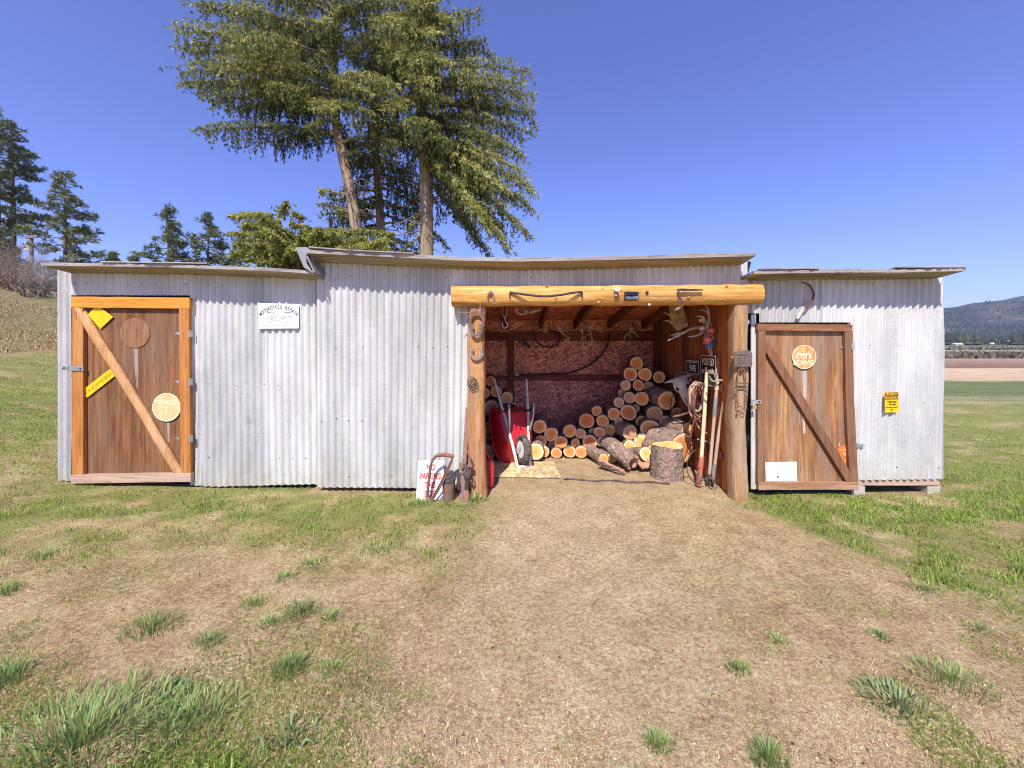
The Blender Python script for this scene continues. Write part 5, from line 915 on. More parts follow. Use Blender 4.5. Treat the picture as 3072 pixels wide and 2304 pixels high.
# chopping block
c = W(2016, 1440, .36); T = thing('chopping_block', 'upright thick-barked chopping block with a pale chipped top', 'chopping block', (c.x, .50, 0)); rr = random.Random(8); mb = MB(); n = 36; H = .36; r_ = .172; vv = []; rows = 10
for j in range(rows + 1):
    for k in range(n): a = 2*math.pi*k/n; q = r_ * (1 + .05 * math.sin(3*a+1) + .03 * math.sin(7*a) + rr.uniform(-.025, .025)) * (1.05 - .05 * j / rows); vv.append((c.x + q*math.cos(a), .50 + q*math.sin(a), -.02 + (H + .02) * j / rows + .012 * math.sin(2 * a) * j / rows))
mb.add(vv, [(j*n+k, j*n+(k+1) % n, (j+1)*n+(k+1) % n, (j+1)*n+k) for j in range(rows) for k in range(n)]); mb.build('bark', LBARK, T, smooth=True)
V = [(c.x, .50, H - .006)]; tn = [0.0]
for i in range(1, 8):
    for k in range(n): a = 2*math.pi*k/n; q = r_ * .985 * i / 7 * (1 + .05 * math.sin(3*a+1) + .03 * math.sin(7*a)); V.append((c.x + q*math.cos(a), .50 + q*math.sin(a), H + (rr.uniform(-.008, .004) if i < 7 else -.002) + .012 * math.sin(2*a) * i / 7)); tn.append(i / 7)
mb = MB(); mb.v = V; mb.f = [(0, 1+k, 1+(k+1) % n) for k in range(n)] + [(1+(i-1)*n+k, 1+i*n+k, 1+i*n+(k+1) % n, 1+(i-1)*n+(k+1) % n) for i in range(1, 7) for k in range(n)]; mb.m = [0]*len(mb.f); o = mb.build('cut_end', CUTY, T); o.data.attributes.new('tone', 'FLOAT', 'POINT').data.foreach_set('value', tn)
# ------------------------------------------------------------------ floor board, cable, can, tub
mb = MB(); z = .022; mb.hexa([(-.27, .42, z-.012), (.555, .40, z-.012), (.535, .99, z-.012), (-.25, 1.02, z-.012), (-.27, .42, z), (.555, .40, z), (.535, .99, z), (-.25, 1.02, z)]); tag(mb.build('floor_board', OSBF), 'loose square of strand board on the dirt under the wheelbarrow', 'board')
mb = MB(); pts = []
for k in range(60): u = k / 59; x = .58 + u * 1.15; y = .36 - .10 * u + .02 * math.sin(u * 17); pts.append((x, y, g1(x, y) + .012 + .004 * math.sin(u * 40)))
mb.tube(pts, [.007 + .004 * abs(math.sin(k * .7)) for k in range(60)], 6, rn=.2, seed=3); tag(mb.build('old_rope', m_plain('dirty_rope', (.10, .075, .065), .9, 0, .4)), 'dark old rope half sunk in the dirt at the edge of the bay', 'rope')
T = thing('fuel_can', 'red plastic fuel can standing behind the left log post', 'fuel can', (-.30, .12, 0)); RED = m_plain('red_plastic', (.50, .025, .018), .4, 0, .1, .5); mb = MB()
prof = [(-.10, .02), (-.11, .05), (-.11, .24), (-.09, .285), (-.03, .31), (.04, .31), (.085, .285), (.105, .24), (.105, .05), (.095, .02)]; mb.prism([(-.30 + x, z) for x, z in prof], .04, .22); mb.build('body', RED, T, bevel=.018, smooth=True)
mb = MB(); mb.tube([(-.36, .13, .31), (-.35, .13, .355), (-.27, .13, .36), (-.245, .13, .31)], .014, 8); mb.build('handle', RED, T); mb = MB(); mb.lathe([(.024, .30), (.024, .345), (.018, .35)], Matrix.Translation((-.385, .13, -.02)), 14); mb.build('cap', BLACK, T)
T = thing('tub', 'dark red tub with a pale rim leaning behind the wheelbarrow', 'tub', W(1508, 1240, 1.12)); c = W(1522, 1258, 1.14); Mt = Matrix.Translation(c) @ Matrix.Rotation(R(76), 4, 'X'); DRED = m_plain('dark_red_steel', (.17, .02, .022), .45, 0, .2, .5); mb = MB(); mb.lathe([(.11, -.20), (.175, -.05), (.205, 0), (.195, 0), (.165, -.05), (.10, -.19), (.0, -.19)], Mt, 32, 0, 1.0, 1.1); mb.build('body', DRED, T, smooth=True)
mb = MB(); mb.tube([Mt @ Vector((.207 * math.cos(2*math.pi*k/32), .228 * math.sin(2*math.pi*k/32), 0)) for k in range(32)], .008, 6, closed=True); mb.build('rim', m_plain('pale_worn_rim', (.52, .42, .38), .5), T)
# ------------------------------------------------------------------ wheelbarrow standing on its nose
n0 = W(1570, 1407, .76); n0.z = .03; t0 = W(1533, 1137, 1.20); uu = (t0 - n0); LH = uu.length; uu.normalize(); va = R(24); vx = Vector((math.cos(va), math.sin(va), 0)); vx = (vx - uu * vx.dot(uu)).normalized(); ww = vx.cross(uu).normalized()
if ww.y > 0: ww = -ww
def B(u, v, w_): return n0 + uu * u + vx * v + ww * w_
T = thing('wheelbarrow', 'red wheelbarrow propped upright on its nose against the firewood', 'wheelbarrow', n0)
def rrect(u0, u1, v0n, v1t, w_, n=40, e=.38):
    pts = []
    for k in range(n):
        a = 2*math.pi*k/n; ca, sa = math.cos(a), math.sin(a); cu = math.copysign(abs(ca)**e, ca); cv = math.copysign(abs(sa)**e, sa); u = (u0+u1)/2 + (u1-u0)/2*cu; f = (u-u0)/(u1-u0); pts.append(B(u, (v0n + (v1t - v0n) * f) * cv, w_))
    return pts
mb = MB(); rings_ = [rrect(.05, .86, .24, .30, -.255, e=.62), rrect(.055, .855, .237, .297, -.248, e=.6), rrect(.16, .80, .225, .28, -.15, e=.5), rrect(.27, .755, .19, .25, -.045, e=.42), rrect(.29, .735, .165, .225, -.018, e=.4), rrect(.34, .69, .12, .16, -.014, e=.4)]
rin = [rrect(.057, .853, .233, .293, -.256, e=.62), rrect(.165, .795, .218, .273, -.153, e=.5), rrect(.28, .745, .185, .243, -.050, e=.42), rrect(.34, .69, .12, .16, -.026, e=.4)]
vv = [p for r_ in rings_ for p in r_]; n = 40; ff = [(i*n+k, i*n+(k+1) % n, (i+1)*n+(k+1) % n, (i+1)*n+k) for i in range(5) for k in range(n)] + [tuple(5*n+k for k in range(n))]; k0 = len(vv); vv += [p for r_ in rin for p in r_]
ff += [(k0+i*n+k, k0+(i+1)*n+k, k0+(i+1)*n+(k+1) % n, k0+i*n+(k+1) % n) for i in range(3) for k in range(n)] + [tuple(k0+3*n+k for k in range(n-1, -1, -1))] + [(k, k0+k, k0+(k+1) % n, (k+1) % n) for k in range(n)]
mb.add(vv, ff); TRAY = m_plain('red_wheelbarrow_paint', (.52, .018, .022), .30, 0, .18, .55, .1, 6); tray = mb.build('tray', TRAY, T, smooth=True)
mb = MB(); mb.tube(rrect(.048, .862, .243, .303, -.252, e=.62), .008, 8, closed=True); mb.build('rim', TRAY, tray, smooth=True)
HND = m_plain('grey_painted_handle', (.60, .58, .56), .5, 0, .2)
for s_ in (-1, 1):
    mb = MB(); mb.tube([B(.0, s_*.085, .02), B(.30, s_*.115, .012), B(.55, s_*.155, .006), B(.80, s_*.19, .0), B(LH, s_*.235, -.02)], [.019, .02, .02, .019, .016], 10); mb.build('handle', HND, T, smooth=True)
    mb = MB(); mb.tube([B(.42, s_*.14, .02), B(.56, s_*.16, .14), B(.69, s_*.17, .20)], .015, 8); mb.tube([B(.69, s_*.17, .20), B(.735, s_*.17, .195)], .02, 8); mb.build('leg', STEEL, T, smooth=True)
    mb = MB(); mb.tube([B(.69, s_*.17, .0), B(.695, s_*.17, .19)], .011, 8); mb.build('leg_strut', BLACK, T)
mb = MB(); mb.tube([B(-.005, -.10, .02), B(-.005, .10, .02)], .019, 10); mb.build('nose_bar', HND, T, smooth=True)
mb = MB(); mb.tube([B(.695, -.19, .012), B(.695, .19, .012)], .010, 8); mb.build('cross_brace', BLACK, T)
wc = B(.20, 0, .05); MW = Matrix.Translation(wc) @ Matrix((vx, uu.cross(vx) * -1 if False else ww.cross(vx), ww)).transposed().to_4x4() @ Matrix.Rotation(R(90), 4, 'Y')
rub = NT('tyre_rubber', .9, 0, .2); v = rub.co(); dn_ = rub.noise(v, 12, 5, .7); TYRE = rub.out(rub.mix(rub.ramp(dn_, [(.4, 0), (.65, .8)]), (.03, .03, .033), (.22, .19, .16)))
mb = MB(); R1 = .178; prof = [(.105, -.030), (.13, -.042), (.16, -.040), (.175, -.026), (R1, 0), (.175, .026), (.16, .040), (.13, .042), (.105, .030)]; n = 48; vv = []
for q, z in prof:
    for k in range(n): a = 2*math.pi*k/n; qq = q - (.006 if (k % 2 and q > .155) else 0); vv.append(MW @ Vector((qq*math.cos(a), qq*math.sin(a), z)))
m = len(prof); mb.add(vv, [(i*n+k, i*n+(k+1) % n, (i+1)*n+(k+1) % n, (i+1)*n+k) for i in range(m-1) for k in range(n)]); wheel = mb.build('wheel', TYRE, T)
mb = MB(); mb.lathe([(.107, -.030), (.107, .030), (.095, .022), (.06, .016), (.03, .03), (.0001, .03)], MW, 28); mb.lathe([(.0001, -.03), (.03, -.03), (.06, -.016), (.095, -.022), (.107, -.0299)], MW, 28)
for k in range(6): a = 2*math.pi*k/6; mb.lathe([(.017, -.024), (.0001, -.0245)], MW @ Matrix.Translation((.064*math.cos(a), .064*math.sin(a), 0)), 10, 1)
mb.build('rim', [WHITE, BLACK], wheel, smooth=True)
mb = MB(); mb.tube([wc - vx * .105, wc + vx * .105], .009, 8); mb.build('axle', STEEL, T)
# ------------------------------------------------------------------ things on the lintel
YL = -.268
def path(pts, Y): return [W(p[0], p[1], p[2] if len(p) > 2 else Y) for p in pts]
def smooth(pts, n=6):
    pts = [Vector(p) for p in pts]; o = []
    for i in range(len(pts) - 1):
        p0, p1, p2, p3 = pts[max(i-1, 0)], pts[i], pts[i+1], pts[min(i+2, len(pts)-1)]
        for k in range(n):
            t = k / n; o.append(.5 * ((2*p1) + (p2-p0)*t + (2*p0-5*p1+4*p2-p3)*t*t + (3*p1-p0-3*p2+p3)*t**3))
    return o + [pts[-1]]
def rod(mb, pts, Y, r, n=8, mi=0, sm=5, taper=None, sq=None):
    q = smooth(path(pts, Y), sm); rr_ = [r * (1 + (taper - 1) * i / (len(q) - 1)) for i in range(len(q))] if taper is not None else r; mb.tube(q, rr_, n, mi, sq=sq)
def solo(mb, name, mats, label, cat, group=None, **k): return tag(mb.build(name, mats, **k), label, cat, group)
mb = MB(); rod(mb, [(1463, 911), (1463, 890), (1466, 880), (1472, 875), (1478, 880), (1481, 890), (1482, 911)], YL - .012, .008); mb.ball(W(1471, 881, YL - .012), .013); mb.tube([W(1479, 911, YL-.012), W(1490, 912, YL-.012)], .007, 6); solo(mb, 'clevis', RUSTP, 'rusty U-shaped clevis nailed near the left end of the log lintel', 'clevis', smooth=True)
mb = MB(); rod(mb, [(1530, 877, -.27), (1565, 882, -.30), (1605, 887, -.32), (1640, 888.5, -.33), (1680, 885, -.32), (1715, 879, -.30), (1746, 875, -.27)], YL, .011, 8, 0, 6); rod(mb, [(1531, 877), (1529, 884), (1530, 893)], YL, .008); rod(mb, [(1745, 875), (1747, 882), (1746, 892)], YL, .008); mb.tube([W(1668, 894, -.25), W(1668, 896, -.30)], .006, 6); solo(mb, 'singletree', IRON, 'long bowed iron singletree bar hung across the lintel', 'iron bar', smooth=True)
mb = MB(); c = W(1848, 870, YL); mb.lathe([(.012, 0), (.024, .005), (.024, .03), (.015, .034), (.024, .04), (.022, .058), (.008, .062), (.007, .05)], Matrix.Translation(c) @ Matrix.Rotation(R(90), 4, 'X'), 18); c2 = W(1847, 886, YL); mb.lathe([(.016, 0), (.018, .02), (.01, .03)], Matrix.Translation(c2) @ Matrix.Rotation(R(90), 4, 'X'), 14, 1); solo(mb, 'insulator', [WHITE, PALEB], 'white porcelain knob insulator on the middle of the lintel', 'insulator', smooth=True)
mb = MB(); c = W(1948, 914, YL); mb.ball(c, .012); solo(mb, 'knob', WHITE, 'small white round knob at the lower edge of the lintel', 'knob', smooth=True)
T = thing('solar_light', 'black solar wall light fixed on the lintel', 'lamp', W(1895, 900, YL)); mb = MB(); a = W(1875, 875, YL - .02); b = W(1917, 900, YL - .02); mb.box(a.x, b.x, YL - .02, YL + .02, b.z, a.z); mb.build('housing', m_plain('grey_black_plastic', (.05, .055, .06), .35), T, bevel=.004)
mb = MB(); a = W(1878, 877, YL - .05); b = W(1913, 885, YL - .05); mb.hexa([(a.x, YL - .055, b.z), (b.x, YL - .055, b.z), (b.x, YL - .018, b.z), (a.x, YL - .018, b.z), (a.x, YL - .022, a.z + .006), (b.x, YL - .022, a.z + .006), (b.x, YL - .018, a.z + .006), (a.x, YL - .018, a.z + .006)]); mb.build('solar_panel', m_plain('panel_blue_black', (.012, .016, .035), .15, 0, .1, .6), T)
mb = MB(); a = W(1879, 888, YL - .024); b = W(1913, 897, YL - .024); mb.box(a.x, b.x, YL - .026, YL - .0205, b.z, a.z); mb.build('lens', m_plain('lens_grey', (.42, .47, .48), .2, 0, .2), T); mb = MB(); mb.ball(W(1896, 887, YL - .04), .011); mb.build('sensor', BLACK, T, smooth=True)
mb = MB(); mb.lathe([(.016, 0), (.016, .006), (.009, .008), (.009, .016), (.001, .017)], Matrix.Translation(W(1941, 878, YL + .012)) @ Matrix.Rotation(R(90), 4, 'X'), 8); solo(mb, 'bolt', IRON, 'bolt head with washer right of the solar light', 'bolt')
mb = MB(); p = path([(2031, 867), (2040, 866), (2107, 869), (2107, 872), (2040, 874), (2031, 875)], YL - .01); mb.prism([(q.x, q.z) for q in p], YL - .03, YL - .008); rod(mb, [(2040, 876), (2037, 884), (2043, 897), (2048, 910), (2045, 920)], YL - .03, .008); mb.ball(W(2042, 877, YL - .02), .013, mi=1); c = W(2034, 926, YL - .035); mb.ball(c, (.034, .008, .013), 12, 8, 2, Matrix.Rotation(R(-28), 4, 'Y')); solo(mb, 'iron_hook', [IRON, STEEL, RUSTP], 'dark iron spike with a hanging leaf-ended hook on the right half of the lintel', 'hook', smooth=True)
for kx, ky, kr in ((1807, 868, .016), (1796, 908, .02), (2066, 893, .018), (2179, 860, .016), (2171, 902, .016), (1640, 858, .014)):
    mb = MB(); c = W(kx, ky, YL + (.012 if 868 < ky < 900 else .035)); mb.ball(c, (kr, .016, kr * .8), 12, 6); mb.build('knot', POSTW, bpy.data.objects['log_lintel'] if False else SHED, smooth=True)
# ------------------------------------------------------------------ left post ornaments
YP = -.222
def shoe(name, label, cx_, cy_, w_, h_, up, m, Yf=YP):
    mb = MB(); pts = []
    for k in range(25):
        a = math.pi * (-.16 + 1.32 * k / 24); x = math.cos(a) * (w_ + (.12 * w_ if math.sin(a) > .2 else 0)) * (1 - .08 * (math.sin(a) < 0)); y = math.sin(a) * h_; pts.append(W(cx_ + x, cy_ + (y if not up else -y), Yf - .012))
    n = len(pts); vv = []
    for i, p in enumerate(pts):
        t = (pts[min(i+1, n-1)] - pts[max(i-1, 0)]).normalized(); nn = Vector((-t.z, 0, t.x)); ww_ = .011 + .004 * math.sin(math.pi * i / (n-1))
        for sa, sb in ((-1, -1), (1, -1), (1, 1), (-1, 1)): vv.append(p + nn * sa * ww_ + Vector((0, sb * .007, 0)))
    mb.add(vv, [(3,2,1,0), tuple(4*(n-1)+k for k in range(4))] + [(4*i+k, 4*i+(k+1) % 4, 4*i+4+(k+1) % 4, 4*i+4+k) for i in range(n-1) for k in range(4)])
    for k in (4, 7, 17, 20): p = pts[k]; mb.box(p.x - .003, p.x + .003, Yf - .021, Yf - .018, p.z - .004, p.z + .004, 1)
    return solo(mb, name, [m, BLACK], label, 'horseshoe', 'horseshoes on the left post')
DSTEEL = m_rust('worn_steel', (.20, .18, .17), (.36, .33, .31), (.10, .08, .07), .5)
shoe('horseshoe', 'large rusty horseshoe with its arch upward, uppermost on the left post', 1430, 972, 19, 34, True, RUST); shoe('horseshoe', 'grey horseshoe opening upward inside the large arched one', 1428, 984, 13, 23, False, DSTEEL, YP - .012); shoe('horseshoe', 'worn pale horseshoe opening upward, lowest on the left post', 1429, 1055, 15, 22, False, m_rust('pale_worn_steel', (.36, .30, .24), (.52, .45, .38), (.20, .15, .12), .3))
mb = MB(); rod(mb, [(1372, 938), (1392, 938), (1402, 946), (1404, 952), (1399, 958)], YP - .02, .0055); rod(mb, [(1395, 940), (1425, 936), (1452, 938)], YP - .01, .006)
for x in (1414, 1421, 1428, 1435, 1442, 1449): rod(mb, [(x, 939), (x + 1, 930 - (x % 3) * 3), (x + 3, 926)], YP - .012, .004)
rod(mb, [(1443, 938), (1440, 922), (1443, 910)], YP - .012, .0045); solo(mb, 'wire_bracket', RUSTP, 'rusty wire bracket with a hook sticking out left, just under the lintel', 'bracket', smooth=True)
mb = MB()
for x, y, a, b in ((1415, 1144, 13, 14), (1421, 1149, 11, 13), (1414, 1152, 11, 12), (1425, 1160, 10, 12), (1418, 1160, 9, 11)): mb.tube([W(x + a * math.cos(2*math.pi*k/24), y + b * math.sin(2*math.pi*k/24), YP - .008 - .004 * math.sin(k)) for k in range(24)], .0032, 5, closed=True)
solo(mb, 'wire_rings', IRON, 'tangle of thin dark wire rings on the left post below the horseshoes', 'wire rings', smooth=True)
# ------------------------------------------------------------------ right post ornaments
T = thing('cast_plaque', 'brown-grey cast plaque with a raised border on the right post', 'plaque', W(2225, 1102, YP)); PLQ = m_rust('plaque_brown', (.17, .115, .095), (.27, .20, .17), (.10, .07, .06), .2)
mb = MB(); p = path([(2197, 1100), (2251, 1100), (2252, 1062), (2249, 1055), (2238, 1051), (2214, 1051), (2202, 1055), (2198, 1062)], YP); mb.prism([(q.x, q.z) for q in p], YP - .03, YP - .012); mb.build('plate', PLQ, T, bevel=.003)
mb = MB()
for a, b in (((2203, 1061), (2247, 1061)), ((2203, 1094), (2247, 1094)), ((2204, 1061), (2204, 1094)), ((2246, 1061), (2246, 1094)), ((2208, 1065), (2242, 1065)), ((2208, 1090), (2242, 1090))): mb.tube([W(*a, YP - .031), W(*b, YP - .031)], .0035, 6)
for y in (1071, 1075, 1079, 1083, 1086): rod(mb, [(2212 + 4 * k, y + 1.5 * (-1) ** k) for k in range(7)], YP - .031, .003, 5, 0, 3)
mb.build('relief', PLQ, T, smooth=True); mb = MB(); mb.tube([W(2192, 1072, YP - .01), W(2200, 1072, YP - .01)], .008, 6); mb.tube([W(2250, 1091, YP - .02), W(2262, 1091, YP - .02)], .004, 6); mb.build('peg', JAMB, T)
mb = MB(); rod(mb, [(2213, 1147), (2213, 1125), (2218, 1108), (2225, 1104), (2232, 1108), (2236, 1125), (2237, 1147)], YP - .016, .0065); mb.ball(W(2224, 1111, YP - .012), .014); rod(mb, [(2208, 1149), (2243, 1149)], YP - .016, .007); rod(mb, [(2212, 1157), (2225, 1158), (2238, 1156)], YP - .016, .006)
def chain(mb, pts, Y, step=.021, r=.0032):
    q = smooth(path(pts, Y), 14); d = 0; last = q[0]; k = 0
    for a, b in zip(q, q[1:]):
        d += (b - a).length
        if d >= step:
            t = (b - a).normalized(); s = (Vector((0, 1, 0)) if k % 2 else t.cross(Vector((0, 1, 0)))).normalized(); mb.tube([b + t * .014 * math.cos(2*math.pi*j/10) + s * .008 * math.sin(2*math.pi*j/10) for j in range(10)], r, 5, closed=True); d = 0; k += 1
chain(mb, [(2212, 1158), (2211, 1190), (2213, 1222)], YP - .014); chain(mb, [(2238, 1158), (2239, 1185), (2238, 1214)], YP - .014); rod(mb, [(2213, 1222), (2222, 1218), (2227, 1222)], YP - .014, .005)
for x, y, r_ in ((2206, 1170, 4.5), (2231, 1231, 6)): mb.tube([W(x + r_ * math.cos(2*math.pi*k/16), y + r_ * math.sin(2*math.pi*k/16), YP - .014) for k in range(16)], .0042, 6, closed=True)
solo(mb, 'harness_iron', RUST, 'rusty shackle with two hanging chains on the right post', 'harness iron', smooth=True)
mb = MB(); mb.lathe([(.011, 0), (.011, .008), (.004, .006)], Matrix.Translation(W(2210, 1244, YP + .02)) @ Matrix.Rotation(R(90), 4, 'X'), 12); solo(mb, 'screw_eye', IRON, 'small iron screw below the chains on the right post', 'screw')
# ------------------------------------------------------------------ signs on and by the wall
T = thing('motorcycle_repair_sign', 'white enamel sign with arched grey MOTORCYCLE REPAIR lettering on the left wall', 'sign', W(835, 986, -.03)); Y0 = -.034
mb = MB(); p = path([(774, 909), (896, 912), (897, 985), (774, 986)], Y0); mb.prism([(q.x, q.z) for q in p], Y0, Y0 + .003); mb.build('panel', WHITE, T)
mb = MB(); txt = 'MOTORCYCLE REPAIR'; Rr = 78
for k, ch in enumerate(txt):
    if ch == ' ': continue
    a = -44 + 88 * k / (len(txt) - 1); mb.text(ch, .047, W(836 + Rr * math.sin(R(a)), 999 - Rr * math.cos(R(a)), Y0 - .0012), 0, .80, -a, bold=.03)
mb.text('PARTS &', .019, W(811, 937, Y0 - .0012)); mb.text('SERVICE', .019, W(865, 937, Y0 - .0012)); mb.build('lettering', GREYINK, T)
mb = MB(); 
for x in (812, 856): mb.tube([W(x + 8 * math.cos(2*math.pi*k/20), 960 + 8 * math.sin(2*math.pi*k/20), Y0 - .001) for k in range(20)], .0025, 4, closed=True)
for pts in ([(812, 960), (824, 950), (842, 952), (856, 960)], [(818, 948), (824, 945), (828, 954)], [(838, 951), (852, 949)], [(826, 960), (842, 960), (846, 953)], [(860, 951), (876, 948)], [(868, 956), (878, 957)]): rod(mb, pts, Y0 - .001, .0025, 4)
for x0, x1 in ((780, 784), (789, 794), (798, 812), (817, 842), (848, 885)): mb.tube([W(x0, 977, Y0 - .001), W(x1, 977.5, Y0 - .001)], .0035, 4)
mb.build('faded_drawing', FAINT, T); mb = MB()
for x, y in ((777, 915), (891, 917), (892, 981), (778, 981)): mb.ball(W(x, y, Y0 - .001), .0045, 6, 4)
mb.build('screw', STEEL, T)
T = thing('no_parking_sign', 'white sign with red NO PARKING THIS SIDE leaning on the wall', 'sign', W(1288, 1500, -.22)); bs = W(1288, 1503, -.215); Mx = Matrix.Translation(bs) @ Matrix.Rotation(R(-15), 4, 'X'); wd = PX(40, -.22); ht = PX(116, -.2)
mb = MB(); mb.prism([(-wd, 0), (wd, 0), (wd, ht), (-wd, ht)], -.004, 0, 0, Mx); mb.build('panel', WHITE, T); mb = MB()
for s_, y_ in (('NO', .82), ('PARKING', .60), ('THIS', .385), ('SIDE', .17)): mb.text(s_, .082, (0, 0, 0), 0, .60 if s_ == 'PARKING' else .66, 0, .0008, Mx @ Matrix.Translation((0, -.0052, ht * y_)), .032)
mb.build('lettering', REDINK, T)
T = thing('boundary_sign', 'small yellow and maroon PROPERTY BOUNDARY sign on the right wall', 'sign', W(2675, 1239, -.03)); Y0 = -.026
mb = MB(); p = path([(2654, 1177), (2695, 1176), (2697, 1236), (2655, 1238)], Y0); mb.prism([(q.x, q.z) for q in p], Y0, Y0 + .002); mb.build('panel', YELLOW, T, bevel=.0)
mb = MB(); p = path([(2655, 1178), (2694, 1177), (2695, 1198), (2655, 1199)], Y0); mb.prism([(q.x, q.z) for q in p], Y0 - .0008, Y0 - .0002); mb.build('header', MAROON, T)
mb = MB(); mb.text('PROPERTY', .030, W(2675, 1183.5, Y0 - .002), 0, .80); mb.text('BOUNDARY', .030, W(2675, 1193, Y0 - .002), 0, .78); mb.build('header_lettering', YELLOW, T)
mb = MB(); mb.text('National', .030, W(2676, 1205, Y0 - .0012), 0, .9); mb.text('Forest', .030, W(2677, 1213, Y0 - .0012), 0, .9); mb.text('LAND BEHIND THIS SIGN', .0125, W(2675, 1222, Y0 - .0012), 0, .85)
c = W(2675, 1230, Y0 - .0012); mb.prism([(c.x - .009, c.z + .009), (c.x - .009, c.z), (c.x, c.z - .010), (c.x + .009, c.z), (c.x + .009, c.z + .009)], Y0 - .0012, Y0 - .0004); mb.build('lettering', MAROON, T)
BW = BX1 - .05; Mz = Matrix.Rotation(R(-90), 4, 'Z')
def wallrect(mb, ya, yb, z0, z1, x, th=.003, mi=0): mb.box(x - th, x, ya, yb, z0, z1, mi)
T = thing('posted_sign', 'black POSTED NO TRESPASSING sign on the side wall of the bay', 'sign', (BW, .36, 1.08)); mb = MB(); wallrect(mb, .19, .53, 1.06, 1.40, BW); mb.build('panel', BLACK, T)
INK = m_plain('tan_lettering', (.62, .50, .38), .6); mb = MB(); mb.text('POSTED', .115, (BW - .004, .36, 1.325), 0, .62, 0, .0008, Mz); mb.text('NO TRESPASSING', .062, (BW - .004, .36, 1.215), 0, .56, 0, .0008, Mz)
for a in ((.19, .20, 1.06, 1.40), (.52, .53, 1.06, 1.40), (.20, .52, 1.39, 1.40), (.20, .52, 1.06, 1.07)): wallrect(mb, a[0], a[1], a[2], a[3], BW - .0032, .001)
mb.build('lettering', INK, T)
T = thing('number_plate', 'small black number plate on the side wall left of the posted sign', 'number plate', (BW, .75, 1.17)); mb = MB(); wallrect(mb, .58, .92, 1.16, 1.33, BW); mb.build('panel', BLACK, T)
mb = MB(); mb.text('5445', .115, (BW - .004, .74, 1.235), 0, .8, 0, .0008, Mz)
for a in ((.58, .588, 1.16, 1.33), (.912, .92, 1.16, 1.33), (.588, .912, 1.322, 1.33), (.62, .88, 1.305, 1.312)): wallrect(mb, a[0], a[1], a[2], a[3], BW - .0032, .001)
mb.build('lettering', m_plain('pale_lettering', (.66, .64, .62), .6), T)
mb = MB(); mb.tube([(BW - .03, .56, 1.175), (BW - .03, 1.02, 1.175)], .008, 6)
for k in range(6): y = .60 + .08 * k; mb.tube(smooth([(BW - .03, y, 1.175), (BW - .09, y - .01, 1.18), (BW - .12, y - .04, 1.14), (BW - .11, y - .06, 1.09)], 4), .004, 5)
solo(mb, 'tine_rack', STEEL, 'thin curved steel tines hanging under the number plate', 'hook rack', smooth=True)
# ------------------------------------------------------------------ bones, antlers, hide
def antler(name, label, beams, Y, r0=.013, cat='antler', group=None, plate=None):
    mb = MB()
    for b in beams: rod(mb, b, Y, r0 * (1 if len(b) > 3 else .7), 7, 0, 5, .22)
    if plate: 
        for x, y, r_ in plate: mb.ball(W(x, y, Y), (r_, r_ * .8, r_ * .8), 10, 7, 1)
    return solo(mb, name, [ANTLER, BONE], label, cat, group, smooth=True)
antler('elk_antlers', 'big grey elk antlers on a skull plate high in the right corner of the bay', [[(2100, 982, .32), (2075, 986, .28), (2050, 998, .2), (2028, 1010, .12), (2003, 1022, .05)], [(2048, 1000, .2), (2030, 1001, .14), (2012, 1008, .1)], [(2035, 1008, .15), (2026, 1009, .12), (2022, 1011, .1)], [(2115, 990, .3), (2124, 968, .25), (2127, 945, .2), (2122, 925, .15), (2112, 905, .15)], [(2124, 965, .25), (2112, 966, .2), (2112, 956, .15), (2102, 949, .1), (2090, 949, .08)], [(2126, 940, .2), (2116, 932, .15), (2096, 928, .1)], [(2112, 992, .3), (2098, 1003, .22), (2080, 1009, .15), (2064, 1010, .1)], [(2117, 915, .15), (2108, 905, .15), (2092, 913, .1)]], .25, .020, plate=[(2103, 960, .028), (2106, 985, .034)])
mb = MB(); p = path([(2004, 908), (2047, 908), (2056, 945), (2064, 978), (2050, 985), (2032, 993), (2020, 981), (2011, 955), (2008, 930)], .34); mb.prism([(q.x, q.z) for q in p], .335, .345); t = NT('rawhide', .8, 0, .2); v = t.co(); hn = t.noise(v, 11, 5, .7); solo(mb, 'hide', t.out(t.ramp(hn, [(.3, (.16, .085, .025)), (.5, (.36, .23, .10)), (.7, (.46, .32, .17))])), 'tan piece of dried hide hanging from the ceiling by the elk antlers', 'hide', bevel=.003)
antler('antler', 'pale forked antler poking out left of the tan hide', [[(2012, 948), (2004, 942), (1996, 939), (1990, 940)], [(2016, 972), (2010, 964), (2000, 962), (1990, 963)]], .40, .012, group=None)
antler('antler', 'white curved antler with a striped base hanging behind the left part of the lintel', [[(1549, 926), (1549, 934), (1557, 941), (1572, 942), (1590, 937)], [(1590, 936), (1605, 933), (1618, 930), (1624, 925)], [(1576, 938), (1574, 928), (1568, 915), (1570, 905)]], .30, .017, plate=[(1577, 934, .022)])
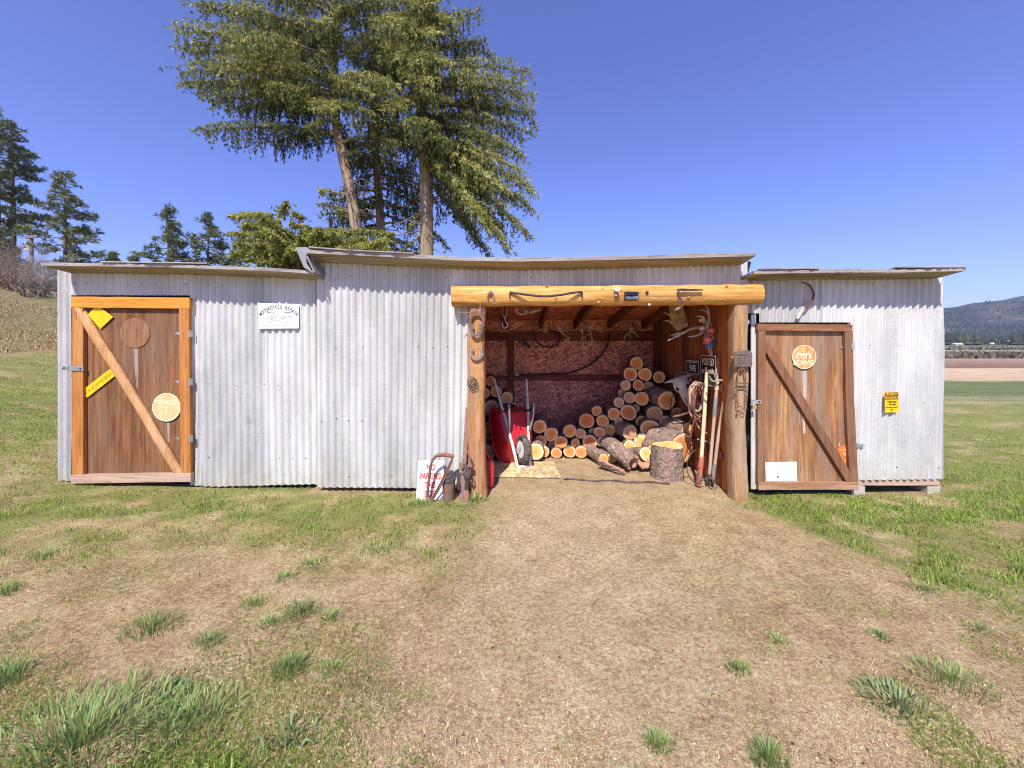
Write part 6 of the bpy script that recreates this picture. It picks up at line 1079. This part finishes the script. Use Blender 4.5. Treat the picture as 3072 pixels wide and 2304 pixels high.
for lab, bm, pl in (('long forked antler hanging from the back header, left of the paired ones', [[(1672, 985), (1685, 997), (1697, 1008), (1705, 1015)], [(1697, 1020), (1690, 1028), (1682, 1034), (1678, 1040)], [(1707, 1012), (1705, 1022), (1712, 1030), (1714, 1040)], [(1700, 1018), (1692, 1028), (1696, 1040)], [(1680, 992), (1700, 995), (1702, 1003)]], [(1678, 986, .03)]),
                     ('left one of the two antlers hanging side by side at the back', [[(1742, 990), (1748, 1000), (1746, 1012), (1744, 1025)], [(1744, 1020), (1742, 1032), (1748, 1043)], [(1746, 1018), (1754, 1010), (1757, 1022)], [(1744, 1028), (1752, 1038), (1760, 1044)]], [(1745, 990, .028)]),
                     ('right one of the two antlers hanging side by side at the back', [[(1770, 985), (1772, 998), (1774, 1010), (1777, 1020)], [(1772, 1000), (1764, 1004), (1759, 1008)], [(1776, 1012), (1774, 1024), (1762, 1032)], [(1777, 1018), (1772, 1030), (1756, 1036)]], [(1766, 982, .03), (1774, 981, .03)]),
                     ('thin dark antlers hanging in the shadow at the right end of the header', [[(1893, 990), (1886, 1000), (1876, 1008), (1871, 1022)], [(1893, 990), (1905, 1000), (1912, 1006), (1916, 1014)], [(1888, 998), (1890, 1008), (1893, 1016)], [(1880, 1004), (1874, 1010), (1872, 1016)]], [(1894, 986, .028)]),
                     ('small bone tip showing on the rafter right of the paired antlers', [[(1798, 991), (1804, 994), (1810, 993), (1816, 996)]], []), ('small bone tip showing on the header above the cable loop', [[(1630, 993), (1638, 993), (1642, 989), (1648, 989)]], [])): antler('antler', lab, bm, 1.95, .018, group='antlers along the back header', plate=pl)
T = thing('cow_skull', 'bleached cow skull hung on the side wall of the bay right of the log stack', 'skull', W(2040, 1170, .92)); c0 = W(2035, 1132, .95); c1 = W(2068, 1217, .88); ax = (c1 - c0).normalized(); sd = Vector((1, -.35, 0)); sd = (sd - ax * sd.dot(ax)).normalized(); fr = ax.cross(sd).normalized()
if fr.y > 0: fr = -fr
mb = MB(); LS = (c1 - c0).length; n = 18; st = [(-.02, .045, .03, .0), (.0, .075, .05, .0), (.10, .085, .062, .008), (.24, .088, .066, .012), (.36, .074, .060, .012), (.50, .058, .052, .006), (.68, .050, .044, .0), (.82, .046, .036, -.004), (.95, .034, .026, -.008), (1.02, .012, .012, -.01)]; vv = []
for u, a, b, o in st:
    for k in range(n): an = 2*math.pi*k/n; vv.append(c0 + ax * LS * u + sd * a * math.cos(an) * (1 + .06 * math.cos(2 * an)) + fr * (b * math.sin(an) + o))
m = len(st); mb.add(vv, [(i*n+k, i*n+(k+1) % n, (i+1)*n+(k+1) % n, (i+1)*n+k) for i in range(m-1) for k in range(n)] + [tuple(range(n-1, -1, -1)), tuple((m-1)*n+k for k in range(n))]); 
for s_ in (-1, 1): mb.tube([c0 + ax*LS*u + sd*s_*q + fr*w_ for u, q, w_ in ((.2, .085, .03), (.34, .085, .02), (.48, .062, .02))], [.012, .014, .008], 8)
mb.build('cranium', BONE, T, smooth=True)
for s_ in (-1, 1):
    mb = MB(); mb.tube(smooth([c0 + ax*LS*.06 + sd*s_*.065, c0 + ax*LS*.04 + sd*s_*.12 + fr*.01, c0 + ax*LS*.05 + sd*s_*.19 + fr*.03], 5), [.024, .023, .022, .02, .019, .017, .014, .011, .008, .005, .002], 9); mb.build('horn', BONE, T, smooth=True)
    mb = MB(); mb.ball(c0 + ax*LS*.36 + sd*s_*.058 + fr*.044, (.024, .02, .024), 12, 8); mb.build('eye_socket', BLACK, T, smooth=True); mb = MB(); mb.tube([c0 + ax*LS*.72 + sd*s_*.018 + fr*.040, c0 + ax*LS*.93 + sd*s_*.012 + fr*.018], [.009, .006], 6); mb.build('nostril', m_plain('bone_shadow', (.10, .08, .07), .8), T)
# ------------------------------------------------------------------ floats and ropes in the right corner
def buoy(label, px, py, r_, h, m, Y, kind='can', tilt=0):
    T = thing('float', label, 'float', W(px, py, Y), 'fishing floats hung in the corner'); c = W(px, py, Y); mb = MB()
    if kind == 'can': mb.lathe([(r_*.5, -h/2), (r_*.92, -h*.47), (r_, -h*.36), (r_, h*.36), (r_*.92, h*.47), (r_*.5, h/2), (.0001, h/2)], Matrix.Translation(c) @ Matrix.Rotation(R(tilt), 4, 'Y'), 22)
    else: mb.ball(c, r_, 20, 14)
    mb.build('body', m, T, smooth=True); mb = MB()
    if kind == 'can': mb.lathe([(r_*1.012, h*.05), (r_*1.012, h*.14)], Matrix.Translation(c) @ Matrix.Rotation(R(tilt), 4, 'Y'), 22)
    else: mb.tube([c + Vector((r_*1.02*math.cos(2*math.pi*k/20)*.6, -r_*.8*abs(math.cos(2*math.pi*k/20))**.5*0 - r_*.3, r_*1.0*math.sin(2*math.pi*k/20))) for k in range(20)], .004, 5, closed=True)
    mb.build('band', m_plain('pale_band', (.75, .6, .5), .6), T, smooth=True)
FO = m_plain('orange_float', (.62, .075, .025), .45, 0, .08); FB = m_plain('blue_float', (.06, .17, .55), .4, 0, .08)
buoy('upper orange cylindrical float', 2135, 993, .037, .075, FO, .24, tilt=-6); buoy('lower orange float above the blue ball', 2122, 1022, .038, .075, m_plain('faded_float', (.66, .14, .08), .5), .22, tilt=12); buoy('blue ball float lowest of the cluster', 2129, 1033, .048, .09, FB, .28, 'ball')
mb = MB(); rod(mb, [(2126, 925), (2128, 945), (2131, 965), (2135, 983)], .26, .004); rod(mb, [(2125, 958), (2124, 985), (2123, 1010)], .26, .007); rod(mb, [(2118, 1002), (2112, 1012), (2116, 1022), (2110, 1032)], .26, .004); rod(mb, [(2126, 1044), (2128, 1056), (2132, 1066)], .26, .005); rod(mb, [(2132, 1044), (2135, 1056), (2136, 1066)], .26, .005); rod(mb, [(2130, 1005), (2140, 1010), (2138, 1018), (2132, 1016)], .26, .006); solo(mb, 'float_rope', m_plain('pale_rope', (.58, .50, .42), .8), 'knotted pale rope tying the floats together', 'rope', smooth=True)
nr = np.random.default_rng(120); rr = random.Random(120)
def coil(name, label, cx_, cy_, rx, ry, Y, loops, r_, mat, tail=(), cat='rope'):
    mb = MB(); pts = []
    for l in range(loops):
        ox, oy = rr.uniform(-5, 5), rr.uniform(-8, 8); a, b = rx * rr.uniform(.55, 1.05), ry * rr.uniform(.75, 1.1); th = rr.uniform(-.22, .22)
        for k in range(18): an = 2*math.pi*k/18 + math.pi/2; x, y = a*math.cos(an), b*math.sin(an); pts.append(W(cx_ + ox + x*math.cos(th) - y*math.sin(th), cy_ + oy + x*math.sin(th) + y*math.cos(th), Y + .05 * math.sin(an*1.5 + l) + rr.uniform(-.012, .012)))
    mb.tube(smooth(pts, 2), r_, 6)
    for t_ in tail: rod(mb, t_, Y - .03, r_, 6)
    return solo(mb, name, mat, label, cat, smooth=True)
coil('rope_coil', 'tan ropes hanging in loose loops on the side wall behind the digger handle', 2090, 1195, 21, 48, .46, 6, .0095, m_plain('tan_rope', (.47, .33, .25), .85, 0, .25), [[(2085, 1150), (2080, 1180), (2074, 1205), (2082, 1240), (2100, 1250), (2112, 1245)], [(2082, 1238), (2088, 1265), (2098, 1285), (2108, 1294)], [(2110, 1295), (2125, 1301), (2142, 1299)], [(2092, 1318), (2110, 1322), (2140, 1334)]])
coil('cord_coil', 'reddish-brown cords bundled with the tan ropes', 2098, 1205, 19, 56, .40, 8, .0055, m_plain('red_brown_cord', (.22, .085, .06), .7, 0, .3), [[(2075, 1210), (2085, 1235), (2080, 1270), (2070, 1300)], [(2055, 1300), (2062, 1310), (2075, 1305), (2070, 1292)]], cat='cord')
coil('cable_bundle', 'dark thin cable loops lowest in the rope cluster', 2105, 1225, 16, 44, .52, 5, .005, CORD, cat='cable')
mb = MB(); rod(mb, [(2068, 1236, .55), (2050, 1243, .7), (2030, 1248, .85), (2017, 1249, .9)], .7, .011); rod(mb, [(2017, 1249, .9), (2012, 1225, .95), (2015, 1195, 1.0), (2022, 1184, 1.02)], .9, .006, mi=1); rod(mb, [(2017, 1249, .9), (2022, 1258, .85), (2050, 1262, .75), (2064, 1262, .7)], .8, .006, mi=1); solo(mb, 'hose', [m_plain('tan_hose', (.52, .40, .30), .7), CORD], 'tan hose end bent over in front of the right-hand logs', 'hose', smooth=True)
mb = MB(); rod(mb, [(2086, 1350), (2068, 1370), (2060, 1400), (2066, 1425), (2085, 1450), (2092, 1462)], .22, .006); rod(mb, [(2110, 1440), (2135, 1436), (2150, 1455), (2145, 1468), (2125, 1462)], .12, .005); rod(mb, [(2090, 1440), (2105, 1434), (2112, 1438), (2100, 1446)], .12, .005); solo(mb, 'loose_wire', IRON, 'loops of loose dark wire around the feet of the long tools', 'wire', smooth=True)
# ------------------------------------------------------------------ long-handled tools
PALEW = m_wood('pale_handle', ((.52, .40, .22), (.66, .54, .33), (.76, .65, .44)), 'z', .6, .7, knots=False); OLDW = m_wood('old_handle', ((.36, .24, .15), (.50, .36, .25), (.60, .46, .34)), 'z', .75, .7, knots=False); REDT = m_rust('red_painted_iron', (.44, .11, .07), (.56, .22, .16), (.26, .10, .07), .1)
T = thing('hole_digger', 'post hole digger with a pale yellow handle and red iron head', 'digger', (1.98, .2, 0)); a = W(2121, 1102, .40); b = W(2103, 1390, .235); c = W(2094, 1458, .19)
mb = MB(); mb.tube([a, a.lerp(b, .5) + Vector((.004, 0, 0)), b], [.019, .021, .021], 12); mb.build('handle', PALEW, T, smooth=True); mb = MB(); mb.tube([b - (c - b) * .3, b.lerp(c, .2)], [.026, .03], 10); dd = (c - b).normalized(); s_ = Vector((1, 0, 0)); mb.tube([b.lerp(c, .15), b.lerp(c, .55), c], [.038, .055, .048], 12, sq=(.45, 1.0)); mb.ball(b.lerp(c, .3) + Vector((0, -.02, 0)), .010); mb.build('head', REDT, T, smooth=True)
T = thing('pitchfork', 'long-handled fork with grey tape wound round its shaft', 'fork', (2.12, .2, 0)); a = W(2152, 1140, .16); b = W(2127, 1436, .22); c = W(2130, 1462, .20)
mb = MB(); mb.tube([a, b], [.017, .018], 10); mb.build('shaft', OLDW, T, smooth=True); mb = MB(); mb.tube([a.lerp(b, .18), a.lerp(b, .36)], [.0205, .021], 10); mb.build('tape', m_plain('grey_tape', (.25, .26, .28), .6), T, smooth=True); mb = MB(); mb.tube([a.lerp(b, -.01), a.lerp(b, .10)], .0205, 10); mb.build('grip', PALEW, T, smooth=True)
mb = MB(); mb.tube([b.lerp(a, .05), b], .022, 8)
for k in (-1.5, -.5, .5, 1.5): mb.tube(smooth([b, b + Vector((k * .02, 0, -.03)), c + Vector((k * .022, -.02, -.02))], 3), .006, 6)
mb.build('tines', IRON, T, smooth=True)
T = thing('spade', 'spade handle with a bright steel socket leaning right of the taped fork', 'spade', (2.15, .15, 0)); a = W(2171, 1205, .10); b = W(2143, 1405, .18); c = W(2139, 1440, .20); mb = MB(); mb.tube([a, a.lerp(b, .5) + Vector((-.006, 0, 0)), b], .0175, 10); mb.build('shaft', OLDW, T, smooth=True); mb = MB(); mb.tube([b.lerp(a, .08), b, c], [.021, .022, .018], 10); mb.build('socket', STEEL, T, smooth=True); mb = MB(); mb.tube([c, c + Vector((-.01, -.01, -.04))], [.02, .05], 8, sq=(.2, 1)); mb.build('blade', IRON, T, smooth=True)
antler('antler', 'branching pale antler resting across the tops of the long tools', [[(2132, 1138), (2140, 1144), (2150, 1143), (2160, 1140), (2172, 1139), (2180, 1141)], [(2160, 1141), (2168, 1144), (2178, 1146)], [(2128, 1128), (2133, 1137), (2140, 1142)], [(2150, 1142), (2152, 1130), (2149, 1115), (2150, 1104)], [(2136, 1108), (2142, 1120), (2144, 1132)]], .10, .011)
# ------------------------------------------------------------------ ceiling and back wall clutter
T = thing('pulley_hook', 'rusty double pulley block with a hook hanging behind the lintel', 'pulley', W(1514, 960, .32)); mb = MB()
for xa, xb in ((1503, 1511), (1516, 1525)): p = path([(xa, 905), (xb, 905), (xb - 1, 945), (xa + 3, 945)], .32); mb.prism([(q.x, q.z) for q in p], .31, .335)
mb.build('block', RUSTP, T); mb = MB(); rod(mb, [(1510, 945), (1514, 955), (1519, 945)], .32, .006); rod(mb, [(1515, 954), (1516, 963), (1522, 972), (1521, 980), (1514, 984), (1508, 980), (1507, 969)], .32, .0085, taper=.8); mb.build('hook', STEEL, T, smooth=True)
mb = MB(); rod(mb, [(1601, 985), (1603, 1010), (1615, 1030), (1640, 1041), (1665, 1037), (1678, 1020), (1678, 1002), (1668, 1000), (1652, 992), (1645, 984)], 2.10, .013); solo(mb, 'cable_loop', CORD, 'loop of black cable hung from the header on the back wall', 'cable', smooth=True)
mb = MB(); rod(mb, [(1549, 1125), (1600, 1123), (1650, 1122), (1700, 1119), (1740, 1108), (1775, 1090), (1803, 1065), (1820, 1040), (1828, 1012), (1829, 998)], 2.13, .014); mb.tube([W(1546, 1125, 2.13), W(1556, 1125, 2.13)], .017, 8, 1); solo(mb, 'black_hose', [CORD, STEEL], 'long black hose sweeping across the strand-board back wall', 'hose', smooth=True)
mb = MB(); rod(mb, [(1570, 1019), (1577, 1030), (1590, 1042)], 2.1, .026, sq=(1, .3)); solo(mb, 'leather_strap', BLACK, 'short black strap on the back wall left of the cable loop', 'strap')
mb = MB(); rod(mb, [(1500, 996), (1508, 994), (1522, 994), (1530, 998)], 2.0, .008); solo(mb, 'wire_rod', STEEL, 'thin pale rod lying on the header left of the cable loop', 'rod')
# printed marks on the sheets
# ------------------------------------------------------------------ rusty things at the left post
YJ = -.27
T = thing('cart_handle', 'bent rusty pipe handle with a wrapped grip in front of the parking sign', 'handle', W(1290, 1500, YJ)); mb = MB(); rod(mb, [(1280, 1506), (1284, 1465), (1289, 1420), (1292, 1396), (1298, 1380), (1308, 1369), (1316, 1365)], YJ, .0135, 10); mb.build('pipe', RUST, T, smooth=True); mb = MB(); rod(mb, [(1313, 1366), (1330, 1364), (1350, 1367), (1361, 1369)], YJ, .020, 10); mb.build('grip', m_rust('orange_rust', (.30, .11, .05), (.42, .19, .11)), T, smooth=True)
for dx in (0, 6): mb = MB(); rod(mb, [(1359 - dx * .3, 1370), (1344 + dx * .8, 1402), (1318 + dx, 1455), (1291 + dx, 1502)], YJ - .01 - dx * .003, .0085, 8); mb.build('brace', RUST, T, smooth=True)
T = thing('rusty_can', 'tall rusty can with a dark dented lid beside the parking sign', 'can', W(1346, 1503, -.22)); c = W(1346, 1506, -.22); s_ = PX(1, -.22); mb = MB(); rr = random.Random(5); n = 28; vv = []
for j in range(8):
    for k in range(n): a = 2*math.pi*k/n; q = s_ * (17.5 + 1.5 * j / 7) * (1 + rr.uniform(-.012, .012)); vv.append((c.x + q*math.cos(a), -.22 + q*math.sin(a), c.z + s_ * 62 * j / 7))
mb.add(vv, [(j*n+k, j*n+(k+1) % n, (j+1)*n+(k+1) % n, (j+1)*n+k) for j in range(7) for k in range(n)] + [tuple(7*n+k for k in range(n))]); mb.build('body', RUST, T, smooth=True)
Ml = Matrix.Translation((c.x, -.22, c.z + s_ * 64)) @ Matrix.Rotation(R(-8), 4, 'Y'); mb = MB(); mb.lathe([(s_*20, -s_*3), (s_*21, 0), (s_*21.5, s_*7), (s_*20, s_*9), (s_*18, s_*7), (.0001, s_*5)], Ml, 28); mb.tube([Ml @ Vector((s_*14, -.03, s_*8)), Ml @ Vector((s_*24, -.02, s_*14)), Ml @ Vector((s_*34, -.01, s_*16))], [.014, .012, .01], 8, sq=(.4, 1)); mb.build('lid', IRON, T, smooth=True)
mb = MB(); a = W(1404, 1222, -.10); b = W(1384, 1512, -.25); mb.beam(a, b, PX(13, -.2), .012, (0, 1, 0)); p0 = W(1381, 1395, -.21); mb.box(p0.x - .012, p0.x + .035, p0.y - .02, p0.y - .008, p0.z - .03, p0.z + .03); solo(mb, 'iron_bar', RUSTP, 'tall flat rusty iron bar leaning on the wall beside the left log post', 'iron bar', bevel=.002)
T = thing('hand_pump', 'old rusty hand pump with a jointed lever standing at the foot of the left post', 'pump', W(1402, 1500, -.26)); Yp = -.26
def cyl(mb, pts, r_, **k): rod(mb, pts, Yp, r_, 12, **k)
mb = MB(); c = W(1399, 1505, Yp); mb.lathe([(.042, 0), (.040, .02), (.032, .05), (.030, .10), (.024, .115)], Matrix.Translation(c), 18); mb.build('base', m_rust('pink_rust', (.33, .16, .12), (.42, .24, .19)), T, smooth=True)
mb = MB(); cyl(mb, [(1400, 1470), (1402, 1435), (1403, 1400)], .021); mb.lathe([(.02, 0), (.034, .02), (.036, .06), (.024, .085)], Matrix.Translation(W(1402, 1440, Yp)), 16); mb.build('barrel', IRON, T, smooth=True)
mb = MB(); cyl(mb, [(1402, 1402), (1408, 1390), (1412, 1378), (1407, 1362), (1400, 1350)], .010); mb.ball(W(1412, 1377, Yp - .01), .014); mb.ball(W(1412, 1398, Yp - .01), .022); mb.tube([W(1404, 1398, Yp), W(1420, 1398, Yp - .01)], .012, 8); mb.tube([W(1412 + 4*math.cos(2*math.pi*k/14), 1397 + 4*math.sin(2*math.pi*k/14), Yp - .03) for k in range(14)], .005, 6, closed=True); mb.build('lever', RUSTP, T, smooth=True)
mb = MB(); cyl(mb, [(1410, 1404), (1411, 1425), (1410, 1440)], .0075); mb.ball(W(1413, 1443, Yp - .01), .013); cyl(mb, [(1418, 1430), (1421, 1445), (1414, 1452)], .006); cyl(mb, [(1383, 1410), (1398, 1424), (1412, 1440)], .006); mb.build('linkage', RUST, T, smooth=True)
mb = MB(); cyl(mb, [(1378, 1470), (1376, 1450), (1372, 1430), (1364, 1418), (1378, 1408)], .010); mb.build('chain', IRON, T, smooth=True)
mb = MB(); mb.tube([W(1397, 1330, -.08), W(1398, 1455, -.12)], .009, 8); solo(mb, 'iron_rod', IRON, 'thin black iron rod between the flat bar and the left post', 'rod')
nr = np.random.default_rng(130)
tuft(1425, 1503, 40, 'leafy weeds at the foot of the left log post', 170, .10, .62, 1.2, .009); tuft(1262, 1512, 45, 'leafy weeds in front of the white parking sign', 150, .07, .6, 1.2, .008); tuft(1390, 1520, 50, 'low weeds in front of the rusty pump', 120, .04, .55, 1.3, .006)
# sickle on the right wall
T = thing('sickle', 'rusty sickle with a grey wooden handle hung on the right wall', 'sickle', W(2410, 958, -.03)); Ys = -.035; ctr = smooth(path([(2407, 926), (2420, 918), (2432, 905), (2438, 887), (2434, 868), (2422, 853), (2403, 846)], Ys), 5); n = len(ctr); vv = []
for i, p in enumerate(ctr):
    t = (ctr[min(i+1, n-1)] - ctr[max(i-1, 0)]).normalized(); nn = Vector((-t.z, 0, t.x)); w_ = PX(4.2, Ys) * (1 - .65 * (i / (n-1)) ** 2)
    for sa, sb in ((-1, -1), (1, -1), (1, 1), (-1, 1)): vv.append(p + nn * sa * w_ + Vector((0, sb * .003 - .01 * math.sin(math.pi * i / n), 0)))
mb = MB(); mb.add(vv, [(3,2,1,0), tuple(4*(n-1)+k for k in range(4))] + [(4*i+k, 4*i+(k+1) % 4, 4*i+4+(k+1) % 4, 4*i+4+k) for i in range(n-1) for k in range(4)]); mb.build('blade', m_rust('sickle_rust', (.16, .07, .06), (.26, .14, .12), (.08, .05, .05), .3), T); mb = MB(); mb.tube(path([(2410, 921), (2402, 938), (2391, 957)], Ys), [.013, .018, .015], 10); mb.build('handle', m_wood('grey_handle', ((.36, .33, .30), (.52, .49, .45), (.62, .59, .55)), 'z', .8, 1), T, smooth=True)
